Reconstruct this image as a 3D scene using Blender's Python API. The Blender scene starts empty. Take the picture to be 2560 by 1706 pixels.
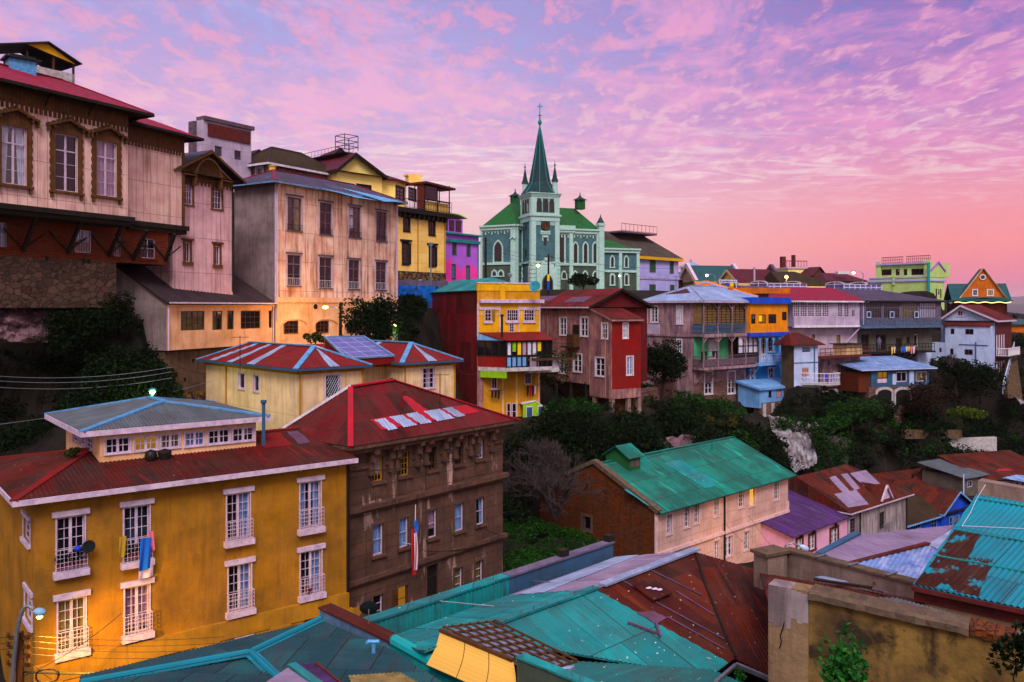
import bpy,math,random
import numpy as np
from mathutils import Vector as V,noise
R=math.radians
sc=bpy.context.scene
COL=sc.collection
rnd=random.Random(7)
F=2100.0
HY=770.0
CZ=24.0
# ---------------------------------------------------------------- camera
cam=bpy.data.objects.new("camera",bpy.data.cameras.new("camera"))
COL.objects.link(cam)
cam.location=(0,0,CZ)
cam.rotation_euler=(R(90),0,0)
cam.data.sensor_width=36
cam.data.lens=36*F/2560
cam.data.shift_y=-(853-HY)/2560
cam.data.clip_start=0.5
cam.data.clip_end=60000
sc.camera=cam
sc.view_settings.view_transform='Standard'
sc.view_settings.look='None'
sc.view_settings.gamma=1
sc.view_settings.use_curve_mapping=False
sc.view_settings.exposure=0.22
sc.cycles.max_bounces=6
sc.cycles.transparent_max_bounces=12
def hexc(h):
 h=h.lstrip('#')
 o=[]
 for i in(0,2,4):
  c=int(h[i:i+2],16)/255
  o.append(c/12.92 if c<=0.04045 else((c+0.055)/1.055)**2.4)
 return(*o,1.0)
class NT:
 """tiny node-tree helper"""
 def __init__(s,tree):
  s.t=tree
  tree.nodes.clear()
 def n(s,typ,ins=None,**kw):
  nd=s.t.nodes.new(typ)
  for k,v in kw.items():
   setattr(nd,k,v)
  for k,v in(ins or{}).items():
   s.set(nd.inputs[k],v)
  return nd
 def set(s,sock,v):
  if isinstance(v,bpy.types.NodeSocket):
   s.t.links.new(v,sock)
  else:
   sock.default_value=v
 def math(s,op,a,b=0.0,c=None,clamp=False):
  nd=s.n('ShaderNodeMath',operation=op,use_clamp=clamp)
  s.set(nd.inputs[0],a)
  s.set(nd.inputs[1],b)
  if c is not None:
   s.set(nd.inputs[2],c)
  return nd.outputs[0]
 def mix(s,a,b,f,blend='MIX'):
  nd=s.n('ShaderNodeMix',data_type='RGBA',blend_type=blend)
  s.set(nd.inputs[0],f)
  s.set(nd.inputs[6],a)
  s.set(nd.inputs[7],b)
  return nd.outputs[2]
 def rng(s,v,lo,hi,a=0.0,b=1.0,smooth=False):
  nd=s.n('ShaderNodeMapRange',clamp=True)
  if smooth:
   nd.interpolation_type='SMOOTHSTEP'
  s.set(nd.inputs[0],v)
  s.set(nd.inputs[1],lo);s.set(nd.inputs[2],hi)
  s.set(nd.inputs[3],a);s.set(nd.inputs[4],b)
  return nd.outputs[0]
 def noise(s,vec,scale,detail=4,rough=.55,dist=0.0):
  nd=s.n('ShaderNodeTexNoise',{'Vector':vec,'Scale':scale,'Detail':detail,'Roughness':rough,'Distortion':dist})
  return nd.outputs['Fac']
 def scl(s,vec,sx,sy,sz=1,off=(0,0,0),rot=0):
  return s.n('ShaderNodeMapping',{'Vector':vec,'Scale':(sx,sy,sz),'Location':off,'Rotation':(0,0,rot)}).outputs[0]
 def ramp(s,f,stops):
  nd=s.n('ShaderNodeValToRGB')
  cr=nd.color_ramp
  while len(cr.elements)<len(stops):
   cr.elements.new(0.5)
  for e,(p,c)in zip(cr.elements,stops):
   e.position=p
   e.color=hexc(c)if isinstance(c,str)else c
  s.set(nd.inputs[0],f)
  return nd.outputs[0]
  # ---------------------------------------------------------------- sky
SUN_AZ,SUN_EL=R(176),R(46)
w=bpy.data.worlds.new("World")
sc.world=w
w.use_nodes=True
t=NT(w.node_tree)
tc=t.n('ShaderNodeTexCoord').outputs['Generated']
sep=t.n('ShaderNodeSeparateXYZ',{'Vector':tc}).outputs
dx,dy,dz=sep[0],sep[1],sep[2]
el=t.rng(dz,0.0,0.40)
# warm side (right) and cool side (left) of the dusk sky, by elevation
left=t.ramp(el,[(0.0,'edb4b0'),(.14,'efbcbc'),(.28,'edbdca'),(.50,'d6a2d0'),(.76,'ab96d4'),(1.0,'8f8acc')])
right=t.ramp(el,[(0.0,'cc70aa'),(.07,'f06a9c'),(.17,'fb7f8e'),(.32,'ea88a8'),(.50,'cc78bc'),(.72,'9768ba'),(1.0,'7058aa')])
azf=t.rng(t.math('DIVIDE',dx,t.math('MAXIMUM',t.math('ABSOLUTE',dy),.2)),-.15,.55,0,1,True)
base=t.mix(left,right,azf)
# cloud sheet: view direction projected on a flat layer overhead
den=t.math('ADD',t.math('MAXIMUM',dz,0.0),.07)
pxy=t.n('ShaderNodeCombineXYZ',{0:t.math('DIVIDE',dx,den),1:t.math('DIVIDE',dy,den),2:0.0}).outputs[0]
big=t.noise(t.scl(pxy,1.0,.8,off=(3.1,.7,0)),1.0,5,.6,.4)
mid=t.noise(t.scl(pxy,1.2,.62,rot=R(20)),9.5,6,.6,.4)
fin=t.noise(t.scl(pxy,1.2,.6,rot=R(26),off=(9,4,0)),22,5,.62,.3)
cl=t.math('ADD',t.math('MULTIPLY',mid,.74),t.math('MULTIPLY',fin,.26))
# blue-lavender gaps between the patches, strongest high up
gap=t.rng(cl,.52,.40)
gapc=t.mix(hexc('9ca2e2'),hexc('6f68bc'),azf)
hi_f=t.rng(dz,.12,.27)
base=t.mix(base,gapc,t.math('MULTIPLY',t.math('MULTIPLY',gap,t.rng(big,.66,.34,.15,1)),t.math('MULTIPLY',hi_f,.85)))
blush=t.noise(t.scl(pxy,.9,.7,off=(1.3,5.2,0),rot=R(20)),2.2,7,.68,.5)
base=t.mix(base,t.mix(hexc('f6a9cf'),hexc('ee8fc6'),azf),t.math('MULTIPLY',t.rng(blush,.46,.60),t.rng(dz,.1,.22,.1,.7)))
# lit pink and cream patches
lit=t.rng(t.math('ADD',cl,t.math('MULTIPLY',big,.18)),.60,.69)
litc=t.ramp(el,[(0.0,'ffb6ac'),(.25,'fcccc8'),(.45,'eec6d2'),(.7,'e89cc2'),(1.0,'e488b6')])
base=t.mix(base,litc,t.math('MULTIPLY',lit,t.rng(dz,.10,.22,.05,.72)))
# long cream streaks about a third of the way up
strk=t.noise(t.scl(pxy,.8,1.6,rot=R(-10)),3.4,6,.62,.8)
band=t.math('MULTIPLY',t.rng(dz,.10,.145),t.rng(dz,.225,.16))
base=t.mix(base,hexc('fce6e2'),t.math('MULTIPLY',t.math('MULTIPLY',t.rng(strk,.50,.68),band),t.rng(azf,0,1,1.0,.55)))
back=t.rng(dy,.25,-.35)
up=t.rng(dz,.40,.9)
base=t.mix(base,hexc('e9e0dc'),t.math('MULTIPLY',t.math('MAXIMUM',back,up),.85))  # unseen sky turned near neutral to whiten the light on the houses
skyt=t.n('ShaderNodeTexSky',sky_type='NISHITA',sun_disc=False,sun_elevation=R(4),sun_rotation=SUN_AZ)
sky_s=t.n('ShaderNodeMix',data_type='RGBA',blend_type='ADD')
t.set(sky_s.inputs[0],0.03)
t.set(sky_s.inputs[6],base)
t.set(sky_s.inputs[7],skyt.outputs[0])
# unseen sky overhead and behind the viewer, brightened to light the facades
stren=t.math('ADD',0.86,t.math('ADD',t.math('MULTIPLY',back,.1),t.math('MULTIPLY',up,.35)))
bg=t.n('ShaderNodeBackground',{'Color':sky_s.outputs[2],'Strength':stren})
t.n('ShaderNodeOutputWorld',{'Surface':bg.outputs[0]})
sun=bpy.data.objects.new("sun",bpy.data.lights.new("sun",'SUN'))
COL.objects.link(sun)
sun.data.energy=2.7
sun.data.angle=R(24)
sun.data.color=(1.0,.92,.84)
# light travels from (sin az, cos az) direction above the horizon
sd=V((math.sin(SUN_AZ)*math.cos(SUN_EL),math.cos(SUN_AZ)*math.cos(SUN_EL),math.sin(SUN_EL)))
sun.rotation_euler=(-sd).to_track_quat('-Z','Y').to_euler()
sun.location=(0,-50,90)
MATS={}
def newmat(name):
 m=bpy.data.materials.new(name)
 m.use_nodes=True
 MATS[name]=m
 return m,NT(m.node_tree)
def pig(h):
 """paint colour with the strong pigment these houses have"""
 r,g,b,_=hexc(h)
 L=.3*r+.5*g+.2*b
 k=min(1.0,(L/.3)**.16)
 return(*[min(.9,max(.003,(L+(c-L)*1.22)*k))for c in(r,g,b)],1.0)
def surf(name,c1,c2=None,c3=None,rough=.85,ns=.8,lo=.4,hi=.65,amt=1.0,st=.6,sx=2.2,sy=.16,slo=.5,shi=.72,panel=None,brick=None,siding=None,bump=.15,bs=18,metal=0.0,stone=None,spec=.1,speck=None,seam=None,grime=.42,gs=1.0):
 """weathered surface in the face's own metric UV (u along the wall or eave, v up the wall or slope)"""
 m,t=newmat(name)
 uv=t.n('ShaderNodeTexCoord').outputs['UV']
 hexc=pig
 col=hexc(c1)
 h=None
 if c2:
  f=t.rng(t.noise(uv,ns,6,.62),lo,hi,0,amt)
  col=t.mix(col,hexc(c2),f)
 if brick:
  c,mortar,bw,bh=brick
  b=t.n('ShaderNodeTexBrick',{'Vector':uv,'Color1':(0,0,0,1),'Color2':(1,1,1,1),'Mortar':(.5,.5,.5,1),'Scale':1.0,'Mortar Size':bh*.12,'Mortar Smooth':.2,'Bias':0.0,'Brick Width':bw,'Row Height':bh})
  col=t.mix(col,hexc(c),t.math('MULTIPLY',b.outputs['Color'],.75))
  col=t.mix(col,hexc(mortar),b.outputs['Fac'])
  h=t.math('MULTIPLY',b.outputs['Fac'],-1.0)
 if stone:
  size,mortar=stone
  nz=t.n('ShaderNodeTexNoise',{'Vector':uv,'Scale':2.2,'Detail':3}).outputs['Color']
  sv=t.n('ShaderNodeVectorMath',{0:t.scl(uv,1,1.4),1:t.scl(nz,.35,.35)},operation='ADD').outputs[0]
  vo=t.n('ShaderNodeTexVoronoi',{'Vector':sv,'Scale':1/size,'Randomness':.95},feature='DISTANCE_TO_EDGE')
  vc=t.n('ShaderNodeTexVoronoi',{'Vector':sv,'Scale':1/size,'Randomness':.95})
  sx_=t.n('ShaderNodeSeparateColor',{0:vc.outputs['Color']}).outputs[0]
  col=t.mix(col,hexc(c3 or c1),t.math('MULTIPLY',sx_,.8))
  edge=t.rng(vo.outputs['Distance'],.0,.09)
  col=t.mix(hexc(mortar),col,edge)
  h=edge
 elif c3:
  f=t.rng(t.noise(t.scl(uv,sx,sy),1.6,6,.65,.3),slo,shi,0,st)
  col=t.mix(col,hexc(c3),f)
 if panel:
  pw,ph,pc,gap=panel
  b=t.n('ShaderNodeTexBrick',{'Vector':uv,'Color1':(0,0,0,1),'Color2':(1,1,1,1),'Mortar':(.5,.5,.5,1),'Scale':1.0,'Mortar Size':gap,'Mortar Smooth':.3,'Bias':-.1,'Brick Width':pw,'Row Height':ph},offset=.5)
  col=t.mix(col,hexc(pc),t.math('MULTIPLY',b.outputs['Color'],.8))
  dk=t.mix(col,(.012,.01,.012,1),.72)
  col=t.mix(col,dk,b.outputs['Fac'])
 if seam:
  sw,shh,sc_=seam
  b=t.n('ShaderNodeTexBrick',{'Vector':uv,'Scale':1.0,'Mortar Size':.018,'Mortar Smooth':.4,'Brick Width':sw,'Row Height':shh},offset=.0)
  col=t.mix(col,hexc(sc_),t.math('MULTIPLY',b.outputs['Fac'],.75))
 if speck:
  f=t.rng(t.noise(uv,6.5,2,.5),.70,.74)
  col=t.mix(col,hexc(speck),t.math('MULTIPLY',f,.8))
 if grime:
  g1=t.noise(t.scl(uv,3.2,.22,off=(5,2,0)),1.7,5,.7)
  g2=t.noise(uv,.45,5,.65)
  g3=t.rng(t.noise(uv,.3,3,.5,.5),.42,.62,.15*gs,gs)
  gf=t.math('MULTIPLY',t.math('SUBTRACT',1.0,t.math('MULTIPLY',t.math('MULTIPLY',t.rng(g1,.44,.66),g3),grime*1.1)),t.rng(g2,.38,.66,1,1-grime*.75))
  col=t.mix(col,t.mix(col,(.05,.035,.03,1),.9),t.math('SUBTRACT',1.0,gf))
 bn=t.noise(uv,bs,4,.6)
 if h is not None:
  bn=t.math('ADD',t.math('MULTIPLY',bn,.4),h)
 dist=.02
 if siding:
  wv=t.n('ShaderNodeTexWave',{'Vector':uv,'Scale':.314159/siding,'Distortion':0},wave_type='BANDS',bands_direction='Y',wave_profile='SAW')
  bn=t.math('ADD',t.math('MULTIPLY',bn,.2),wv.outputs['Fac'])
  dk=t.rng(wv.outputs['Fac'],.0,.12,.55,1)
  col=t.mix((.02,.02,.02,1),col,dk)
 bp=t.n('ShaderNodeBump',{'Strength':min(1,bump*2),'Distance':dist,'Height':bn})
 rg=t.rng(t.noise(uv,3.0,3),.3,.7,max(rough-.12,.05),min(rough+.1,1))
 p=t.n('ShaderNodeBsdfPrincipled',{'Base Color':col,'Roughness':rg,'Metallic':metal,'Specular IOR Level':spec,'Normal':bp.outputs[0]})
 t.n('ShaderNodeOutputMaterial',{'Surface':p.outputs[0]})
 return m
def plain(name,c,rough=.6,metal=0.0,c2=None,spec=.2):
 return surf(name,c,c2,rough=rough,metal=metal,ns=3.0,bump=.06,bs=30,spec=spec,grime=.2)
def emis(name,c,s):
 m,t=newmat(name)
 e=t.n('ShaderNodeEmission',{'Color':hexc(c),'Strength':s})
 t.n('ShaderNodeOutputMaterial',{'Surface':e.outputs[0]})
def leafmat(name,a,b,c):
 m,t=newmat(name)
 g=t.n('ShaderNodeNewGeometry')
 pos=g.outputs['Position']
 f=t.rng(t.noise(pos,.45,4),.38,.64)
 col=t.mix(hexc(a),hexc(b),f)
 col=t.mix(col,hexc(c),t.rng(g.outputs['Random Per Island'],.55,1.0,0,.8))
 p=t.n('ShaderNodeBsdfPrincipled',{'Base Color':col,'Roughness':.7,'Specular IOR Level':.08})
 tr=t.n('ShaderNodeBsdfTranslucent',{'Color':col})
 mx=t.n('ShaderNodeMixShader',{0:.2,1:p.outputs[0],2:tr.outputs[0]})
 t.n('ShaderNodeOutputMaterial',{'Surface':mx.outputs[0]})
def glassmat(name,tint,rough=.06):
 m,t=newmat(name)
 uv=t.n('ShaderNodeTexCoord').outputs['UV']
 bp=t.n('ShaderNodeBump',{'Strength':.25,'Distance':.02,'Height':t.noise(uv,2.5,2)})
 col=t.mix(hexc(tint),(.004,.004,.006,1),t.rng(t.noise(uv,1.2,3),.35,.6))
 p=t.n('ShaderNodeBsdfPrincipled',{'Base Color':col,'Roughness':rough,'Specular IOR Level':.5,'Normal':bp.outputs[0]})
 t.n('ShaderNodeOutputMaterial',{'Surface':p.outputs[0]})
def clearpane(name):
 m,t=newmat(name)
 tr=t.n('ShaderNodeBsdfTransparent',{'Color':(.78,.82,.85,1)})
 gl=t.n('ShaderNodeBsdfGlossy',{'Color':(.9,.9,.9,1),'Roughness':.04})
 mx=t.n('ShaderNodeMixShader',{0:.10,1:tr.outputs[0],2:gl.outputs[0]})
 t.n('ShaderNodeOutputMaterial',{'Surface':mx.outputs[0]})
glassmat('glass','14111c')
glassmat('glass_blue','22304a')
glassmat('glass_maroon','2a0d1c')
clearpane('clear_glass')
DS=1.0
def P(x,y,d):
 d=d*DS
 return V(((x-1280)/F*d,d,CZ+(HY-y)/F*d))
def zat(y,d):
 return CZ+(HY-y)/F*d*DS
Z3=V((0,0,1))
def v3(p,z):
 return V((p[0],p[1],z))
class MB:
 def __init__(s):
  s.v=[];s.f=[];s.uv=[];s.sm=False
 def poly(s,pts,uv=None):
  i=len(s.v)
  pts=[V(p)for p in pts]
  s.v+=pts
  s.f.append(tuple(range(i,i+len(pts))))
  if uv is None:
   n=V((0,0,0))
   for a in range(len(pts)):
    p,q=pts[a],pts[(a+1)%len(pts)]
    n+=V(((p.y-q.y)*(p.z+q.z),(p.z-q.z)*(p.x+q.x),(p.x-q.x)*(p.y+q.y)))
   if n.length<1e-12:
    n=V((0,-1,0))
   n.normalize()
   tt=Z3.cross(n)
   tt=V((1,0,0))if tt.length<.05 else tt.normalized()
   bb=n.cross(tt)
   uv=[(p.dot(tt),p.dot(bb))for p in pts]
  s.uv+=uv
 def box(s,o,a,b,c):
  """o corner, a b c edge vectors (right handed)"""
  o,a,b,c=V(o),V(a),V(b),V(c)
  if a.cross(b).dot(c)<0:
   a,b=b,a
  p=[o,o+a,o+a+b,o+b,o+c,o+a+c,o+a+b+c,o+b+c]
  for q in((3,2,1,0),(4,5,6,7),(0,1,5,4),(1,2,6,5),(2,3,7,6),(3,0,4,7)):
   s.poly([p[k]for k in q])
 def cbox(s,c,sx,sy,sz,rot=0.0):
  a=V((math.cos(rot),math.sin(rot),0))*sx
  b=V((-math.sin(rot),math.cos(rot),0))*sy
  s.box(V(c)-a/2-b/2,a,b,V((0,0,sz)))
 def bar(s,p,q,w,h=None,up=Z3):
  p,q=V(p),V(q)
  h=h or w
  d=q-p
  if d.length<1e-5:
   return
  e=d.normalized()
  a=e.cross(up)
  if a.length<1e-3:
   a=e.cross(V((1,0,0)))
  a.normalize()
  b=a.cross(e).normalized()
  s.box(p-a*w/2-b*h/2,a*w,d,b*h)
 def tube(s,pts,r,n=8,cap=True):
  pts=[V(p)for p in pts]
  rs=r if isinstance(r,(list,tuple))else[r]*len(pts)
  rings=[]
  pa=None
  for i,p in enumerate(pts):
   d=(pts[min(i+1,len(pts)-1)]-pts[max(i-1,0)]).normalized()
   a=d.cross(Z3)if pa is None else pa-d*pa.dot(d)
   if a.length<1e-3:
    a=d.cross(V((1,0,0)))
   a.normalize();pa=a
   b=d.cross(a)
   i0=len(s.v)
   s.v+=[p+(a*math.cos(k/n*2*math.pi)+b*math.sin(k/n*2*math.pi))*rs[i]for k in range(n)]
   rings.append(i0)
  for i in range(len(rings)-1):
   for k in range(n):
    k2=(k+1)%n
    s.f.append((rings[i]+k,rings[i]+k2,rings[i+1]+k2,rings[i+1]+k))
    s.uv+=[(k/n,i),((k+1)/n,i),((k+1)/n,i+1),(k/n,i+1)]
  if cap:
   for i0,rev in((rings[0],True),(rings[-1],False)):
    idx=list(range(i0,i0+n))
    if rev:
     idx.reverse()
    s.f.append(tuple(idx))
    s.uv+=[(0,0)]*n
 def lathe(s,c,prof,n=12):
  """prof: list of (radius, z) from bottom to top round the vertical axis through c"""
  c=V(c)
  rings=[]
  for r,z in prof:
   i0=len(s.v)
   s.v+=[c+V((math.cos(k/n*2*math.pi)*r,math.sin(k/n*2*math.pi)*r,z))for k in range(n)]
   rings.append(i0)
  for i in range(len(rings)-1):
   for k in range(n):
    k2=(k+1)%n
    s.f.append((rings[i]+k,rings[i]+k2,rings[i+1]+k2,rings[i+1]+k))
    s.uv+=[(k/n*3,i),((k+1)/n*3,i),((k+1)/n*3,i+1),(k/n*3,i+1)]
  for i0,rev in((rings[0],True),(rings[-1],False)):
   idx=list(range(i0,i0+n))
   if rev:
    idx.reverse()
   s.f.append(tuple(idx));s.uv+=[(0,0)]*n
 def build(s,name,mat,parent=None):
  me=bpy.data.meshes.new(name)
  off=V((0,0,0))
  p=parent
  while p is not None:
   off+=p.location
   p=p.parent
  me.from_pydata([v-off for v in s.v],[],s.f)
  ul=me.uv_layers.new(name="UVMap")
  ul.data.foreach_set('uv',[c for q in s.uv for c in q])
  me.materials.append(MATS[mat]if isinstance(mat,str)else mat)
  if s.sm:
   me.polygons.foreach_set('use_smooth',[True]*len(me.polygons))
  me.update()
  o=bpy.data.objects.new(name,me)
  COL.objects.link(o)
  if parent is not None:
   o.parent=parent
  return o
def tag(o,label=None,cat=None,group=None,kind=None):
 if label:o['label']=label
 if cat:o['category']=cat
 if group:o['group']=group
 if kind:o['kind']=kind
 return o
def thing(name,label,cat,loc,group=None):
 o=bpy.data.objects.new(name,None)
 COL.objects.link(o)
 o.location=loc
 o.empty_display_size=.3
 return tag(o,label,cat,group)
def solo(mb,name,mat,label,cat,group=None):
 """a thing that is one mesh, its origin at its base"""
 c=sum(mb.v,V((0,0,0)))/len(mb.v)
 c.z=min(v.z for v in mb.v)
 mb.v=[v-c for v in mb.v]
 o=mb.build(name,mat)
 o.location=c
 return tag(o,label,cat,group)
def clip_cols(poly2,us):
 out=[]
 n=len(poly2)
 for u in us:
  vs=[]
  for i in range(n):
   (u0,v0),(u1,v1)=poly2[i],poly2[(i+1)%n]
   if abs(u1-u0)<1e-9:
    if abs(u-u0)<1e-6:
     vs+=[v0,v1]
   elif min(u0,u1)-1e-7<=u<=max(u0,u1)+1e-7:
    vs.append(v0+(v1-v0)*(u-u0)/(u1-u0))
  out.append((min(vs),max(vs))if vs else None)
 return out
def sheet(mb,pts,per=.2,amp=.025,lift=0.0,thick=.06,flat=False):
 """corrugated metal over a planar convex outline, ribs running down the slope"""
 pts=[V(p)for p in pts]
 n=V((0,0,0))
 c=sum(pts,V((0,0,0)))/len(pts)
 for a in range(len(pts)):
  n+=(pts[a]-c).cross(pts[(a+1)%len(pts)]-c)
 n.normalize()
 if n.z<0:
  n=-n
  pts.reverse()
 tt=Z3.cross(n)
 tt=V((1,0,0))if tt.length<.01 else tt.normalized()
 bb=n.cross(tt)
 p2=[((p-c).dot(tt),(p-c).dot(bb))for p in pts]
 uo,vo=c.dot(tt),c.dot(bb)
 if flat or amp<=0:
  mb.poly([c+tt*u+bb*v+n*lift for u,v in p2],[(u+uo,v+vo)for u,v in p2])
 else:
  u0,u1=min(p[0]for p in p2),max(p[0]for p in p2)
  k=max(2,int((u1-u0)/per*4))
  us=sorted(set([u0+(u1-u0)*i/k for i in range(k+1)]+[p[0]for p in p2]))
  cols=clip_cols(p2,us)
  prev=None
  for u,cv in zip(us,cols):
   if cv is None:
    continue
   z=n*(amp*math.sin((u+uo)/per*2*math.pi)+lift)
   i=len(mb.v)
   mb.v+=[c+tt*u+bb*cv[0]+z,c+tt*u+bb*cv[1]+z]
   if prev is not None:
    pi,pu,pc=prev
    mb.f.append((pi,i,i+1,pi+1))
    mb.uv+=[(pu+uo,pc[0]+vo),(u+uo,cv[0]+vo),(u+uo,cv[1]+vo),(pu+uo,pc[1]+vo)]
   prev=(i,u,cv)
 if thick>0:
  lo=[c+tt*u+bb*v-n*thick for u,v in p2]
  top=[c+tt*u+bb*v+n*(lift-(0 if flat else amp))for u,v in p2]
  mb.poly(list(reversed(lo)))
  for a in range(len(lo)):
   b=(a+1)%len(lo)
   mb.poly([lo[a],lo[b],top[b],top[a]])
 return n
def plane_hit(p0,p1,p2):
 n=(p1-p0).cross(p2-p0)
 def hit(x,y):
  d=V(((x-1280)/F,1,(HY-y)/F))
  o=V((0,0,CZ))
  return o+d*((p0-o).dot(n)/d.dot(n))
 return hit
class Fac:
 """a vertical face from A to B, left to right as seen from outside"""
 def __init__(s,A,B):
  s.A=V((A[0],A[1]));s.B=V((B[0],B[1]))
  s.L=(s.B-s.A).length
  s.u=(s.B-s.A)/s.L
  s.n=V((s.u.y,-s.u.x))
 def pt(s,u,z,o=0.0):
  p=s.A+s.u*u+s.n*o
  return V((p.x,p.y,z))
 def ray(s,x,y,o=0.0):
  d=V(((x-1280)/F,1.0))
  q=s.A+s.n*o
  k=q.dot(s.n)/d.dot(s.n)
  return(d*k-q).dot(s.u),CZ+(HY-y)/F*k
 def box(s,mb,u0,u1,z0,z1,o0,o1):
  mb.box(s.pt(u0,z0,o0),v3(s.u*(u1-u0),0),V((0,0,z1-z0)),v3(s.n*(o1-o0),0))
 def rect(s,mb,u0,u1,z0,z1,o):
  mb.poly([s.pt(u0,z0,o),s.pt(u1,z0,o),s.pt(u1,z1,o),s.pt(u0,z1,o)])
 def bar(s,mb,a,b,w,o0,o1):
  """flat bar on the face between (u,z) points"""
  a,b=V(a),V(b)
  d=b-a
  q=V((-d.y,d.x)).normalized()*w/2
  mb.box(s.pt(*(a-q),o0),s.pt(*(b-q),o0)-s.pt(*(a-q),o0),s.pt(*(a+q),o0)-s.pt(*(a-q),o0),v3(s.n*(o1-o0),0))
def ref_line(x1,d1,x2,d2):
 d1,d2=d1*DS,d2*DS
 a=V(((x1-1280)/F*d1,d1));b=V(((x2-1280)/F*d2,d2))
 def at(x):
  sl=(x-1280)/F
  dd=b-a
  k=(a.x-sl*a.y)/(sl*dd.y-dd.x)
  return a+dd*k
 return at
def arch(wd,h,kind,n=7):
 """outline of an arched opening, from bottom left over the top to bottom right"""
 if kind=='pt':
  rise=min(wd*.87,h*.6)
  pts=[(0,0)]
  for i in range(n+1):
   a=i/n*math.pi/3
   pts.append((wd-wd*math.cos(a),h-rise+rise*math.sin(a)/.866))
  for i in range(n,-1,-1):
   a=i/n*math.pi/3
   pts.append((wd*math.cos(a),h-rise+rise*math.sin(a)/.866))
  pts.append((wd,0))
 else:
  rise=wd/2 if kind=='rd' else wd*.22
  pts=[(0,0)]
  for i in range(2*n+1):
   a=math.pi*(1-i/(2*n))
   pts.append((wd/2+wd/2*math.cos(a),h-rise+rise*math.sin(a)))
  pts.append((wd,0))
 out=[pts[0]]
 for p in pts[1:]:
  if abs(p[0]-out[-1][0])+abs(p[1]-out[-1][1])>1e-4:
   out.append(p)
 return out
GROUND=[]
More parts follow.
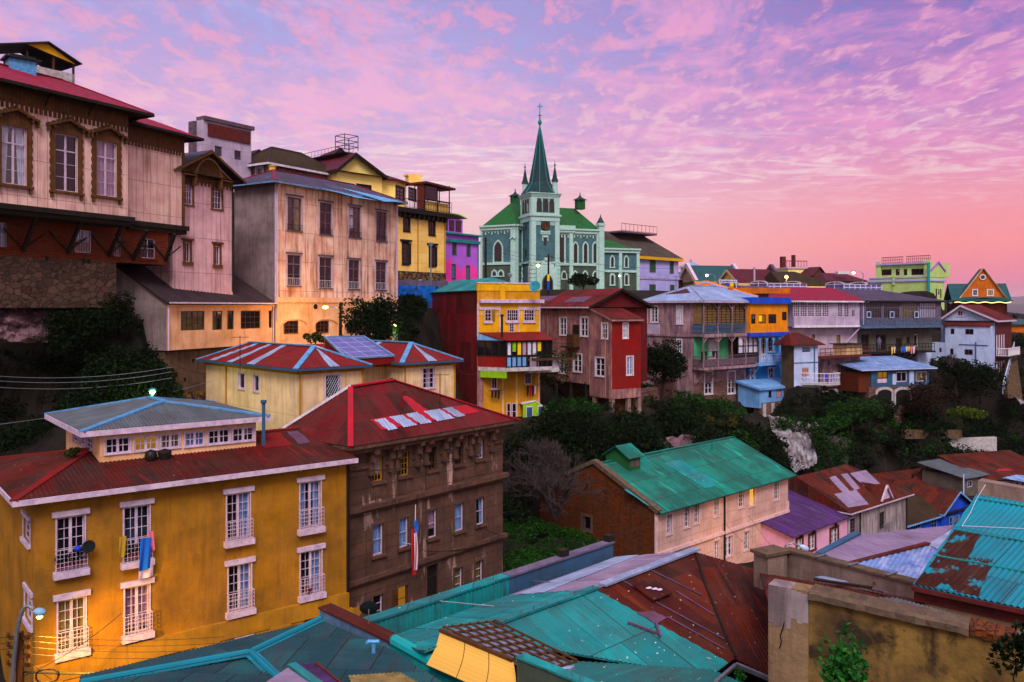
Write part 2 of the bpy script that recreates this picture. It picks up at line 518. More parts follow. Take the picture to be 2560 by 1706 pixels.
class House:
 def __init__(s,name,label,cat,at=None,xa=0,xb=0,zt=(0,0),zb=(0,0),dep=None,xl=None,xr=None,mat='white',pts=None,z=None,group=None,ground=True,below=3.0,off=0.0):
  if pts is None:
   A,B=at(xa),at(xb)
   u=(B-A).normalized()
   p=V((-u.y,u.x))
   A=A+p*off;B=B+p*off
   if xl is not None:
    sl=(xl-1280)/F
    dep=(A.x-sl*A.y)/(sl*p.y-p.x)
   if xr is not None:
    sl=(xr-1280)/F
    dep=(B.x-sl*B.y)/(sl*p.y-p.x)
   pts=[A,B,B+p*dep,A+p*dep]
  s.p=[V((q[0],q[1]))for q in pts]
  n=len(s.p)
  s.f=[Fac(s.p[i],s.p[(i+1)%n])for i in range(n)]
  if z:
   s.z0,s.z1=z
  else:
   s.z1=s.f[0].ray(*zt)[1]
   s.z0=s.f[0].ray(*zb)[1]
  c=sum(s.p,V((0,0)))/n
  s.root=thing(name,label,cat,V((c.x,c.y,s.z0)),group)
  s.holes={i:[]for i in range(n)}
  s.mat=mat
  s.facemat={}
  s.extra=[]
  s.below=below
  s.d={}
  s.revd=.16
  if ground:
   for q in s.p:
    GROUND.append((q.x,q.y,s.z0))
   GROUND.append((c.x,c.y,s.z0))
 def dims(s):
  return[round(f.L,1)for f in s.f],round(s.z1-s.z0,1)
  # -- a window in a real opening
 def win(s,fi,x0,x1,yt,yb,**kw):
  k=dict(cols=2,rows=3,fm='white_paint',fw=.07,mw=.035,rec=.12,cas=0,casm=None,lint=None,sill=None,glass='glass',cur=None,rail=None,trans=None,mid=0,name='window',lm=None,sm=None,hole=True,o=0.0,bars=None,shut=None)
  k.update(s.d);k.update(kw)
  f=s.f[fi]
  xc=(x0+x1)/2
  z1=f.ray(xc,yt,k['o'])[1];z0=f.ray(xc,yb,k['o'])[1]
  ua=f.ray(x0,yt,k['o'])[0];ub=f.ray(x1,yt,k['o'])[0]
  return s.window(f,fi,ua,ub,z0,z1,k)
 def window(s,f,fi,ua,ub,z0,z1,k):
  o=k['o']
  if k['hole']:
   s.holes[fi].append((ua,ub,z0,z1))
   rec=-k['rec']+o
  else:
   rec=.02+o
  fw,mw=k['fw'],k['mw']
  mb=MB()
  th=.05
  def hb(za,zb):f.box(mb,ua,ub,za,zb,rec,rec+th)
  hb(z0,z0+fw);hb(z1-fw,z1)
  f.box(mb,ua,ua+fw,z0+fw,z1-fw,rec,rec+th)
  f.box(mb,ub-fw,ub,z0+fw,z1-fw,rec,rec+th)
  iu0,iu1,iz0,iz1=ua+fw,ub-fw,z0+fw,z1-fw
  c,r=k['cols'],k['rows']
  zt=iz1
  if k['trans']:
   zt=iz0+(iz1-iz0)*k['trans']
   f.box(mb,iu0,iu1,zt-fw*.6,zt+fw*.6,rec,rec+th+.012)
  if k['mid']:
   um=(iu0+iu1)/2
   f.box(mb,um-k['mid']/2,um+k['mid']/2,iz0,iz1,rec+.004,rec+th+.016)
  for i in range(1,c):
   if k['mid']and i*2==c:
    continue
   u=iu0+(iu1-iu0)*i/c
   f.box(mb,u-mw/2,u+mw/2,iz0,iz1,rec+.008,rec+th-.008)
  for j in range(1,r):
   z=iz0+(zt-iz0)*j/r
   f.box(mb,iu0,iu1,z-mw/2,z+mw/2,rec+.010,rec+th-.010)
  wo=mb.build(k['name'],k['fm'],s.root)
  pb=MB()
  cur=k['cur']
  if not cur and k['hole']and k['glass']in('glass','glass_maroon')and k['name']=='window' and ub-ua>.45 and rnd.random()<.3:
   cur=(rnd.choice(('curtain_white','curtain_tan','curtain_pink','curtain_blue')),rnd.choice(('full','left','right','full')),rnd.choice((0,.3,.55)))
  f.rect(pb,ua,ub,z0,z1,rec+.012)
  pb.build('pane','clear_glass' if cur else k['glass'],wo)
  if cur:
   cm,cov,zlo=cur
   cb=MB()
   wd=ub-ua
   spans={'full':[(.02,.98)],'left':[(.02,.5)],'right':[(.5,.98)],'sides':[(.02,.36),(.64,.98)]}[cov]
   for a,b in spans:
    kk=max(6,int((b-a)*wd/.05))
    i0=len(cb.v)
    for i in range(kk+1):
     uu=ua+wd*(a+(b-a)*i/kk)
     oo=rec-.07+.022*math.sin(i*1.9+uu)+.012*math.sin(i*.8)
     pin=.0
     if cov=='sides':
      e=(uu-ua)/wd
      pin=(.12*wd)*(-1 if e<.5 else 1)*((i/kk)if e<.5 else(1-i/kk))
     cb.v+=[f.pt(uu+pin,z0+(z1-z0)*zlo,oo),f.pt(uu,z1,oo)]
    for i in range(kk):
     a0=i0+2*i
     cb.f.append((a0,a0+2,a0+3,a0+1));cb.uv+=[(i*.1,0),(i*.1+.1,0),(i*.1+.1,1),(i*.1,1)]
   cb.build('curtain',cm,wo)
   ib=MB()
   f.rect(ib,ua-.05,ub+.05,z0-.05,z1+.05,rec-.18)
   ib.build('room_interior','dark_room',wo)
  if k['cas']:
   b=MB();q=k['cas']
   f.box(b,ua-q,ua,z0-.0,z1+q,o-.02,o+.045)
   f.box(b,ub,ub+q,z0-.0,z1+q,o-.02,o+.045)
   f.box(b,ua,ub,z1,z1+q,o-.02,o+.042)
   f.box(b,ua-q-.02,ub+q+.02,z0-q*.8,z0,o-.02,o+.075)
   b.build('casing',k['casm']or k['fm'],wo)
  if k['lint']:
   ov,hh,pr=k['lint']
   b=MB();zz=z1+(k['cas']or 0)+.001
   f.box(b,ua-ov,ub+ov,zz,zz+hh,o-.02,o+pr)
   b.build('lintel',k['lm']or k['fm'],wo)
  if k['sill']:
   ov,hh,pr=k['sill']
   b=MB()
   f.box(b,ua-ov,ub+ov,z0-hh,z0-.001,o-.02,o+pr)
   b.build('sill',k['sm']or k['fm'],wo)
  if k['rail']:
   frac,pr,rm,nb,nh=k['rail']
   b=MB()
   zr=z0+(z1-z0)*frac
   e=.06
   r_=.009
   for i in range(nh+1):
    z=z0+.03+(zr-z0-.03)*i/nh
    rr=r_*(1.6 if i==nh else 1)
    b.tube([f.pt(ua-e,z,o),f.pt(ua-e,z,o+pr),f.pt(ub+e,z,o+pr),f.pt(ub+e,z,o)],rr,5)
   for i in range(nb+1):
    u=ua-e+(ub-ua+2*e)*i/nb
    b.tube([f.pt(u,z0+.03,o+pr),f.pt(u,zr,o+pr)],r_,5)
   b.build('railing',rm,wo)
  if k['bars']:
   b=MB()
   nb=k['bars'][1]
   for i in range(nb):
    u=ua+(ub-ua)*(i+.5)/nb
    b.tube([f.pt(u,z0,rec+.09),f.pt(u,z1,rec+.09)],.012,5)
   b.build('window_bars',k['bars'][0],wo)
  if k['shut']:
   sm_,side=k['shut']
   for sd_ in side:
    b=MB()
    ww=(ub-ua)*.5
    us=ua-ww-.02 if sd_=='l' else ub+.02
    f.box(b,us,us+ww,z0,z1,o+.02,o+.07)
    for i in range(1,9):
     z=z0+(z1-z0)*i/9
     f.box(b,us+.05,us+ww-.05,z-.02,z+.02,o+.07,o+.085)
    b.build('shutter',sm_,wo)
  return wo
  # -- an arched window standing proud of the wall
 def lancet(s,fi,x0,x1,yt,yb,kind='pt',sur=.16,sm='trim_white',glass='glass_maroon',mul=(2,4),mm='maroon_frame',o=0.0,name='arched_window',sillp=True,pr=.10):
  f=s.f[fi]
  xc=(x0+x1)/2
  z1=f.ray(xc,yt)[1];z0=f.ray(xc,yb)[1]
  ua=f.ray(x0,yt)[0];ub=f.ray(x1,yt)[0]
  wd,h=ub-ua,z1-z0
  inn=arch(wd,h,kind)
  out=[(u-sur,z)if i==0 else(u+sur,z)if i==len(inn)-1 else None for i,(u,z)in enumerate(inn)]
  big=arch(wd+2*sur,h+sur*1.25,kind)
  out=[(u-sur,z)for u,z in big]
  mb=MB()
  m=min(len(inn),len(out))
  for i in range(m-1):
   a,b,c,d=inn[i],inn[i+1],out[i+1],out[i]
   q=[(ua+p[0],z0+p[1])for p in(a,b,c,d)]
   mb.poly([f.pt(*q[j],o+pr)for j in(0,1,2,3)][::-1])
   mb.poly([f.pt(*q[0],o),f.pt(*q[1],o),f.pt(*q[1],o+pr),f.pt(*q[0],o+pr)])
   mb.poly([f.pt(*q[3],o+pr),f.pt(*q[2],o+pr),f.pt(*q[2],o),f.pt(*q[3],o)])
  if sillp:
   f.box(mb,ua-sur*1.2,ub+sur*1.2,z0-sur*.8,z0,o-.02,o+pr+.05)
  wo=mb.build(name,sm,s.root)
  pb=MB()
  pb.poly([f.pt(ua+u,z0+z,o+.02)for u,z in inn][::-1])
  pb.build('pane',glass,wo)
  if mul:
   b=MB()
   c,r=mul
   for i in range(1,c):
    u=wd*i/c
    zt=max(z for(uu,z)in inn if abs(uu-u)<wd*.6)-(abs(u-wd/2)*1.2)
    f.box(b,ua+u-.03,ua+u+.03,z0,z0+zt,o+.021,o+.05)
   for j in range(1,r):
    z=h*.82*j/r
    f.box(b,ua,ub,z0+z-.025,z0+z+.025,o+.023,o+.047)
   b.build('mullion',mm,wo)
  return wo
 def part(s,mb,name,mat):
  return mb.build(name,mat,s.root)
 def fb(s,name,fi,xl,xr,xz,y0,y1,o0,o1,mat,par=None):
  f=s.f[fi]if isinstance(fi,int)else fi
  mb=MB()
  ua=f.ray(xl,y0)[0];ub=f.ray(xr,y0)[0]
  z1=f.ray(xz,y0)[1];z0=f.ray(xz,y1)[1]
  f.box(mb,ua,ub,z0,z1,o0,o1)
  return mb.build(name,mat,par or s.root)
 def finish(s,name='wall'):
  groups={}
  for i,f in enumerate(s.f):
   m=s.facemat.get(i,s.mat)
   mb=groups.setdefault(m,MB())
   zlo=s.z0-s.below
   hs=[(max(a,.01),min(b,f.L-.01),max(c,zlo+.01),min(d,s.z1-.01))for a,b,c,d in s.holes[i]]
   hs=[h for h in hs if h[1]>h[0]and h[3]>h[2]]
   us=sorted({0.0,f.L,*[h[0]for h in hs],*[h[1]for h in hs]})
   zs=sorted({zlo,s.z1,*[h[2]for h in hs],*[h[3]for h in hs]})
   for za,zb in zip(zs,zs[1:]):
    run=None
    for ua,ub in zip(us,us[1:]):
     cu,cz=(ua+ub)/2,(za+zb)/2
     inside=any(h[0]<cu<h[1]and h[2]<cz<h[3]for h in hs)
     if inside:
      if run is not None:
       f.rect(mb,run,ua,za,zb,0)
       run=None
     elif run is None:
      run=ua
    if run is not None:
     f.rect(mb,run,f.L,za,zb,0)
   r=s.revd
   for a,b,c,d in hs:
    mb.poly([f.pt(a,c,0),f.pt(a,c,-r),f.pt(a,d,-r),f.pt(a,d,0)][::-1])
    mb.poly([f.pt(b,c,0),f.pt(b,c,-r),f.pt(b,d,-r),f.pt(b,d,0)])
    mb.poly([f.pt(a,d,0),f.pt(a,d,-r),f.pt(b,d,-r),f.pt(b,d,0)])
    mb.poly([f.pt(a,c,0),f.pt(b,c,0),f.pt(b,c,-r),f.pt(a,c,-r)])
  first=groups.setdefault(s.mat,MB())
  for m,poly in s.extra:
   groups.setdefault(m or s.mat,MB()).poly(poly)
  top=groups[s.mat]
  top.poly([v3(p,s.z1-.002)for p in s.p])
  for m,mb in groups.items():
   if mb.f:
    mb.build(name,m,s.root)
  return s.root
  # -- roofs over a four-corner plan
 def corners(s,over=.5,base=None):
  A,B,D,C=[s.p[i]for i in(0,1,2,3)]if base is None else base
  e=(B-A).normalized();g=(C-A).normalized()
  if isinstance(over,(int,float)):
   over=(over,)*4
  of,orr,ob,ol=over
  return[A-e*ol-g*of,B+e*orr-g*of,D+e*orr+g*ob,C-e*ol+g*ob]
 def roof(s,kind,rise,mat,over=.5,axis='u',ins=(None,None),per=.2,amp=.022,ze=None,fascia=None,fm=None,cap=None,capw=.22,base=None,gable_mat=None,name='roof',ridge=.5,thick=.07,gside=None):
  """axis 'u': ridge runs along the front; 'v': ridge runs front to back"""
  ze=s.z1 if ze is None else ze
  A,B,D,C=s.corners(over,base)
  if axis=='v':
   A,B,D,C=B,D,C,A
  e=(B-A).normalized();g=(C-A)
  gl=g.length
  m0,m1=A+g*ridge,B+g*ridge
  i0,i1=ins
  if kind=='gable':
   i0=i1=0
  i0=gl/2 if i0 is None else i0
  i1=gl/2 if i1 is None else i1
  r0,r1=v3(m0+e*i0,ze+rise),v3(m1-e*i1,ze+rise)
  a,b,c,d=v3(A,ze),v3(B,ze),v3(C,ze),v3(D,ze)
  mb=MB()
  if(r1-r0).length<.05:
   r1=r0
   polys=[[a,b,r0],[d,c,r0]]
  else:
   polys=[[a,b,r1,r0],[d,c,r0,r1]]
  if i0>.01:polys.append([c,a,r0])
  if i1>.01:polys.append([b,d,r1])
  for p in polys:
   sheet(mb,p,per,amp,thick=thick)
  ro=mb.build(name,mat,s.root)
  s.last=dict(a=a,b=b,c=c,d=d,r0=r0,r1=r1)
  if i0<=.01 or i1<=.01:
   q=s.corners(0,base)
   if axis=='v':
    q=[q[1],q[2],q[3],q[0]]
   A0,B0,D0,C0=q
   zz=rise*(1-.0)
   for ei,(i,(p,qq))in enumerate(((i0,(C0,A0)),(i1,(B0,D0)))):
    if i<=.01:
     apex=(p+(qq-p)*(ridge if ei else 1-ridge))
     s.extra.append((gable_mat if gside in(None,ei)else None,[v3(p,s.z1),v3(qq,s.z1),v3(apex,ze+rise-.09)]))
  if cap:
   cb=MB()
   if(r1-r0).length>.05:cb.bar(r0+Z3*.03,r1+Z3*.03,capw,.06)
   if i0>.01:cb.bar(a,r0+Z3*.02,capw,.07);cb.bar(c,r0+Z3*.02,capw,.07)
   if i1>.01:cb.bar(b,r1+Z3*.02,capw,.07);cb.bar(d,r1+Z3*.02,capw,.07)
   cb.build('ridge_cap',cap,ro)
  if fascia:
   fb_=MB()
   edges=[(a,b),(b,d),(d,c),(c,a)]
   for k_,(p,q)in enumerate(edges):
    gab=(k_==3 and i0<=.01)or(k_==1 and i1<=.01)
    if gab:
     r_=r0 if k_==3 else r1
     for pp in(p,q):
      fb_.bar(pp-Z3*(.05+fascia/2),r_-Z3*(.05+fascia/2),.07,fascia)
    else:
     ed=(q-p).normalized()*.03
     fb_.bar(p-ed-Z3*(.02+fascia/2),q+ed-Z3*(.02+fascia/2),.08,fascia)
   fb_.build('fascia',fm or 'white_paint',ro)
   # soffit board just under the eaves
  sb=MB()
  sb.poly([v3(p,ze-.085)for p in(A,C,D,B)]if axis=='u' else[v3(p,ze-.085)for p in(A,C,D,B)])
  sb.build('soffit','dark_wood',ro)
  return ro
 def shed(s,pts,mat,per=.2,amp=.02,name='roof',fascia=None,fm=None,thick=.07):
  mb=MB()
  sheet(mb,pts,per,amp,thick=thick)
  ro=mb.build(name,mat,s.root)
  if fascia:
   fb_=MB()
   for p,q in zip(pts,list(pts[1:])+[pts[0]]):
    fb_.bar(V(p)-Z3*(.03+fascia/2),V(q)-Z3*(.03+fascia/2),.08,fascia)
   fb_.build('fascia',fm or 'white_paint',ro)
  return ro
def railing(mb,p,q,h,n,r=.02,rails=2,top=1.6):
 p,q=V(p),V(q)
 for i in range(rails):
  z=h*(1-i*.9/max(1,rails-1))if rails>1 else h
  mb.tube([p+Z3*z,q+Z3*z],r*(top if i==0 else 1),5)
 for i in range(n+1):
  a=p+(q-p)*i/n
  mb.tube([a,a+Z3*h],r,5)
  # ---------------------------------------------------------------- foliage
def leaf_mesh(name,pos,size,mat,parent=None,seed=1,upb=.35,asp=.62):
 """many small rhombic leaves, one mesh"""
 rs=np.random.RandomState(seed)
 pos=np.asarray(pos,dtype=np.float32)
 n=len(pos)
 nrm=rs.normal(size=(n,3));nrm[:,2]+=upb
 nrm/=np.linalg.norm(nrm,axis=1)[:,None]
 a=np.cross(nrm,rs.normal(size=(n,3)));a/=np.linalg.norm(a,axis=1)[:,None]
 b=np.cross(nrm,a)
 sz=(np.asarray(size)*rs.uniform(.6,1.35,n))[:,None]
 q=np.stack([pos-a*sz*.5,pos+b*sz*asp*.5+nrm*sz*.08,pos+a*sz*.5,pos-b*sz*asp*.5+nrm*sz*.08],1)
 off=np.zeros(3)
 p=parent
 while p is not None:
  off+=np.array(p.location)
  p=p.parent
 q=(q-off).reshape(-1,3)
 me=bpy.data.meshes.new(name)
 me.vertices.add(4*n);me.loops.add(4*n);me.polygons.add(n)
 me.vertices.foreach_set('co',q.astype(np.float32).ravel())
 me.loops.foreach_set('vertex_index',np.arange(4*n,dtype=np.int32))
 me.polygons.foreach_set('loop_start',np.arange(0,4*n,4,dtype=np.int32))
 me.polygons.foreach_set('loop_total',np.full(n,4,dtype=np.int32))
 me.materials.append(MATS[mat])
 me.update(calc_edges=True)
 o=bpy.data.objects.new(name,me)
 COL.objects.link(o)
 if parent is not None:
  o.parent=parent
 return o
def blob(c,r,n,rs,flat=1.0):
 """n points near the surface of a lumpy ellipsoid"""
 d=rs.normal(size=(n,3));d/=np.linalg.norm(d,axis=1)[:,None]
 k=rs.uniform(.55,1.05,n)**.6
 return np.array(c)+d*np.array(r)*k[:,None]
def crown_points(c,r,lumps,per,seed,lr=.42):
 rs=np.random.RandomState(seed)
 out=[]
 for i in range(lumps):
  d=rs.normal(size=3);d/=np.linalg.norm(d)
  if d[2]<-.5:d[2]*=-.4
  cc=np.array(c)+d*np.array(r)*rs.uniform(.35,.8)
  s=rs.uniform(.6,1.15)*lr
  out.append(blob(cc,np.array(r)*s,per,rs))
 return np.concatenate(out)
def limb_path(p,q,k,wob,rs):
 pts=[]
 for i in range(k+1):
  t_=i/k
  pts.append(V(p).lerp(V(q),t_)+V(rs.normal(size=3)*wob*math.sin(t_*math.pi)))
 return pts
def tree(name,label,cat,base,top_c,r,lumps,per,leaf,mat,seed,trunk_r=.16,group=None,lr=.42):
 t_=thing(name,label,cat,V(base),group)
 rs=np.random.RandomState(seed)
 mb=MB();mb.sm=True
 base=V(base);c=V(top_c)
 mb.tube(limb_path(base-Z3*.5,c-Z3*r[2]*.2,5,.08,rs),[trunk_r*(1.25-.18*i)for i in range(6)],8)
 for i in range(7):
  d=V(rs.normal(size=3));d.z=abs(d.z)*.6
  d.normalize()
  st=base.lerp(c,rs.uniform(.45,.85))
  en=c+V((d.x*r[0],d.y*r[1],d.z*r[2]))*.75
  mb.tube(limb_path(st,en,4,.1,rs),[trunk_r*.5,trunk_r*.4,trunk_r*.3,trunk_r*.18,trunk_r*.08],6)
 mb.build('trunk','bark',t_)
 leaf_mesh('crown',crown_points(c,r,lumps,per,seed+5,lr),leaf,mat,t_,seed)
 return t_
plain('white_paint','d6cfdc',.55,c2='b5a9bd')
plain('lilac_white','c9b6cc',.6,c2='a892ae')
plain('trim_white','aac6c4',.6,c2='94b0b0')
plain('dark_wood','221714',.8,c2='150e0d')
plain('brown_wood','5b3a24',.75,c2='3f2817')
plain('grey_wood','6a5866',.85,c2='4a3a48')
plain('black_iron','16161a',.5)
plain('grey_metal','8a8c98',.45,.6,c2='6a6c78')
plain('galvanised','7f9cc0',.45,.5,c2='5f7ea8')
plain('blue_metal','6f9fcf',.45,.3,c2='4f7fb0')
plain('dark_room','0b0a0c',.9)
plain('curtain_blue','8fa6d8',.9,c2='6f86bd')
plain('curtain_white','cfc9dd',.9,c2='b0a8c4')
plain('curtain_pink','b58aa6',.9,c2='94708c')
plain('curtain_tan','8c7a56',.9,c2='6e5c3c')
plain('curtain_purple','7f4fb0',.9,c2='5c3788')
plain('maroon_frame','3c1413',.6)
plain('bark','33291f',.9,c2='1d1712')
plain('twig','4a3e42',.9,c2='2c2428')
plain('stem_green','2c4a1c',.8)
plain('cloth_blue','2f6fd0',.9,c2='2559b0')
plain('cloth_tan','a98a45',.9)
plain('cloth_pink','d0506c',.9,c2='d99aa6')
plain('cloth_white','cdb9cf',.9)
plain('cloth_dark','17151f',.9)
plain('cloth_yellow','d9b83a',.9)
plain('cloth_red','a81c24',.9)
plain('pot_red','6a1e1c',.7)
plain('ball_blue','1d3fb8',.25)
plain('dish_dark','1d2a30',.5,c2='15201f')
plain('dish_teal','2f7f96',.5)
plain('lamp_shell','7fa3c4',.4)
plain('teal_frame','1f6f74',.6)
plain('green_shutter','1f5a4c',.7)
plain('yellow_wood','c79a3a',.7)
plain('concrete_white','b9b2b8',.85,c2='8d8790')
emis('lamp_amber','ffb347',22)
emis('lamp_white','fff0d0',18)
emis('lamp_green','d8ff70',22)
emis('warm_window','ffb020',1.1)
emis('warm_dim','d8922a',.35)
emis('string_light','ffb878',3)
# walls
surf('mansion_wall','e6c4be','d2a8a8','8a6250',grime=.32,ns=.7,st=.75,sx=1.6,sy=.12,seam=(.55,2.0,'6b4a3a'),bump=.1)
surf('mansion_brown','6e4c33','583a26','3a2618',ns=2,st=.5,seam=(.22,30,'3a2416'))
surf('pinkbrown_wall','e4c4bc','c8988a','80492c',grime=.36,ns=.5,lo=.42,hi=.68,st=.85,sx=1.5,sy=.13,slo=.47,shi=.66,seam=(1.05,2.3,'6d4634'),bump=.1)
surf('pinkgrey_wall','ceacb6','b8929e','7a585e',grime=.34,ns=.6,st=.7,sx=1.6,sy=.12,seam=(.8,2.4,'5d4046'),bump=.1)
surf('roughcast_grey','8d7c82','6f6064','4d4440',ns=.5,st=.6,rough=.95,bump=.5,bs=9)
surf('peach_plaster','e0b498','d09e7c','ac783e',ns=.6,st=.6,sx=1.2,sy=.15,gs=.5,rough=.92,bump=.3,bs=12)
surf('dirty_shade_concrete','6a5648','54443a','2f2722',ns=1.0,st=.7,rough=.95,bump=.4,bs=10)  # brown dirt on concrete; on one house side it stands for shade
surf('cream_metal','e2c8a8','d4b494','a8876c',ns=.7,st=.55,sx=2,sy=.12,seam=(.9,2.6,'ad8f70'),bump=.08)
surf('ochre_plaster','a8763e','88602e','5a4024',ns=.55,lo=.36,hi=.66,st=.45,sx=1.6,sy=.25,gs=.6,grime=.5,rough=.95,bump=.55,bs=11)
surf('ochre_trim','aa7c40','906a34','684a26',ns=.8,gs=.4,st=.5,rough=.9,bump=.2)
surf('brown_stone','644a42','4c3832','b49490',ns=.8,st=.85,sx=.6,sy=.12,slo=.56,shi=.62,rough=.9,bump=.25,seam=(1.3,.62,'2b1c1a'))
surf('brown_trim','624740','4a352f','80645c',ns=1.2,st=.5,rough=.85,bump=.2)
surf('rust_sheet','6e1420','4a0e14','2e0c0c',ns=.6,st=.85,sx=1.4,sy=.1,slo=.42,shi=.62,panel=(.95,2.6,'8a2038',.015),rough=.7,bump=.1)
surf('yellow_wall','dcaa34','c8922a','9a6a1c',ns=.7,gs=.3,st=.4,rough=.9,bump=.2)
surf('amber_wall','c4904a','b07c38','8a5a2a',ns=.7,gs=.4,st=.45,rough=.9,bump=.2)
surf('crimson_board','8f0d1f','7a0a18','5c0812',ns=.7,st=.4,seam=(.3,30,'5a0812'),rough=.6)
surf('crimson_dark','6a1026','560c1c','3a0a14',ns=.9,st=.5,seam=(.25,30,'4a0816'),rough=.65)
surf('worn_pink','ab7f7c','8c6268','5b4350',ns=.55,lo=.4,hi=.6,st=.8,sx=1.3,sy=.2,slo=.45,shi=.62,seam=(.9,2.6,'6a4a4c'),rough=.85)
surf('worn_mauve','a5868f','876a78','584558',ns=.6,lo=.4,hi=.6,st=.75,sx=1.3,sy=.2,slo=.46,shi=.62,seam=(.8,2.8,'62464c'),rough=.85)
surf('ruin_brick','7a5a58','5a3f40',ns=.8,lo=.4,hi=.6,brick=('8d6a66','4a3836',.5,.22),bump=.3)
surf('red_brick','6c2f1c','57241a',ns=.8,brick=('7d3c22','2f1712',.26,.085),bump=.3)
surf('brown_brick','623420','4c2618','22120d',ns=.7,brick=('784228','341c16',.30,.10),bump=.3)
surf('rubble_stone','4a362f','3b2d29','66504a',ns=1.2,stone=(.5,'2a2120'),bump=.7)
surf('stone_block','4c474a','3a3638','625c62',ns=1.0,stone=(.7,'1d1b18'),bump=.6)
surf('pale_rock','9a94a0','6a6268','3c332e',ns=.5,lo=.42,hi=.6,st=.8,sx=1.0,sy=.25,slo=.5,shi=.62,rough=.95,bump=1.0,bs=3.5)
surf('rock_mauve','7a606c','604a54','3a2c2c',ns=.5,st=.6,sx=.6,sy=.6,rough=.95,bump=.8,bs=4)
surf('cream_yellow','eec888','e2b876','c09a5c',ns=.8,gs=.3,grime=.25,st=.3,seam=(1.6,1.2,'b48a4c'),siding=None,rough=.85)
surf('yellow_siding','f2dc9c','e8cc88',ns=.8,gs=.3,grime=.2,siding=.22,rough=.85,bump=.25)
surf('graffiti_wall','3a2430','7a5a3a','8f8a4a',ns=2.2,lo=.5,hi=.56,st=.8,sx=2.5,sy=2.5,slo=.55,shi=.6,rough=.9)
surf('blue_mural','1f6fc8','1a4f9a','121a30',ns=1.5,st=.9,sx=1.2,sy=1.0,slo=.56,shi=.6,rough=.9)
surf('grey_violet','6f6480','5c526c','453c50',ns=1,st=.5,rough=.9)
surf('magenta_wall','a468cc','ae70d2','8e58b8',ns=.6,gs=.4,grime=.2,st=.3,rough=.85)
surf('hotpink_wall','e85cb0','d858a8','c04ea4',ns=.6,gs=.4,grime=.2,st=.3,rough=.85)
surf('church_blue','50727e','466672','3a5660',ns=.8,st=.25,siding=.45,rough=.8,bump=.12)
surf('church_olive','4c5a52','424e47','36423b',ns=.8,st=.4,rough=.85)
surf('lavender_wall','aaa6dc','9c98d0','827eac',ns=.6,gs=.4,grime=.25,st=.35,rough=.85)
surf('lavender_pale','b9a9c2','a898b4','85748f',ns=.8,st=.5,seam=(1.2,3,'8a7a94'),rough=.85)
surf('clapboard_mauve','bda9bb','ab97aa','85727f',ns=.8,st=.4,siding=.22,rough=.85,bump=.2)
surf('olive_grey','5e5a58','514d4c','3a3634',ns=.8,st=.5,rough=.9)
surf('white_blue','b4bee2','a4aed4','7a84b0',ns=.7,gs=.5,grime=.3,st=.4,rough=.85)
surf('sky_blue_wall','3f87c6','3678b4','2c649a',ns=.7,st=.35,seam=(.6,3,'2c6096'),rough=.8)
surf('pale_blue_wall','7fa6dc','6c94cc','4f7cb4',ns=.7,st=.4,seam=(.5,3,'5f86b8'),rough=.8)
surf('orange_wall','dc8e1c','cc8018','9a6a20',ns=.8,gs=.5,grime=.3,st=.4,rough=.8)
surf('gable_orange','c26f14','b06010','8a4a10',ns=.8,st=.35,rough=.8)
surf('lime_wall','b2c68a','a6ba7e','92a66c',ns=.7,gs=.3,grime=.25,st=.25,rough=.85)
surf('lime_bright','8fb81c','7fa818',ns=1,rough=.8)
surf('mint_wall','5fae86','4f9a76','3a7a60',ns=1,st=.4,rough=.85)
surf('slate_blue','3f5f82','355272','2a415c',ns=.8,st=.4,rough=.8)
surf('pink_house','c8a6a2','b89692','8f706c',ns=.7,gs=.6,st=.4,seam=(1.7,.85,'8a666a'),rough=.88,bump=.15)
plain('rose_trim','d2b4b8',.7,c2='b8989c')
surf('candy_pink','d4a4c0','c896b2','a68294',ns=.8,gs=.4,grime=.3,st=.35,rough=.85,bump=.2)
surf('white_plaster','a89aa2','8d7f88','5f5258',ns=.6,st=.75,sx=1.2,sy=.15,slo=.46,shi=.62,rough=.9,bump=.2)
surf('cobalt_wall','1a58d4','1346b4','10389a',ns=.8,st=.3,rough=.75)
surf('weather_board','6b625f','57504e','3f3a38',ns=.8,st=.5,siding=.25,rough=.9,bump=.3)
surf('tan_wall','846a44','5c4830','1a1512',ns=.9,lo=.40,hi=.58,st=.85,sx=.9,sy=.6,slo=.52,shi=.62,rough=.95,bump=.6,bs=8,speck='4a3818')
surf('tan_wall_pale','87705c','6f5a4a','40342c',ns=.9,st=.6,rough=.95,bump=.5,bs=9)
surf('coping_stone','6b5a50','54463f','342c28',ns=2.5,st=.5,rough=.95,bump=.6,bs=14)
surf('parapet_concrete','8f7a76','7a6662','493c3a',ns=1.0,st=.6,sx=1.5,sy=.3,rough=.95,bump=.4,bs=12)
surf('cream_wall','cbb193','bfa283','a08468',ns=.9,st=.3,rough=.9)
surf('maroon_board','6a2f30','552426','3c191b',ns=2,st=.4,rough=.7)
surf('yellow_panel','d2a868','c49858','8a6434',ns=.8,st=.6,sx=1.8,sy=.25,slo=.6,shi=.7,rough=.7,bump=.1)
surf('teal_metal','1f8f94','187a82','2a4a58',ns=.9,st=.8,sx=1.5,sy=.25,slo=.52,shi=.66,rough=.6,bump=.15)
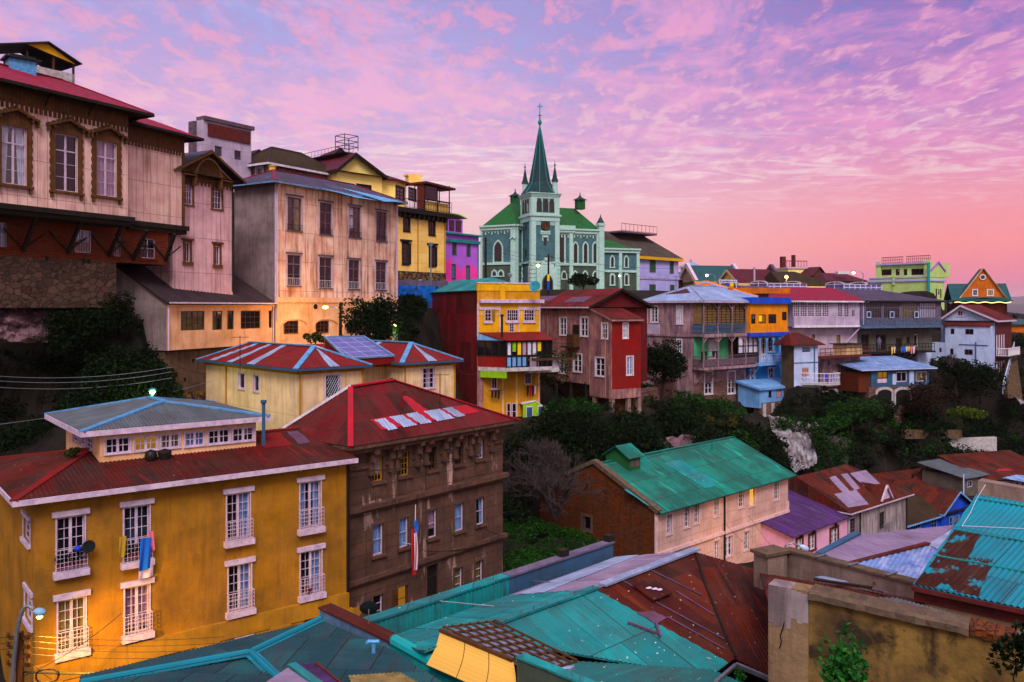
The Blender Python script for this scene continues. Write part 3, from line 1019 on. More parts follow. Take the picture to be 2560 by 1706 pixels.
# roofs
surf('roof_crimson','8d1c44','7a1a3a','5e1630',ns=1.2,st=.5,sx=3,sy=.3,rough=.7)
surf('roof_rustred','4a1812','341210','84242a',ns=.5,lo=.42,hi=.62,st=.85,sx=1.3,sy=.14,slo=.56,shi=.68,panel=(.85,2.0,'621c1a',.02),rough=.75,speck='8a6a66')
surf('roof_brown_red','54141c','3c1014','6e2a2c',ns=.7,st=.6,sx=1.5,sy=.2,panel=(1.1,1.7,'76202a',.02),rough=.75)
surf('roof_violet','4a4058','3c354a','5a5c84',ns=.6,st=.6,sx=.5,sy=.4,rough=.65)
surf('roof_dark','332730','281f24','4a3b4c',ns=.6,st=.7,sx=1.2,sy=.2,panel=(1.1,2.2,'3d3038',.01),rough=.85)
surf('roof_moss','3a2c22','2c231c','4c3a20',ns=.8,st=.5,rough=.9,speck='4f4632')
surf('roof_striped_red','7a1c26','671820','8e3038',ns=1,st=.4,rough=.7)
surf('roof_teal','107a72','0a5a56','22a898',ns=.35,lo=.42,hi=.58,st=.8,sx=.7,sy=.1,slo=.58,shi=.66,grime=.32,panel=(1.25,2.3,'0b5e58',.03),rough=.6)
surf('roof_turq','128c94','0d727c','3ab0ae',ns=.5,lo=.42,hi=.62,st=.5,sx=1.2,sy=.16,slo=.56,shi=.7,grime=.55,panel=(1.3,2.4,'0b6670',.02),rough=.6,speck='cfe6e4')
surf('roof_slate_teal','2a4a55','1f5f68','3d4450',ns=.45,lo=.46,hi=.58,st=.8,sx=1.2,sy=.12,slo=.5,shi=.64,panel=(1.1,2.2,'1a3c48',.02),rough=.7)
surf('roof_greyteal','2c6a70','3d5a5e','24807f',ns=.5,st=.6,sx=1.5,sy=.15,rough=.65,speck='c8d4d4')  # grey green sheet metal with pale specks
surf('roof_rust','4a1610','330d0a','7c3a26',ns=.6,lo=.42,hi=.62,st=.7,sx=1.4,sy=.12,slo=.55,shi=.68,panel=(.95,2.3,'6a2a1e',.022),rough=.8,speck='b59a98')
surf('roof_aqua','137890','0e6880','0b5268',ns=.8,st=.6,sx=2.2,sy=.1,panel=(1.5,1.9,'158aa2',.016),rough=.6)
surf('roof_aqua_rust','3d1a18','137890','5f3a34',ns=2.2,lo=.55,hi=.60,st=.6,sx=1.8,sy=.3,rough=.8)
surf('roof_lavender','8a7a96','78688a','9c8ca4',ns=.5,st=.6,sx=.9,sy=.14,panel=(2.0,3.0,'837294',.014),rough=.6)
surf('roof_iceblue','7f9ad0','5f7db8','b0bce0',ns=1.2,st=.7,sx=1.6,sy=.3,slo=.48,shi=.6,rough=.5,metal=.3)
surf('roof_silver','8fa0c8','7d8eb8','6a6a90',ns=.7,st=.5,sx=1.5,sy=.2,panel=(1.0,3.0,'9aa9d0',.012),rough=.5,metal=.2)
surf('roof_purple','4c3068','3f2858','6a4a86',ns=.5,lo=.42,hi=.6,st=.7,sx=2.2,sy=.2,slo=.5,shi=.64,rough=.6)
surf('roof_maroon','5a1030','4c0e28','3c0a20',ns=.8,st=.3,rough=.6)
surf('roof_green','0d6236','0b552f','0a4728',ns=.8,st=.4,rough=.7)
surf('spire_slate','0f3c44','0c3038','1a5660',ns=.6,st=.4,brick=('184e58','08242a',.35,.28),rough=.55,bump=.2)
surf('roof_greybrown','514844','403836','2a2422',ns=.5,st=.7,sx=.8,sy=.2,rough=.85)
surf('roof_tealflat','12555e','0f4a54',ns=.8,rough=.6)
surf('sheet_silver','9aa4c4','8792b4','6c6f8c',ns=.9,st=.5,sx=2,sy=.2,rough=.5,metal=.25)
surf('sheet_pinkred','a81c3c','981a36','7a1830',ns=.9,st=.4,sx=2,sy=.2,rough=.6)
surf('sheet_mauve','6a4a66','5a3f58','4a3248',ns=.9,st=.5,sx=2,sy=.2,rough=.65)
surf('sheet_red','7f1a26','6c161f','541218',ns=.9,st=.5,sx=2,sy=.2,rough=.65)
surf('grey_corrugate','5c626e','4f5560','3f444e',ns=.9,st=.4,sx=2,sy=.2,rough=.6)
surf('skylight_glass','5a5a94','62629a',ns=1.0,rough=.35,seam=(1.0,.75,'c8c6ec'),grime=.1)
surf('lattice_slats','8a6f50','755b40','3a2c22',ns=2,st=.4,siding=.28,rough=.85,bump=.3)
surf('iron_blue','3f5878','33475f','6a86a8',ns=5,st=.8,sx=4,sy=4,slo=.5,shi=.55,rough=.6)
surf('tile_grey','3c4a50','323e44',ns=2,rough=.7)
# ground
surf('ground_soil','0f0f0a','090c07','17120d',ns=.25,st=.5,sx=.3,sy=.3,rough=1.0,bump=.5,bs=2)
surf('road_asphalt','26242a','1e1c22',ns=.5,rough=.9)
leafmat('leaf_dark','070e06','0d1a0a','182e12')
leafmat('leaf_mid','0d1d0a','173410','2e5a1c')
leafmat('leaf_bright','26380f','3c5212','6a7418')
leafmat('leaf_olive','1d2410','333618','4f4f20')
leafmat('leaf_grass','0f260a','183e0e','2c5a16')
leafmat('leaf_brown','1d1512','2b1d18','3c2a22')
leafmat('leaf_vine','123a18','1c5a20','3f8030')
DS=1.1
m_at=ref_line(0,40,319,46.1)
h=House('mansion','long pale boarded mansion with crimson roof and pedimented windows at the left edge','house',m_at,-150,319,(0,206),(0,523),dep=6.2,mat='mansion_wall',ground=False,below=.0)
h.d=dict(fm='lilac_white',fw=.06,mw=.025,rec=.14)
win_m=[(3,66,317,462,'sides'),(137,194,337,479,None),(240,291,355,491,'full')]
for x0,x1,a,b,cu in win_m:
 h.win(0,x0,x1,a,b,cols=2,rows=3,trans=.72,mid=.11,cur=('curtain_white',cu,0)if cu=='sides' else('curtain_pink',cu,0)if cu else None,glass='glass_maroon')
f=h.f[0]
for x0,x1,a,b,cu in[(-105,-48,292,445,None)]:
 h.win(0,x0,x1,a,b,cols=2,rows=3,trans=.72,mid=.11,glass='glass_maroon')
for xl,xr,ya,xs0,xs1 in((-12,82,273,3,66),(124,208,300,137,194),(230,304,319,240,291),(-122,-32,246,-105,-48)):
 mb=MB()
 u0,zl=f.ray(xl,0)[0],0
 u1=f.ray(xr,0)[0]
 xm=(xl+xr)/2
 za=f.ray(xm,ya)[1]
 um=(u0+u1)/2
 zb=za-.5
 hw=(u1-u0)/2+.22
 f.bar(mb,(um-hw,zb),(um+.05,za),.13,.0,.34)
 f.bar(mb,(um-.05,za),(um+hw,zb),.13,.0,.342)
 mb.poly([f.pt(um-hw*.9,zb,.05),f.pt(um+hw*.9,zb,.05),f.pt(um,za-.05,.05)])
 for i in range(9):
  uu=um+hw*(i-4)/4.2
  f.box(mb,uu-.05,uu+.05,za+.04-abs(i-4)/4*.85,za+.14-abs(i-4)/4*.5,.05,.30)
 h.part(mb,'pediment','mansion_brown')
 # carved surround
 mb=MB()
 a0,a1=f.ray(xs0,0)[0],f.ray(xs1,0)[0]
 zt_=f.ray((xs0+xs1)/2,[w_ for w_ in win_m if w_[0]==xs0][0][2]if xs0>0 else 292)[1]
 zb_=f.ray((xs0+xs1)/2,[w_ for w_ in win_m if w_[0]==xs0][0][3]if xs0>0 else 445)[1]
 f.box(mb,a0-.26,a0-.01,zb_,zb+.02,-.02,.09);f.box(mb,a1+.01,a1+.26,zb_,zb+.02,-.02,.09)
 f.box(mb,a0-.01,a1+.01,zt_+.01,zb+.02,-.02,.085)
 f.box(mb,a0-.34,a1+.34,zb_-.16,zb_-.01,-.02,.17)
 for uu in(a0-.2,a1+.2):
  f.box(mb,uu-.08,uu+.08,zb_-.42,zb_-.16,-.02,.13)
 for k_ in range(7):
  zz=zb_+(zt_-zb_)*(k_+.5)/7
  f.box(mb,a0-.31,a0-.26,zz-.12,zz+.12,-.02,.085);f.box(mb,a1+.26,a1+.31,zz-.12,zz+.12,-.02,.085)
 h.part(mb,'window_surround','mansion_brown')
zt=h.z1
mb=MB()
f.box(mb,-.02,f.L+.02,zt-.95,zt,-.02,.05)
h.part(mb,'frieze_boards','mansion_brown')
mb=MB()
k_=int(f.L/.26)
for i in range(k_):
 u=f.L*i/k_
 f.box(mb,u+.05,u+.19,zt-1.25,zt-.95,-.02,.06)
h.part(mb,'scalloped_trim','mansion_brown')
h.roof('hip',1.75,'roof_crimson',over=(.95,1.1,.5,.5),ins=(3,3.4),per=.35,amp=.012,fascia=.16,fm='dark_wood',cap='roof_crimson')
for x in(112,220):
 mb=MB()
 u=f.ray(x,250)[0]
 mb.tube([f.pt(u,zt-.75,.05),f.pt(u,zt-.3,.3),f.pt(u,zt-.08,.8)],.045,6)
 h.part(mb,'eave_bracket','dark_wood')
mb=MB()
mb.tube([f.pt(f.L,zt-.9,.03),f.pt(f.L+.3,zt-.5,.2),f.pt(f.L+.75,zt-.2,.5)],.04,6)
h.part(mb,'eave_bracket','dark_wood')
mb=MB()
zl=f.ray(0,509)[1]
f.box(mb,0,f.L+.25,zl-.28,zl,-.02,.38);f.box(mb,0,f.L+.1,zl-.52,zl-.28,-.02,.22)
mb.box(f.pt(0,zl-.56,.1),v3(f.u*f.L,0),v3(-f.n*2.2,0),V((0,0,.12)))
h.part(mb,'ledge','dark_wood')
# wing set a little further back
w_at=ref_line(323,47.4,460,51.1)
ww=House('mansion_wing','blank boarded wing with crimson roof set back beside the pale mansion','house',w_at,318,460,(323,309),(323,551),dep=5,mat='mansion_wall',ground=False,below=.0)
fw_=ww.f[0]
zt=ww.z1
mb=MB();fw_.box(mb,0,fw_.L,zt-1.1,zt,-.02,.04);ww.part(mb,'frieze_boards','mansion_brown')
mb=MB()
for i in range(18):
 u=fw_.L*i/18
 fw_.box(mb,u+.05,u+.2,zt-1.35,zt-1.1,-.02,.05)
fw_.box(mb,fw_.L-.2,fw_.L+.02,ww.z0,zt-1.1,-.02,.06)
ww.part(mb,'scalloped_trim','mansion_brown')
ww.roof('hip',1.3,'roof_crimson',over=(.8,.95,.4,0),ins=(0,2.6),per=.35,amp=.012,fascia=.15,fm='dark_wood')
mb=MB();zl2=ww.z0
fw_.box(mb,0,fw_.L+.15,zl2-.3,zl2,-.02,.34);fw_.box(mb,0,fw_.L+.05,zl2-.55,zl2-.3,-.02,.2)
mb.box(fw_.pt(0,zl2-.56,.1),v3(fw_.u*fw_.L,0),v3(-fw_.n*2.0,0),V((0,0,.12)))
ww.part(mb,'ledge','dark_wood')
ww.finish()
# skylight box on the roof and the lookout terrace
mb=MB()
c=P(52,178,43.5)
mb.cbox(c-Z3*.6,1.35,1.0,1.15,.75);b=mb.build('roof_skylight','blue_metal',h.root)
mb=MB();mb.cbox(c+Z3*.55,1.8,1.4,.1,.75);mb.cbox(c+Z3*.65,1.3,1.0,.14,.75);mb.build('skylight_lid','black_iron',b)
lk=ref_line(40,45.6,187,48.2)
A,B=lk(62),lk(187);u=(B-A).normalized();n_=V((-u.y,u.x))
zb_,zp=zat(225,46),zat(165,46.5)
mb=MB()
th=.18
for o_,ln,dr in((A,(B-A).length,u),(B-u*th,3.0,n_),(A,3.0,n_),(A+n_*3,(B-A).length,u)):
 mb.box(v3(o_,zb_),v3(dr*ln,0),v3((n_ if dr is u else u)*th,0),V((0,0,zp-zb_)))
lt=mb.build('lookout_parapet','concrete_white',h.root)
zr=zat(133,46.5)
L_=(B-A).length
for q in(A+u*.1,A+u*(L_*.55),B-u*.12,A+n_*2.9+u*.1,B+n_*2.9-u*.12,A+u*L_*.55+n_*2.9):
 mb=MB()
 mb.box(v3(q,zp-.02),v3(u*.11,0),v3(n_*.11,0),V((0,0,zr-zp)))
 mb.build('lookout_post','brown_wood',lt)
mb=MB()
a0,b0=v3(A-u*1.7-n_*.4,zr-.1),v3(B+u*.3-n_*.4,zr-.1)
am=v3(A+u*(L_*.42)-n_*.4,zr+.78)
bk=v3(n_*3.8,0)
sheet(mb,[a0,am,am+bk,a0+bk],.2,.012);sheet(mb,[am,b0,b0+bk,am+bk],.2,.012)
mb.build('lookout_roof','tile_grey',lt)
mb=MB()
mb.poly([a0+v3(n_*.25,-.12)*1+v3(u*1.5,.62),b0+v3(n_*.25,-.1)-v3(u*.3,0),am+v3(n_*.25,-.1)])
mb.build('lookout_gable','yellow_wood',lt)
h.finish()
# brick storey under the overhang, and the stone retaining wall below it
br=House('brick_basement','dark red brick storey with barred windows under the overhanging mansion','house',m_at,-150,455,(0,528),(0,641),dep=4,off=1.3,mat='red_brick',ground=False,below=.0)
br.d=dict(fm='lilac_white',fw=.05,cols=2,rows=2,glass='glass_maroon',sill=(.05,.12,.08),sm='red_brick',bars=('black_iron',5))
for x0,x1,a,b in((-60,-20,552,612),(-15,18,556,617),(187,229,576,632),(284,304,592,641),(353,388,597,646)):
 br.win(0,x0,x1,a,b,o=0)
fb_=br.f[0]
for x0,y0,x1,y1 in((88,541,56,628),(200,552,168,634),(302,565,270,641),(364,576,331,649),(434,586,412,652)):
 u0,z0=fb_.ray(x1,y1);u1,z1=f.ray(x0,y0)
 mb=MB()
 top=f.pt(u1,z1,.1)
 mb.bar(fb_.pt(u0,z0,.05),top,.16,.2);mb.bar(fb_.pt(u0,z0+.1,.05),fb_.pt(u0-1.1,z0+1.2,.05),.07);mb.bar(fb_.pt(u0,z0+.1,.05),fb_.pt(u0+1.2,z0+1.0,.05),.07)
 br.part(mb,'bracket_strut','dark_wood')
br.finish()
rs_i=np.random.RandomState(12)
rw=House('retaining_wall','rubble stone retaining wall below the brick storey, ivy at its foot','wall',m_at,-150,322,(0,640),(0,765),dep=2.5,off=1.15,mat='rubble_stone',ground=False,below=.1)
mb=MB()
for x,y in((117,640),(209,645),(222,647)):
 u,z=rw.f[0].ray(x,y)
 rw.f[0].box(mb,u-.1,u+.1,z-.3,z-.02,.0,.02)
rw.part(mb,'drain_hole','dark_room')
rw.finish()
pts=[]
for i in range(70):
 x,y=rs_i.uniform(118,320),rs_i.uniform(-1,1)
 yy=790-70*max(0,(x-190)/130)+y*34+40
 u,z=rw.f[0].ray(x,yy,.3)
 pts.append(blob(rw.f[0].pt(u,z,.25),(.55,.35,.55),90,rs_i))
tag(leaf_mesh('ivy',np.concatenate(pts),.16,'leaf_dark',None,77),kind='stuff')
# mauve rock shelf in front of the stone wall
mb=MB();mb.sm=True
rs=np.random.RandomState(3)
gx,gy=60,30
grid=[]
mb.sm=False
for j in range(gy):
 for i in range(gx):
  t_=i/(gx-1);s_=j/(gy-1)
  px=-140+295*t_
  yt=752+18*t_+26*max(0,t_-.75)*4
  py=yt+(858-yt-30*max(0,t_-.8))*s_
  d=40.2+(px+140)*.0165-1.6*math.sin(min(1,s_*1.25)*math.pi*.5)*(1-.2*t_)+.8*noise.fractal(V((px*.02,py*.03,1)),1.0,2.0,5)+(2.2*max(0,t_-.88)*8)
  grid.append(P(px,py,d))
mb.v=grid
for j in range(gy-1):
 for i in range(gx-1):
  a=j*gx+i
  mb.f.append((a,a+gx,a+gx+1,a+1));mb.uv+=[(i*.4,-j*.3),(i*.4,-j*.3-.3),(i*.4+.4,-j*.3-.3),(i*.4+.4,-j*.3)]
tag(mb.build('rock_ledge','rock_mauve'),kind='structure')
# narrow house with carved gable
n_at=ref_line(461,51.6,580,55.1)
h=House('gabled_house','narrow mauve house with carved brown gable between mansion and large stained house','house',n_at,432,582,(582,452),(461,690),dep=7,mat='pinkgrey_wall',ground=False,below=8)
h.d=dict(fm='lilac_white',fw=.06,mw=.03,casm='mansion_brown',glass='glass')
for x0,x1,a,b in((461,481,447,512),(531,554,463,523)):
 h.win(0,x0,x1,a,b,cols=3,rows=4,cas=.13,lint=(.3,.12,.14),lm='mansion_brown')
for x0,x1,a,b in((462,475,606,655),(537,549,615,662)):
 h.win(0,x0,x1,a,b,cols=2,rows=1,cas=.14,lint=(.28,.12,.13),sill=(.2,.25,.12),lm='mansion_brown',sm='mansion_brown')
h.roof('gable',1.75,'roof_violet',over=(.6,.7,.3,.3),axis='v',per=.3,amp=.015,fascia=.16,fm='mansion_brown')
f=h.f[0]
mb=MB()
um=f.L/2
for sg in(-1,1):
 for i in range(6):
  a0,a1=i/6*math.pi/2,(i+1)/6*math.pi/2
  f.bar(mb,(um+sg*1.15*math.sin(a0),h.z1-.35+1.45*math.cos(a0)),(um+sg*1.15*math.sin(a1),h.z1-.35+1.45*math.cos(a1)),.09,.46,.55)
 f.bar(mb,(um+sg*1.1,h.z1-.2),(um+sg*2.2,h.z1-.2),.09,.46,.545)
 f.bar(mb,(um+sg*1.15,h.z1-.9),(um+sg*1.15,h.z1+.1),.1,.0,.55)
h.part(mb,'gable_tracery','mansion_brown')
mb=MB();f.box(mb,0,f.L,h.z1-.55,h.z1+.0,-.02,.035)
mb.poly([f.pt(.2,h.z1,.03),f.pt(f.L-.2,h.z1,.03),f.pt(um,h.z1+1.55,.03)])
for i in range(16):
 u=f.L*i/16
 f.box(mb,u+.04,u+.18,h.z1-.75,h.z1-.55,-.02,.045)
h.part(mb,'gable_boards','mansion_brown')
mb=MB();mb.tube([f.pt(f.L-.07,h.z0-1,.06),f.pt(f.L-.07,h.z1-.5,.06)],.05,6);h.part(mb,'drainpipe','dark_wood')
h.finish()
# pale tower block behind
t_at=ref_line(508,70,628,74.2)
h=House('pale_tower_house','pale flat-roofed block with dark maroon cladding under its cornice, behind the gabled house','house',t_at,508,628,(508,298),(508,470),xl=478,mat='lavender_pale',below=1)
h.d=dict(cols=1,rows=1,fm='grey_wood',glass='glass_blue')
h.win(0,537,555,366,391);h.win(0,586,603,377,400)
f=h.f[0]
h.fb('cladding',0,519,624,519,308,340,-.02,.12,'maroon_board')
mb=MB();f.box(mb,0,f.L+.25,h.z1-.05,h.z1+.3,-1,.22);h.part(mb,'cornice','grey_wood')
mb=MB();h.f[3].box(mb,.0,.8,h.z0,h.z1-.1,-.02,.3);h.part(mb,'chimney_flue','grey_wood')
h.finish()
g_at=ref_line(600,76,668,78)
h=House('maroon_shed','dark maroon gable-roofed shed behind the pale block with cladding','shed',g_at,622,668,(622,398),(622,440),dep=5,mat='crimson_dark',ground=False,below=1)
h.roof('gable',1.1,'roof_dark',over=.3,axis='v',per=.3,amp=.0,ridge=.5)
h.finish()
# pink hip-roofed house
p_at=ref_line(664,73,857,81)
h=House('pink_hip_house','pink rendered house with low dark hip roof peeping over the large stained house','house',p_at,672,850,(672,409),(672,500),xl=575,mat='worn_pink',below=1)
h.d=dict(cols=2,rows=2,fm='white_paint',cas=.16,glass='glass_maroon')
for x0,x1,a,b in((641,656,420,440),(605,619,426,447),(580,589,430,450)):
 h.win(3,x0,x1,a,b)
h.roof('hip',2.3,'roof_moss',over=.7,per=.35,amp=.012,fascia=.2,fm='white_paint',cap='roof_dark')
h.finish()
mb=MB();c=P(681,436,66);mb.lathe(c,[(.3,0),(.3,.62),(.36,.64),(.36,.7),(.02,.78)],10)
solo(mb,'chimney_pot','yellow_panel','short yellow chimney pot behind the blue ridge of the large stained house','chimney')
# large stained house
b_at=ref_line(690,58,992,69.2)
h=House('stained_house','large stained pinkish house with two rows of four tall windows and arched basement','house',b_at,688,993,(690,455),(690,868),xl=586,mat='pinkbrown_wall',ground=False,below=6)
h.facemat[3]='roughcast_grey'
h.d=dict(fm='grey_wood',fw=.08,mw=.04,rec=.1,cas=.1,casm='lavender_pale',glass='glass_maroon')
for x0,x1,a,b in((718,753,494,577),(799,829,508,587),(872,901,518,594),(940,966,530,603)):
 h.win(0,x0,x1,a,b,cols=2,rows=2,trans=.72,mid=.1,lint=(.15,.1,.14),sill=(.1,.08,.1),bars=None,rail=(.18,.06,'black_iron',9,1))
for x0,x1,a,b in((718,751,638,715),(798,829,644,721),(871,898,651,723),(939,965,656,725)):
 h.win(0,x0,x1,a,b,cols=2,rows=2,trans=.72,mid=.1,lint=(.15,.1,.14),sill=(.1,.08,.1),rail=(.25,.06,'white_paint',8,1),glass='glass')
h.fb('belt_course',0,688,993,690,743,756,-.02,.12,'peach_plaster')
h.fb('basement_plaster',0,688,993,690,757,885,-.02,.035,'peach_plaster')
f=h.f[0]
for x0,x1,w0,w1,a,b in((703,766,709,744,799,834),(783,843,789,820,799,832),(858,912,866,896,799,832)):
 h.lancet(0,x0,x1,a,b+16,kind='seg',sur=.1,sm='peach_plaster',glass='peach_plaster',mul=None,o=.036,name='arched_recess',sillp=False,pr=.12)
 h.win(0,w0,w1,a+3,b,cols=3,rows=3,hole=False,o=.06,cas=0,fm='brown_wood')
mb=MB();u,z=f.ray(788,767);mb.tube([f.pt(u,z,.04),f.pt(u,z,.06)],.22,12);h.part(mb,'vent_hole','dark_room')
mb=MB()
mb.tube([f.pt(.12,h.z1-.05,.5),f.pt(.1,h.z1-.6,.1),f.pt(.1,h.z0+2,.1)],.06,6)
f.box(mb,-.04,.1,h.z0+3.2,h.z1,-.02,.05);f.box(mb,f.L-.12,f.L+.04,h.z0+3.2,h.z1,-.02,.06)
h.part(mb,'drainpipe','lilac_white')
h.roof('hip',1.35,'roof_violet',over=.65,ins=(2.6,4),per=.3,amp=.018,fascia=.14,fm='galvanised',cap='roof_crimson')
L_=h.last
hp=plane_hit(L_['a'],L_['b'],L_['r1'])
for q in([(770,462),(800,470),(945,503),(890,495)],[(850,470),(905,482),(1008,506),(960,505)]):
 mb=MB();sheet(mb,[hp(*p)for p in q],.3,.018,lift=.03,thick=0);h.part(mb,'roof_patch','blue_metal')
h.finish()
# annex with dark lean-to roof
a_at=ref_line(417,48.5,684,58)
h=House('lean_to_annex','peach annex with mossy dark lean-to roof and brown multi-pane windows','house',a_at,417,683,(417,755),(417,877),xl=290,mat='peach_plaster',ground=False,below=0)
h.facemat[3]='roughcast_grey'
h.d=dict(fm='brown_wood',fw=.06,mw=.035,rec=.1,casm='brown_wood',glass='glass')
h.win(0,452,512,778,826,cols=4,rows=3,cur=('curtain_tan','full',0),mid=.05)
h.win(0,531,556,778,825,cols=2,rows=3,cur=('curtain_tan','left',0));h.win(0,568,585,777,824,cols=2,rows=1)
h.win(0,602,651,777,822,cols=4,rows=3);h.win(0,672,680,777,820,cols=1,rows=1)
f=h.f[0]
A,B,D,C=h.p
zl=CZ+(HY-661)/F*C.y
# rising side walls under the slope
h.extra.append(('roughcast_grey',[v3(C,h.z1),v3(A,h.z1),v3(C,zl-.1)]))
h.extra.append((None,[v3(B,h.z1),v3(D,h.z1),v3(D,zl-.1)]))
e=v3(f.u,0);g=v3((C-A).normalized(),0)
h.shed([v3(A,h.z1)-e*.2-g*.3-Z3*.12,v3(B,h.z1)+e*.1-g*.3-Z3*.12,v3(D,zl)+e*.1,v3(C,zl)-e*.2],'roof_dark',per=.3,amp=.02)
h.fb('fascia',0,417,683,417,757,766,-.02,.14,'peach_plaster')
mb=MB()
mb.bar(v3(A,h.z1-.06)-g*.36-e*.1,v3(B,h.z1-.06)-g*.36,.12,.1)
for u in(.05,f.L-.1):mb.tube([f.pt(u,h.z1-.1,.1),f.pt(u,h.z0,.1)],.05,6)
h.part(mb,'gutter','lilac_white')
h.finish()
h2=House('annex_base','dirty brown concrete base with a faded painted foot under the peach annex','wall',a_at,421,690,(417,876),(417,1030),dep=3.8,off=.35,mat='dirty_shade_concrete',ground=False,below=2)
h2.fb('graffiti',0,443,540,443,985,1045,-.02,.012,'graffiti_wall')
mb=MB()
for x,y in((483,901),(462,948)):
 u,z=h2.f[0].ray(x,y);h2.f[0].box(mb,u-.1,u+.1,z-.15,z+.1,0,.015)
h2.part(mb,'drain_hole','dark_room')
h2.finish()
# cream house with striped roof: three blocks
DS=.88
c_at=ref_line(746,51,1138,59.7)
A,B1,B2,B3=c_at(746),c_at(908),c_at(1008),c_at(1137)
u=(B3-A).normalized();p=V((-u.y,u.x))
q=1.9
dl=11.3
h=House('cream_house','cream metal-clad house with red roof striped silver and a sloping skylight','house',mat='cream_metal',pts=[A,B1,B1+p*q,B2+p*q,B2,B3,B3+p*dl,A+p*dl],z=(zat(1110,51),zat(921,51)),below=2)
h.d=dict(fm='lilac_white',fw=.06,mw=.03,rec=.1,cas=.07)
h.win(7,597,612,933,972,cols=1,rows=1,glass='glass_blue');h.win(7,634,648,938,979,cols=1,rows=1,glass='glass_blue')
h.win(0,814,849,938,996,cols=1,rows=1,cas=.09)
h.win(4,1057,1086,920,971,cols=3,rows=4,mid=.05)
f=h.f[0]
mb=MB()
ua,z1=f.ray(814,938);ub,z0=f.ray(849,996)
for i in range(-6,9):
 for sg in(1,-1):
  x0=ua+(ub-ua)*(i/6.0)
  pts=[]
  for t_ in range(9):
   x=x0+sg*(z1-z0)*.62*t_/8;z=z0+(z1-z0)*t_/8
   if ua<=x<=ub:pts.append(f.pt(x,z,.07))
  if len(pts)>1:mb.tube([pts[0],pts[-1]],.014,4,False)
h.part(mb,'window_grille','grey_metal')
mb=MB()
for ff,u_ in((f,.06),(f,f.L-.08),(h.f[4],.1),(h.f[4],h.f[4].L-.06),(h.f[7],2.9)):
 mb.tube([ff.pt(u_,h.z1-.1,.07),ff.pt(u_,h.z0,.07)],.055,6)
for ff in(h.f[0],h.f[2],h.f[4],h.f[7],h.f[1],h.f[3],h.f[5]):
 ff.box(mb,-.03,ff.L+.03,h.z1-.34,h.z1-.04,-.02,.08 if ff in(h.f[0],h.f[4],h.f[7])else .075)
h.part(mb,'eave_board','ochre_trim')
for(a,b,nm)in((A,B1,'roof'),(B2,B3,'roof')):
 base=[a,b,b+p*dl,a+p*dl]
 h.roof('hip',1.05,'roof_striped_red',over=(.4,.35,.4,.4),axis='v',base=base,per=.25,amp=.016,fascia=.12,fm='slate_blue',cap='blue_metal',capw=.3,ins=(2.2,2.2))
 L_=h.last
 hits=[plane_hit(L_['a'],L_['b'],L_['r0']),plane_hit(L_['c'],L_['a'],L_['r0']),plane_hit(L_['d'],L_['c'],L_['r1'])]
 a3,b3,c3,d3,r0,r1=L_['a'],L_['b'],L_['c'],L_['d'],L_['r0'],L_['r1']
 # silver sheets, each a strip from ridge to eave
 def strip(e0,e1,g0,g1,s0,s1):
  mb=MB()
  sheet(mb,[e0.lerp(e1,s0),e0.lerp(e1,s1),g0.lerp(g1,s1),g0.lerp(g1,s0)],.25,.016,lift=.02,thick=0)
  h.part(mb,'roof_stripe','sheet_silver')
 for edge in((c3,a3,r0),(a3,b3,r0),(b3,d3,r0)):
  pass
  # edges: in this turned frame a-b is the right side, a-c front
 F0,F1,K0,K1=c3,a3,d3,b3
 for s0,s1 in((.14,.2),(.34,.40),(.55,.62)):
  e0,e1=v3(base[3],0),v3(base[0],0)
  strip(d3,c3,r1,r0,s0,s1)
  strip(b3,a3,r1,r0,s0,s1)
 for s0,s1 in((.42,.56),):
  mb=MB()
  m=.3
  sheet(mb,[c3.lerp(a3,s0),c3.lerp(a3,s1),r0.lerp(c3.lerp(a3,s1),.12),r0.lerp(c3.lerp(a3,s0),.12)],.25,.016,lift=.02,thick=0)
  h.part(mb,'roof_stripe','sheet_silver')
  # middle roof and the sloping skylight
a,b=v3(B1+p*q-p*.3,h.z1),v3(B2+p*q-p*.3,h.z1)
bk=v3(p*5,.95)
h.shed([a,b,b+bk,a+bk],'roof_striped_red',per=.25,amp=.016)
s_at=plane_hit(P(862,897,54.3),P(980,891,57.2),P(812,845,57.0))
q4=[P(866,898,54.0),P(984,891,56.8),s_at(908,842),s_at(812,844)]
mb=MB();mb.poly(q4)
sk=mb.build('skylight','skylight_glass',h.root)
mb=MB()
for i in range(4):mb.bar(q4[i]+Z3*.03,q4[(i+1)%4]+Z3*.03,.14,.1)
mb.build('skylight_frame','galvanised',sk)
mb=MB()
lo=h.z1-.1
mb.poly([q4[3],v3(q4[3],lo),v3(q4[0],lo),q4[0]]);mb.poly([q4[1],v3(q4[1],lo),v3(q4[2],lo),q4[2]]);mb.poly([q4[2],v3(q4[2],lo),v3(q4[3],lo),q4[3]])
mb.poly([q4[0],v3(q4[0],lo),v3(q4[1],lo),q4[1]])
mb.build('skylight_cheek','sheet_red',sk)
h.finish()
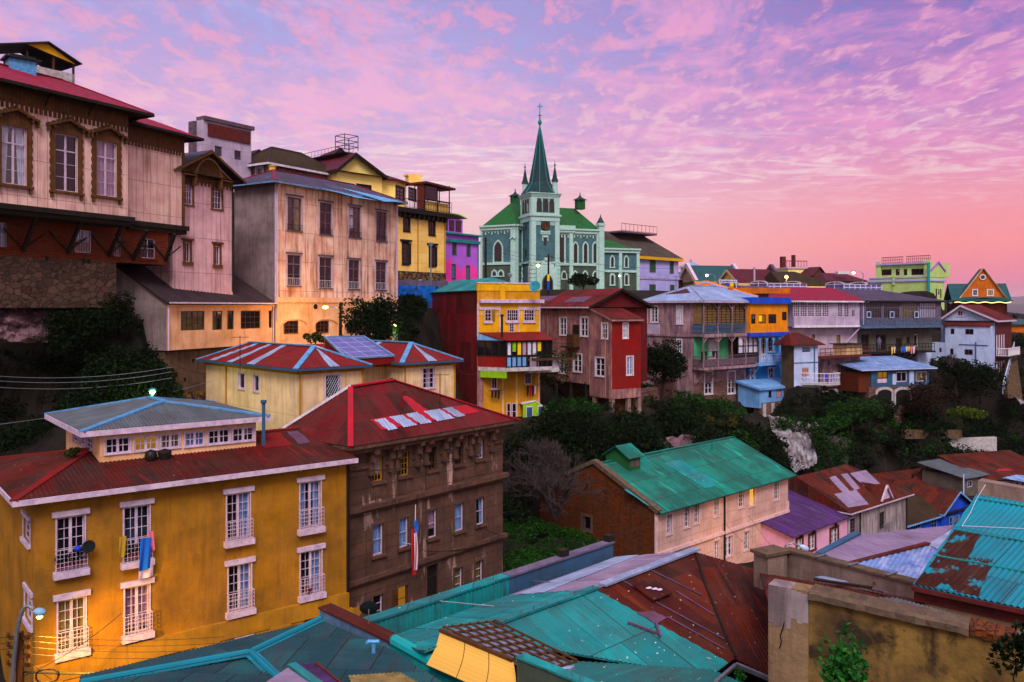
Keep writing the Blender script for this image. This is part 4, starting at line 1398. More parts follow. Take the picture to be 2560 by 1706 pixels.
# ochre house at lower left
DS=.9
y_at=ref_line(53,33,880,42.1)
h=House('ochre_house','ochre plastered house at lower left with white windows, rusty red roof and glazed penthouse','house',y_at,88,866,(88,1238),(88,1790),dep=9,mat='ochre_plaster',below=3)
h.d=dict(fm='lilac_white',fw=.05,mw=.02,rec=.12,cols=4,rows=3,mid=.1,cas=.05,glass='glass',trans=None)
LT=(.17,.2,.12);SL=(.14,.24,.26)
def fwin(x0,x1,a,b,cur=None,rail=True,gl='glass'):
 return h.win(0,x0,x1,a,b,rows=5,lint=LT,sill=SL,cur=cur,glass=gl,rail=(.42,.24,'lilac_white',8,5)if rail else None)
u1=fwin(142,211,1292,1424)
u2=fwin(310,373,1266,1400,gl='glass_blue')
fwin(567,624,1234,1348,('curtain_blue','right',0))
fwin(750,801,1205,1319,('curtain_blue','sides',0))
fwin(145,213,1498,1626,('curtain_tan','full',.05))
fwin(312,373,1466,1582,('curtain_pink','full',.1))
fwin(571,627,1412,1524,('curtain_blue','right',0))
fwin(751,803,1378,1484,('curtain_blue','right',0))
for x0,x1,a,b in((59,76,1297,1352),(63,81,1484,1556)):
 h.win(3,x0,x1,a,b,cols=2,rows=3,mid=0,lint=(.12,.16,.08),sill=(.1,.14,.12),cas=.05)
f=h.f[0]
zb_=f.ray(91,1664)[1]
mb=MB()
f.box(mb,-.06,f.L+.06,zb_-.72,zb_,-.02,.16)
h.part(mb,'belt_course','ochre_trim')
for x in(20,290,517,697,856):
 mb=MB()
 u_=f.ray(x,1600)[0]
 if u_<.4:u_=.4
 f.box(mb,u_-.42,u_+.42,h.z0-1,zb_-.725,-.02,.15);f.box(mb,u_-.46,u_+.46,zb_-1.05,zb_-.722,-.02,.20)
 for sg in(-1,1):
  mb.poly([f.pt(u_+sg*.42,zb_-.73,.12),f.pt(u_+sg*1.15,zb_-.73,.12),f.pt(u_+sg*.42,zb_-1.6,.12)][::sg])
 h.part(mb,'pilaster','ochre_trim')
for x0,x1,y in((322,392,1655),(563,633,1590)):
 u0,z0=f.ray(x0,y)
 u1_=f.ray(x1,y)[0]
 mb=MB();f.box(mb,u0,u1_,z0-.2,z0,-.02,.12);h.part(mb,'shop_sign_rail','lilac_white')
mb=MB();mb.tube([f.pt(f.L+.07,h.z1-.1,.03),f.pt(f.L+.07,h.z0,.03)],.07,8);h.part(mb,'drainpipe','black_iron')
h.roof('hip',.8,'roof_rustred',over=(.55,.25,.4,.75),ins=(3.6,0),per=.16,amp=.02,fascia=.2,fm='lilac_white',cap='sheet_red',capw=.28)
mb=MB()
for i in range(13):
 u_=.4+f.L/13*i
 f.box(mb,u_,u_+.1,h.z1-.32,h.z1-.18,-.02,.42)
h.part(mb,'rafter_end','ochre_trim')
hp=plane_hit(h.last['a'],h.last['b'],h.last['r1'])
for qd,m in(([(777,1076),(800,1103),(840,1110),(815,1088)],'sheet_pinkred'),([(716,1081),(745,1079),(778,1107),(748,1112)],'sheet_mauve'),([(640,1088),(700,1082),(730,1115),(660,1122)],'sheet_red')):
 mb=MB();sheet(mb,[hp(*pp)for pp in qd],.16,.02,lift=.02,thick=0);h.part(mb,'roof_patch',m)
h.finish()
# glazed penthouse on its roof
pf=Fac(f.A-f.n*2.5,f.B-f.n*2.5)
ua=pf.ray(250,1150)[0];ub=pf.ray(640,1110)[0]
zt=pf.ray(250,1072)[1];zb2=pf.ray(250,1163)[1]
pa,pb=V(pf.pt(ua,0)[:2]),V(pf.pt(ub,0)[:2])
pn=-f.n
k=House('penthouse','glazed rooftop penthouse with grey corrugated hip roof on the ochre house','penthouse',mat='peach_plaster',pts=[pa,pb,pb+pn*6.3,pa+pn*6.3],z=(zb2,zt),ground=False,below=.6)
k.d=dict(fm='lilac_white',fw=.06,mw=.03,rec=.06,cols=4,rows=2,mid=.1,cas=.04,glass='glass_maroon')
for i,(x0,x1,a,b)in enumerate(((263,325,1094,1134),(335,393,1089,1127),(402,449,1085,1121),(462,511,1080,1116),(520,574,1074,1110),(581,634,1069,1104))):
 k.win(0,x0,x1,a,b,cur=('curtain_tan','full',0)if i==2 else None,glass=('warm_dim' if i==1 else 'glass'))
for x0,x1,a,b in((184,198,1083,1106),(202,214,1089,1114),(217,233,1094,1123)):
 k.win(3,x0,x1,a,b,cols=2,rows=2,mid=0)
k.roof('hip',.68,'grey_corrugate',over=(.35,.5,.5,.75),axis='v',per=.14,amp=.016,fascia=.22,fm='lilac_white',cap='blue_metal',capw=.28,ins=(2.6,2.4))
k.finish()
# ball ornaments on the roof, stove pipe beside the penthouse
mb=MB();mb.sm=True
c=pf.pt(pf.ray(371,1150)[0],zb2-.05,.35)
mb.lathe(c,[(.03,-.1),(.2,.05),(.25,.25),(.2,.45),(.03,.52)],12)
solo(mb,'roof_ball','black_iron','dark glossy ball lying on the rusty roof just under the penthouse windows','ball')
mb=MB();mb.lathe(c+V((.42,.35,.0)),[(.2,0),(.28,.35),(.25,.42),(.03,.5)],12)
solo(mb,'roof_pot','dark_wood','dark round pot beside the glossy ball on the rusty roof','pot')
mb=MB();c=P(659,1078,39.5);mb.lathe(c,[(.075,-.6),(.075,1.15),(.12,1.18),(.13,1.3),(.05,1.32)],10)
solo(mb,'stove_pipe','slate_blue','grey blue stove pipe rising at the right end of the penthouse','chimney')
# things on the ochre house windows
ob=MB()
fz=f.ray(350,1345)
def cloth(name,pts,o,mat,label,cat,n=14,ply=.03):
 """cloth hanging from a rail: pts = (x top-left, x top-right, y top, x bottom-left, x bottom-right, y bottom)"""
 xa,xb,yt,xc,xd,yb=pts
 u0,z1=f.ray(xa,yt,o);u1=f.ray(xb,yt,o)[0]
 u2,z0=f.ray(xc,yb,o);u3=f.ray(xd,yb,o)[0]
 mb=MB();mb.sm=True
 rows=7
 for sd_ in(0,.025):
  i0=len(mb.v)
  for j in range(rows+1):
   t_=j/rows
   for i in range(n+1):
    s_=i/n
    uu=(u0+(u1-u0)*s_)*(1-t_)+(u2+(u3-u2)*s_)*t_
    mb.v.append(f.pt(uu,z1+(z0-z1)*t_-.03*math.sin(s_*5)*t_,o+ply*math.sin(s_*9+j*.25)*(.4+t_)-sd_))
  for j in range(rows):
   for i in range(n):
    a=i0+j*(n+1)+i
    fc=(a,a+1,a+n+2,a+n+1)
    mb.f.append(fc if sd_ else fc[::-1]);mb.uv+=[(0,0)]*4
 return solo(mb,name,mat,label,cat)
cloth('towel',(299,316,1343,297,315,1394),.34,'cloth_tan','tan towel hanging on the left of the ochre house window rail','towel')
cloth('shirt',(352,378,1348,346,376,1428),.36,'cloth_blue','blue shirt hanging from the ochre house window rail','shirt',ply=.05)
cloth('towel',(370,384,1330,380,389,1376),.33,'cloth_pink','pink towel over the right end of the ochre house window rail','towel')
cloth('sheet',(348,384,1400,346,383,1448),.27,'cloth_white','pale cloth hanging under the blue shirt on the ochre house','cloth')
def sill_plants(x0,x1,y,zoff,n,seed,name,label,r):
 rs_=np.random.RandomState(seed)
 u0,z=f.ray(x0,y,.1);u1=f.ray(x1,y,.1)[0]
 t_=thing(name,label,'plants',f.pt((u0+u1)/2,z,.1))
 mb=MB()
 pts=[]
 for i in range(n):
  uu=u0+(u1-u0)*(i+.5)/n
  cc=f.pt(uu,z,.12)
  mb.lathe(cc,[(.07,0),(.1,.18),(.09,.18)],8)
  pts.append(blob(cc+Z3*(.3+.1*rs_.rand()),(r,r,r*1.2),120,rs_))
 mb.build('flower_pot','pot_red',t_)
 leaf_mesh('foliage',np.concatenate(pts),.075,'leaf_dark',t_,seed)
sill_plants(140,214,1422,0,5,11,'potted_plants','row of dark potted plants on the upper left window ledge of the ochre house',.17)
sill_plants(318,350,1398,0,3,12,'potted_plants','dark window box plants between the tan towel and the blue shirt',.16)
mb=MB();mb.sm=True
u_,z_=f.ray(194,1372,.3);mb.lathe(f.pt(u_,z_,.33),[(.01,-.13),(.09,-.09),(.13,0),(.09,.09),(.01,.13)],12)
solo(mb,'glass_ball','ball_blue','shiny blue ball among the potted plants of the upper left ochre window','ball')
mb=MB()
u_,z_=f.ray(221,1366,.3)
pts=[f.pt(u_+.2*math.cos(i/16*6.283),z_+.2*math.sin(i/16*6.283),.35)for i in range(16)]
mb.poly(pts);mb.tube(pts+[pts[0]],.035,5,False);mb.bar(f.pt(u_,z_,.02),f.pt(u_,z_,.35),.05)
solo(mb,'round_planter','dish_dark','dark round disc at the right of the potted plants on the ochre house','dish')
mb=MB();u_,z_=f.ray(772,1474,.14);mb.lathe(f.pt(u_,z_-.15,.13),[(.1,0),(.16,.2),(.14,.2)],10)
solo(mb,'flower_pot','pot_red','dark red bowl on the lower right window ledge of the ochre house','pot')
# dark brown stone house
d_at=ref_line(870,43,1257,52.4)
h=House('brown_house','dark brown three-storey stone house with bracketed cornice and red patched roof','house',d_at,868,1257,(868,1118),(868,1620),dep=4.6,mat='brown_stone',below=2)
h.d=dict(fm='lilac_white',fw=.055,mw=.025,rec=.14,cols=3,rows=4,cas=.1,casm='brown_trim',sill=(.12,.12,.16),sm='brown_trim',glass='glass')
W1=((930,957,1143,1204,'ochre_trim',None),(997,1023,1130,1190,'ochre_trim',None),(1069,1091,1118,1175,'brown_wood',('curtain_tan','left',.2)),(1136,1157,1106,1162,'brown_wood',('curtain_purple','full',.2)),(1189,1209,1097,1148,'lilac_white',('curtain_white','full',.1)))
for x0,x1,a,b,fm,cu in W1:h.win(0,x0,x1,a,b,fm=fm,cur=cu)
W2=((931,958,1311,1388,'full'),(997,1021,1294,1369,'full'),(1069,1092,1275,1345,None),(1136,1159,1259,1328,'full'),(1189,1210,1245,1312,'sides'))
for x0,x1,a,b,cu in W2:h.win(0,x0,x1,a,b,cols=1,rows=2,cur=('curtain_blue',cu,0)if cu else None)
h.win(0,932,957,1488,1552,cols=1,rows=3);h.win(0,994,1019,1466,1530,cols=1,rows=2,fm='brown_wood',glass='warm_dim',shut=('brown_wood','l'))
h.win(0,1066,1095,1412,1512,cols=2,rows=2,trans=.7,fm='dark_wood',name='door',glass='dark_room',sill=None)
h.win(0,1136,1156,1420,1484,cols=1,rows=3,glass='glass',cur=('curtain_tan','full',0));h.win(0,1188,1207,1402,1464,cols=1,rows=3,cur=('curtain_tan','full',0))
f=h.f[0]
for zc,hh,pr in((f.ray(870,1272)[1],.22,.3),(f.ray(872,1455)[1],.2,.22)):
 mb=MB();f.box(mb,-.1,f.L+.2,zc-hh,zc,-.02,pr);f.box(mb,-.05,f.L+.1,zc-hh-.14,zc-hh,-.02,pr*.5)
 h.part(mb,'string_course','brown_trim')
mb=MB();zf=f.ray(875,1172)[1];f.box(mb,0,.5,zf-.12,zf+.02,-.02,.09)
for x0,x1 in((880,926),(962,992),(1030,1064),(1098,1134),(1164,1186),(1216,1256)):
 f.box(mb,f.ray(x0,1150)[0],f.ray(x1,1150)[0],zf-.12,zf+.02,-.02,.09)
h.part(mb,'frieze_moulding','brown_trim')
for x in(924,973,989,1040,1062,1107,1135,1173,1189,1226):
 u_=f.ray(x,1120)[0]
 mb=MB()
 f.box(mb,u_-.14,u_+.14,h.z1-.42,h.z1-.03,-.02,.55);f.box(mb,u_-.13,u_+.13,h.z1-.85,h.z1-.42,-.02,.34)
 f.box(mb,u_-.12,u_+.12,h.z1-1.35,h.z1-.85,-.02,.18);f.box(mb,u_-.15,u_+.15,h.z1-1.5,h.z1-1.35,-.02,.24)
 h.part(mb,'cornice_bracket','brown_trim')
for x,y in((943,1225),(1010,1212),(1081,1196),(1147,1180),(1199,1166),(943,1415),(1010,1396),(1081,1370),(1147,1352),(1199,1334)):
 u_,z_=f.ray(x,y)
 mb=MB();f.box(mb,u_-.42,u_+.42,z_-.42,z_+.42,-.02,.03);f.box(mb,u_-.3,u_+.3,z_-.3,z_+.3,.03,.05);h.part(mb,'sill_panel','brown_trim')
mb=MB();f.box(mb,-.25,f.L+.3,h.z1-.3,h.z1-.06,-.02,.5);f.box(mb,-.4,f.L+.5,h.z1-.06,h.z1+.1,-.5,.72)
h.f[3].box(mb,-.1,h.f[3].L+.1,h.z1-.3,h.z1+.09,-.02,.35)
h.part(mb,'cornice','brown_trim')
zE=h.z1+.14
g=(h.p[3]-h.p[0]).normalized()
FL,FR=v3(h.p[0]-f.u*.42+f.n*.75,zE),v3(h.p[1]+f.u*.55+f.n*.75,zE)
BL,BR=v3(h.p[3]-f.u*.42+g*.5,zE),v3(h.p[2]+f.u*.55+g*5.5,zE)
mid=(FL+BL)/2
R1=mid+v3(f.u*2.4,2.35)
hp=plane_hit(FL,FR,R1)
R2=hp(985,951)
roofp=[]
mb=MB()
for pl in([FL,FR,R2,R1],[BL,FL,R1],[FR,BR,R2]):
 sheet(mb,pl,.2,.018)
ro=h.part(mb,'roof','roof_brown_red')
mb=MB();sheet(mb,[BR,BL,R1,R2],.4,.0,thick=.03);h.part(mb,'roof','roof_brown_red')
mb=MB();mb.bar(FL+Z3*.02,R1+Z3*.04,.26,.06);mb.bar(R1+Z3*.04,R2+Z3*.04,.3,.08);mb.bar(R2+Z3*.03,FR,.3,.06);mb.build('hip_cap','sheet_pinkred',ro)
mb=MB();mb.bar(BL+Z3*.05,R1+Z3*.08,.14,.12);mb.build('white_flashing','white_paint',ro)
for qd,m in(([(925,1050),(1165,1013),(1200,1030),(955,1076)],'sheet_pinkred'),([(1000,990),(1020,992),(1072,1029),(1040,1034)],'sheet_pinkred'),([(935,1052),(960,1047),(995,1073),(970,1078)],'sheet_silver'),([(972,1044),(1004,1039),(1042,1064),(1010,1070)],'sheet_silver'),([(1012,1037),(1042,1032),(1080,1058),(1052,1062)],'sheet_silver'),([(1058,1030),(1098,1024),(1136,1047),(1092,1055)],'sheet_silver'),([(1106,1023),(1128,1019),(1163,1041),(1142,1045)],'sheet_silver')):
 mb=MB();sheet(mb,[hp(*pp)for pp in qd],.2,.018,lift=.025 if m=='sheet_pinkred' else .045,thick=0);h.part(mb,'roof_patch',m)
mb=MB();c=hp(1005,1022);mb.tube([c,c+Z3*.75,c+Z3*.9+V((.12,0,0)),c+Z3*.88+V((.3,0,0))],.055,6);h.part(mb,'vent_pipe','sheet_red')
h.finish()
# flag on a pole
u_,z1=f.ray(1037,1262,.9);z0=f.ray(1037,1437,.9)[1]
fl=thing('flag','furled red white and blue flag hanging from a pole on the brown house','flag',f.pt(u_,z0,.9))
mb=MB();mb.tube([f.pt(u_+.0,z1-2.0,.9),f.pt(u_+.0,z1,.95)],.02,6);mb.tube([f.pt(u_,z1-2.0,.02),f.pt(u_,z1-1.95,.9)],.015,5);mb.build('flag_pole','white_paint',fl)
for nm,mt,a,b,w0,w1,sh in(('flag_canton','cloth_blue',.22,.42,.02,.24,.0),('flag_stripe','cloth_red',.34,1.0,-.16,.18,-.03),('flag_field','cloth_white',.40,.93,.0,.2,.02)):
 mb=MB();mb.sm=True
 rows,n=9,10
 for j in range(rows+1):
  t_=j/rows
  wv=.75+.25*math.sin(t_*math.pi)
  for i in range(n+1):
   s_=i/n
   mb.v.append(f.pt(u_-.1+(w0+(w1-w0)*s_)*wv,z1+(z0-z1)*(a+(b-a)*t_),.92+sh+.08*math.sin(s_*7+j*.15)))
 for j in range(rows):
  for i in range(n):
   a_=j*(n+1)+i
   mb.f.append((a_,a_+n+1,a_+n+2,a_+1));mb.uv+=[(0,0)]*4
 mb.build(nm,mt,fl)
DS=1.0
k_at=ref_line(993,88,1114,94.6)
h=House('yellow_corner_house','tall cream yellow house with dark framed windows and a bracketed cornice beside the stained house','house',k_at,985,1114,(993,522),(993,700),dep=9,mat='cream_yellow')
h.d=dict(fm='dark_wood',fw=.1,mw=.05,rec=.06,cols=2,rows=3,glass='glass_maroon',cas=.16,casm='dark_wood')
for x0,x1,a,b in((1010,1023,528,578),(1073,1086,540,588)):
 h.win(0,x0,x1,a,b,lint=(.3,.18,.2))
for x0,x1,a,b in((1007,1020,608,661),(1074,1086,617,666)):
 h.win(0,x0,x1,a,b,cols=1,rows=4,lint=(.45,.2,.2),shut=('dark_wood','r'))
f=h.f[0]
mb=MB();f.box(mb,-.2,f.L+.5,h.z1-.35,h.z1+.15,-.02,.75);f.box(mb,0,f.L+.1,h.z1-.75,h.z1-.35,-.02,.2)
for i in range(11):
 u_=f.L*(i+.4)/11;f.box(mb,u_-.1,u_+.1,h.z1-.85,h.z1-.36,.0,.6)
h.part(mb,'cornice','dark_wood')
h.fb('plinth',0,985,1114,993,677,700,-.02,.05,'graffiti_wall')
mb=MB();mb.tube([f.pt(f.L*.44,h.z1-.8,.05),f.pt(f.L*.44,h.z0+1,.05)],.05,5);mb.tube([f.pt(f.L-.2,h.z1-.8,.05),f.pt(f.L-.2,h.z0+1,.05)],.06,5);h.part(mb,'drainpipe','ochre_trim')
# balcony and glazed terrace over the cornice
mb=MB()
railing(mb,f.pt(f.L*.12,h.z1+.15,.6),f.pt(f.L*.5,h.z1+.15,.6),.95,14,.022)
railing(mb,f.pt(f.L*.5,h.z1+.15,.6),f.pt(f.L+.3,h.z1+.15,.6),1.25,16,.025,3)
h.part(mb,'balcony_railing','dark_wood')
tz=h.z1+.15
mb=MB()
ua,ub=f.L*.52,f.L+.1
H_=zat(463,93)-tz+.6
for u_ in(ua,(ua+ub)/2,ub):
 for o_ in(.45,-1.0):mb.tube([f.pt(u_,tz,o_),f.pt(u_,tz+H_-.5,o_)],.07,6)
for zz in(1.2,H_-.9):
 mb.bar(f.pt(ua,tz+zz,.45),f.pt(ub,tz+zz,.45),.09)
tr=h.part(mb,'terrace_frame','dark_wood')
mb=MB();mb.box(f.pt(ua-.3,tz+H_-.75,.9),v3(f.u*(ub-ua+.9),-.2),v3(-f.n*2.2,0),V((0,0,.22)));mb.build('terrace_roof','maroon_board',tr)
mb=MB();mb.poly([f.pt(ua,tz+1.3,.45),f.pt((ua+ub)/2,tz+1.3,.45),f.pt((ua+ub)/2,tz+H_-.75,.45),f.pt(ua,tz+H_-.75,.45)]);mb.build('terrace_glass','glass_maroon',tr)
mb=MB();f.box(mb,ua,ub,tz,tz+1.1,.2,.3);mb.build('terrace_parapet','cream_yellow',tr)
mb=MB();f.box(mb,ua-.1,ua+.1,tz,tz+H_-.75,-.6,.4);mb.build('terrace_side','maroon_board',tr)
h.finish()
# upper gabled storey set back
k2=ref_line(842,86,960,90.5)
h2=House('gabled_yellow_house','pale yellow gabled house with maroon roof and roof deck behind the corner house','house',k2,842,955,(955,442),(955,560),dep=11,mat='yellow_siding')
h2.d=dict(fm='dark_wood',fw=.12,cols=3,rows=2,rec=.05,cas=.12,casm='dark_wood')
h2.win(0,893,926,464,488)
h2.roof('gable',2.0,'roof_maroon',over=(.6,.3,.3,.4),axis='v',per=.4,amp=.01,fascia=.3,fm='dark_wood',ridge=.63)
f2=h2.f[0]
mb=MB()
c0=h2.p[1]
uu=(h2.p[2]-h2.p[1]).normalized()
right=f2.u
bay=[c0+uu*.6,c0+uu*.6+right*1.9-uu*.6,c0+right*4.2+uu*1.0,c0+right*5.0+uu*3.5,c0+uu*6]
bh=House('bay_storey','faceted yellow bay with dark framed arched windows under a maroon roof','bay',mat='yellow_siding',pts=bay,z=(h.z1,h2.z1-.1),ground=False,below=.2)
bh.d=dict(fm='black_iron',fw=.14,mw=.08,rec=.04,cols=2,rows=3,cas=.1,casm='black_iron',glass='glass_blue')
bh.win(1,990,1010,468,500);bh.win(1,1022,1040,472,502)
mb=MB()
top=[v3(q_+(q_-(c0+right*2+uu*3)).normalized()*.5,bh.z1)for q_ in bay]
ap=v3(c0+right*1.0+uu*4.5,bh.z1+1.7)
for i in range(4):mb.poly([top[i],top[i+1],ap])
mb.poly([top[4],top[0],ap])
for i in range(5):mb.bar(top[i]-Z3*.12,top[(i+1)%5]-Z3*.12,.12,.22)
bh.part(mb,'roof','roof_maroon')
bh.finish()
L_=h2.last
mb=MB()
r0,r1=L_['r0'],L_['r1']
for q_ in(r0,r1):q_.z+=.1
s0,s1=r0.lerp(r1,.12),r0.lerp(r1,.98)
dk=v3(right*1.3,0)
mb.box(s0-dk*.5,s1-s0,dk,V((0,0,.12)))
dkp=h2.part(mb,'roof_deck','dark_wood')
mb=MB()
railing(mb,s0+dk*.5+Z3*.12,s1+dk*.5+Z3*.12,1.05,16,.018,3);railing(mb,s1-dk*.5+Z3*.12,s1+dk*.5+Z3*.12,1.05,3,.018,3)
mb.build('deck_railing','black_iron',dkp)
mb=MB()
tb=r0+Z3*.15-v3(right*.5,0)
for dx_ in(-.85,.85):
 for dy_ in(.2,1.8):mb.tube([tb+v3(right*dx_+uu*dy_,0),tb+v3(right*dx_+uu*dy_,1.5)],.045,5)
for z_ in(.35,.9,1.5):
 for dy_ in(.2,1.8):mb.tube([tb+v3(-right*.85+uu*dy_,z_),tb+v3(right*.85+uu*dy_,z_)],.04,5)
 for dx_ in(-.85,.85):mb.tube([tb+v3(right*dx_+uu*.2,z_),tb+v3(right*dx_+uu*1.8,z_)],.04,5)
mb.build('lookout_cage','black_iron',dkp)
k3=House('rear_gable','small yellow rear gable with dark bargeboards above the gabled yellow house','house',ref_line(826,93,882,94.5),828,874,(828,402),(828,470),dep=5,mat='yellow_siding',ground=False)
k3.roof('gable',1.5,'roof_maroon',over=.5,axis='v',per=.4,amp=0,fascia=.25,fm='dark_wood',ridge=.55)
k3.finish()
mb=MB();mb.box(P(1022,462,97),V((1.4,.6,0)),V((-.5,.9,0)),V((0,0,1.1)));mb.box(P(1019,439,97),V((1.7,.7,0)),V((-.6,1.1,0)),V((0,0,.2)))
h2.part(mb,'chimney','cream_yellow')
h2.finish()
# low walls along the lane at the foot of the corner house
lw=House('lane_wall','grey violet lane wall with blue mural below the yellow corner house','wall',ref_line(985,84,1120,89),985,1120,(985,699),(985,770),dep=.5,mat='grey_violet',below=4)
lw.fb('mural',0,985,1095,985,713,765,-.02,.02,'blue_mural')
lw.finish()
h=House('yellow_flue','yellow square chimney with pale pipe on the corner of the rust-clad house','chimney',ref_line(1046,90,1060,90.4),1047,1060,(1047,712),(1047,740),dep=.6,mat='yellow_wall',ground=False,below=.4)
mb=MB();c=v3(sum(h.p,V((0,0)))/4,h.z1);mb.lathe(c,[(.13,0),(.13,.45),(.17,.47),(.17,.55)],8);h.part(mb,'flue_pipe','white_paint')
h.finish()
# violet and pink house
v_at=ref_line(1114,101,1196,106)
h=House('violet_house','violet house with hot pink sprayed foot and curved penthouse between yellow house and church','house',v_at,1114,1196,(1114,594),(1114,712),dep=9,mat='magenta_wall')
h.d=dict(fm='green_shutter',fw=.09,mw=.04,cols=2,rows=3,rec=.08,cas=.07,glass='glass')
for x0,x1,a,b in((1131,1140,600,636),(1167,1175,605,640),(1130,1138,662,697),(1166,1174,665,698)):h.win(0,x0,x1,a,b)
f=h.f[0]
mb=MB()
zt_,zb_=f.ray(1130,662)[1],h.z0
hs=sorted(h.holes[0])
us=[0]+[x for a,b,c_,d_ in hs if c_<zt_ for x in(a-.1,b+.1)]+[f.L]
for a,b in zip(us[::2],us[1::2]):
 n=max(2,int((b-a)/.35))
 for i in range(n):
  ua,ub=a+(b-a)*i/n,a+(b-a)*(i+1)/n
  f.box(mb,ua,ub,zb_-2,zt_+.4+1.0*math.sin(ua*1.3+1)*math.sin(ua*.7),.0,.012)
h.part(mb,'sprayed_foot','hotpink_wall')
mb=MB();f.box(mb,-.1,f.L+.2,h.z1+.45,h.z1+.65,-.5,.5);f.box(mb,-.05,f.L+.1,h.z1-.5,h.z1-.1,-.02,.25)
f.box(mb,f.L-.2,f.L+.02,h.z0,h.z1-.5,-.02,.06)
h.part(mb,'cornice','teal_metal')
mb=MB();f.box(mb,0,f.L,h.z1-.1,h.z1+.45,-.3,.05);h.part(mb,'parapet','magenta_wall')
mb=MB()
ua,ub=f.ray(1118,575)[0],f.ray(1172,575)[0]
f.box(mb,ua,ub,h.z1+.65,h.z1+2.5,-3.5,-1.0)
pe=h.part(mb,'penthouse','magenta_wall')
mb=MB()
for i in range(8):
 a0,a1=i/8,(i+1)/8
 z0_,z1_=[h.z1+2.5+.55*math.sin(math.pi*(.12+.8*t_))for t_ in(a0,a1)]
 mb.box(f.pt(ua-.3+(ub-ua+.6)*a0,z0_,-.5),v3(f.u*(ub-ua+.6)/8,z1_-z0_),v3(-f.n*3.6,0),V((0,0,.12)))
mb.build('curved_roof','lime_wall',pe)
mb=MB()
for a,b in((.08,.3),(.36,.6),(.66,.92)):f.box(mb,ua+(ub-ua)*a,ua+(ub-ua)*b,h.z1+1.0,h.z1+2.35,-1.02,-.96)
mb.build('penthouse_window','glass_maroon',pe)
h.finish()
# church ----------------------------------------------------------
ch=thing('church','blue timber church with white trim, clock tower and slender green spire on the hilltop','church',P(1362,735,150))
class Part(House):
 def __init__(s,pts,z,mat,below=2.0,ground=True):
  s.p=[V((q_[0],q_[1]))for q_ in pts]
  n=len(s.p)
  s.f=[Fac(s.p[i],s.p[(i+1)%n])for i in range(n)]
  s.z0,s.z1=z;s.root=ch;s.holes={i:[]for i in range(n)};s.mat=mat;s.facemat={};s.extra=[];s.below=below;s.d={};s.revd=.16
  if ground:
   for q_ in s.p:GROUND.append((q_.x,q_.y,s.z0))
a20=R(20)
e,g=V((math.cos(a20),math.sin(a20))),V((-math.sin(a20),math.cos(a20)))
TA=V(((1329-1280)/F*150,150));TW=5.28
zg=zat(724,150)
TZ=zat(484,150)
tw=Part([TA,TA+e*TW,TA+e*TW+g*TW,TA+g*TW],(zg,TZ),'church_blue')
f0,f3=tw.f[0],tw.f[3]
z_=lambda y:zat(y,150)
def tri(mb,f,c,w,z,h,o,n=1):
 for i in range(n):f.box(mb,c+(i-(n-1)/2)*w*1.5-w/2,c+(i-(n-1)/2)*w*1.5+w/2,z-h,z,o-.02,o+.1)
for f in tw.f:
 mb=MB();W=TW
 for a,b in((0,.78),(W-.78,W)):f.box(mb,a,b,zg,z_(537),-.02,.16)
 f.box(mb,-.1,W+.1,z_(552),z_(537),-.02,.2)
 f.box(mb,-.22,W+.22,z_(540),z_(535),-.02,.42)
 f.box(mb,0,W,z_(535),z_(528),-.02,.14);f.box(mb,0,W,z_(495),z_(484),-.02,.14)
 for a,b in((0,1.0),(W-1.0,W),(1.85,2.05),(3.23,3.43)):f.box(mb,a,b,z_(528),z_(495),-.02,.139)
 f.box(mb,-.2,W+.2,z_(487),z_(483.5),-.02,.34);f.box(mb,-.35,W+.35,z_(483.5),z_(481),-.4,.5)
 for i in range(16):f.box(mb,W*i/16,W*i/16+.18,z_(490),z_(487),.0,.3)
 f.box(mb,-.1,W+.1,z_(658),z_(653),-.02,.28)
 for i in range(7):f.box(mb,-.12,.95 if i%2 else .7,zg+i*.72,zg+i*.72+.6,.0,.26);f.box(mb,W-(.95 if i%2 else .7),W+.12,zg+i*.72,zg+i*.72+.6,.0,.261)
 mb.build('tower_trim','trim_white',ch)
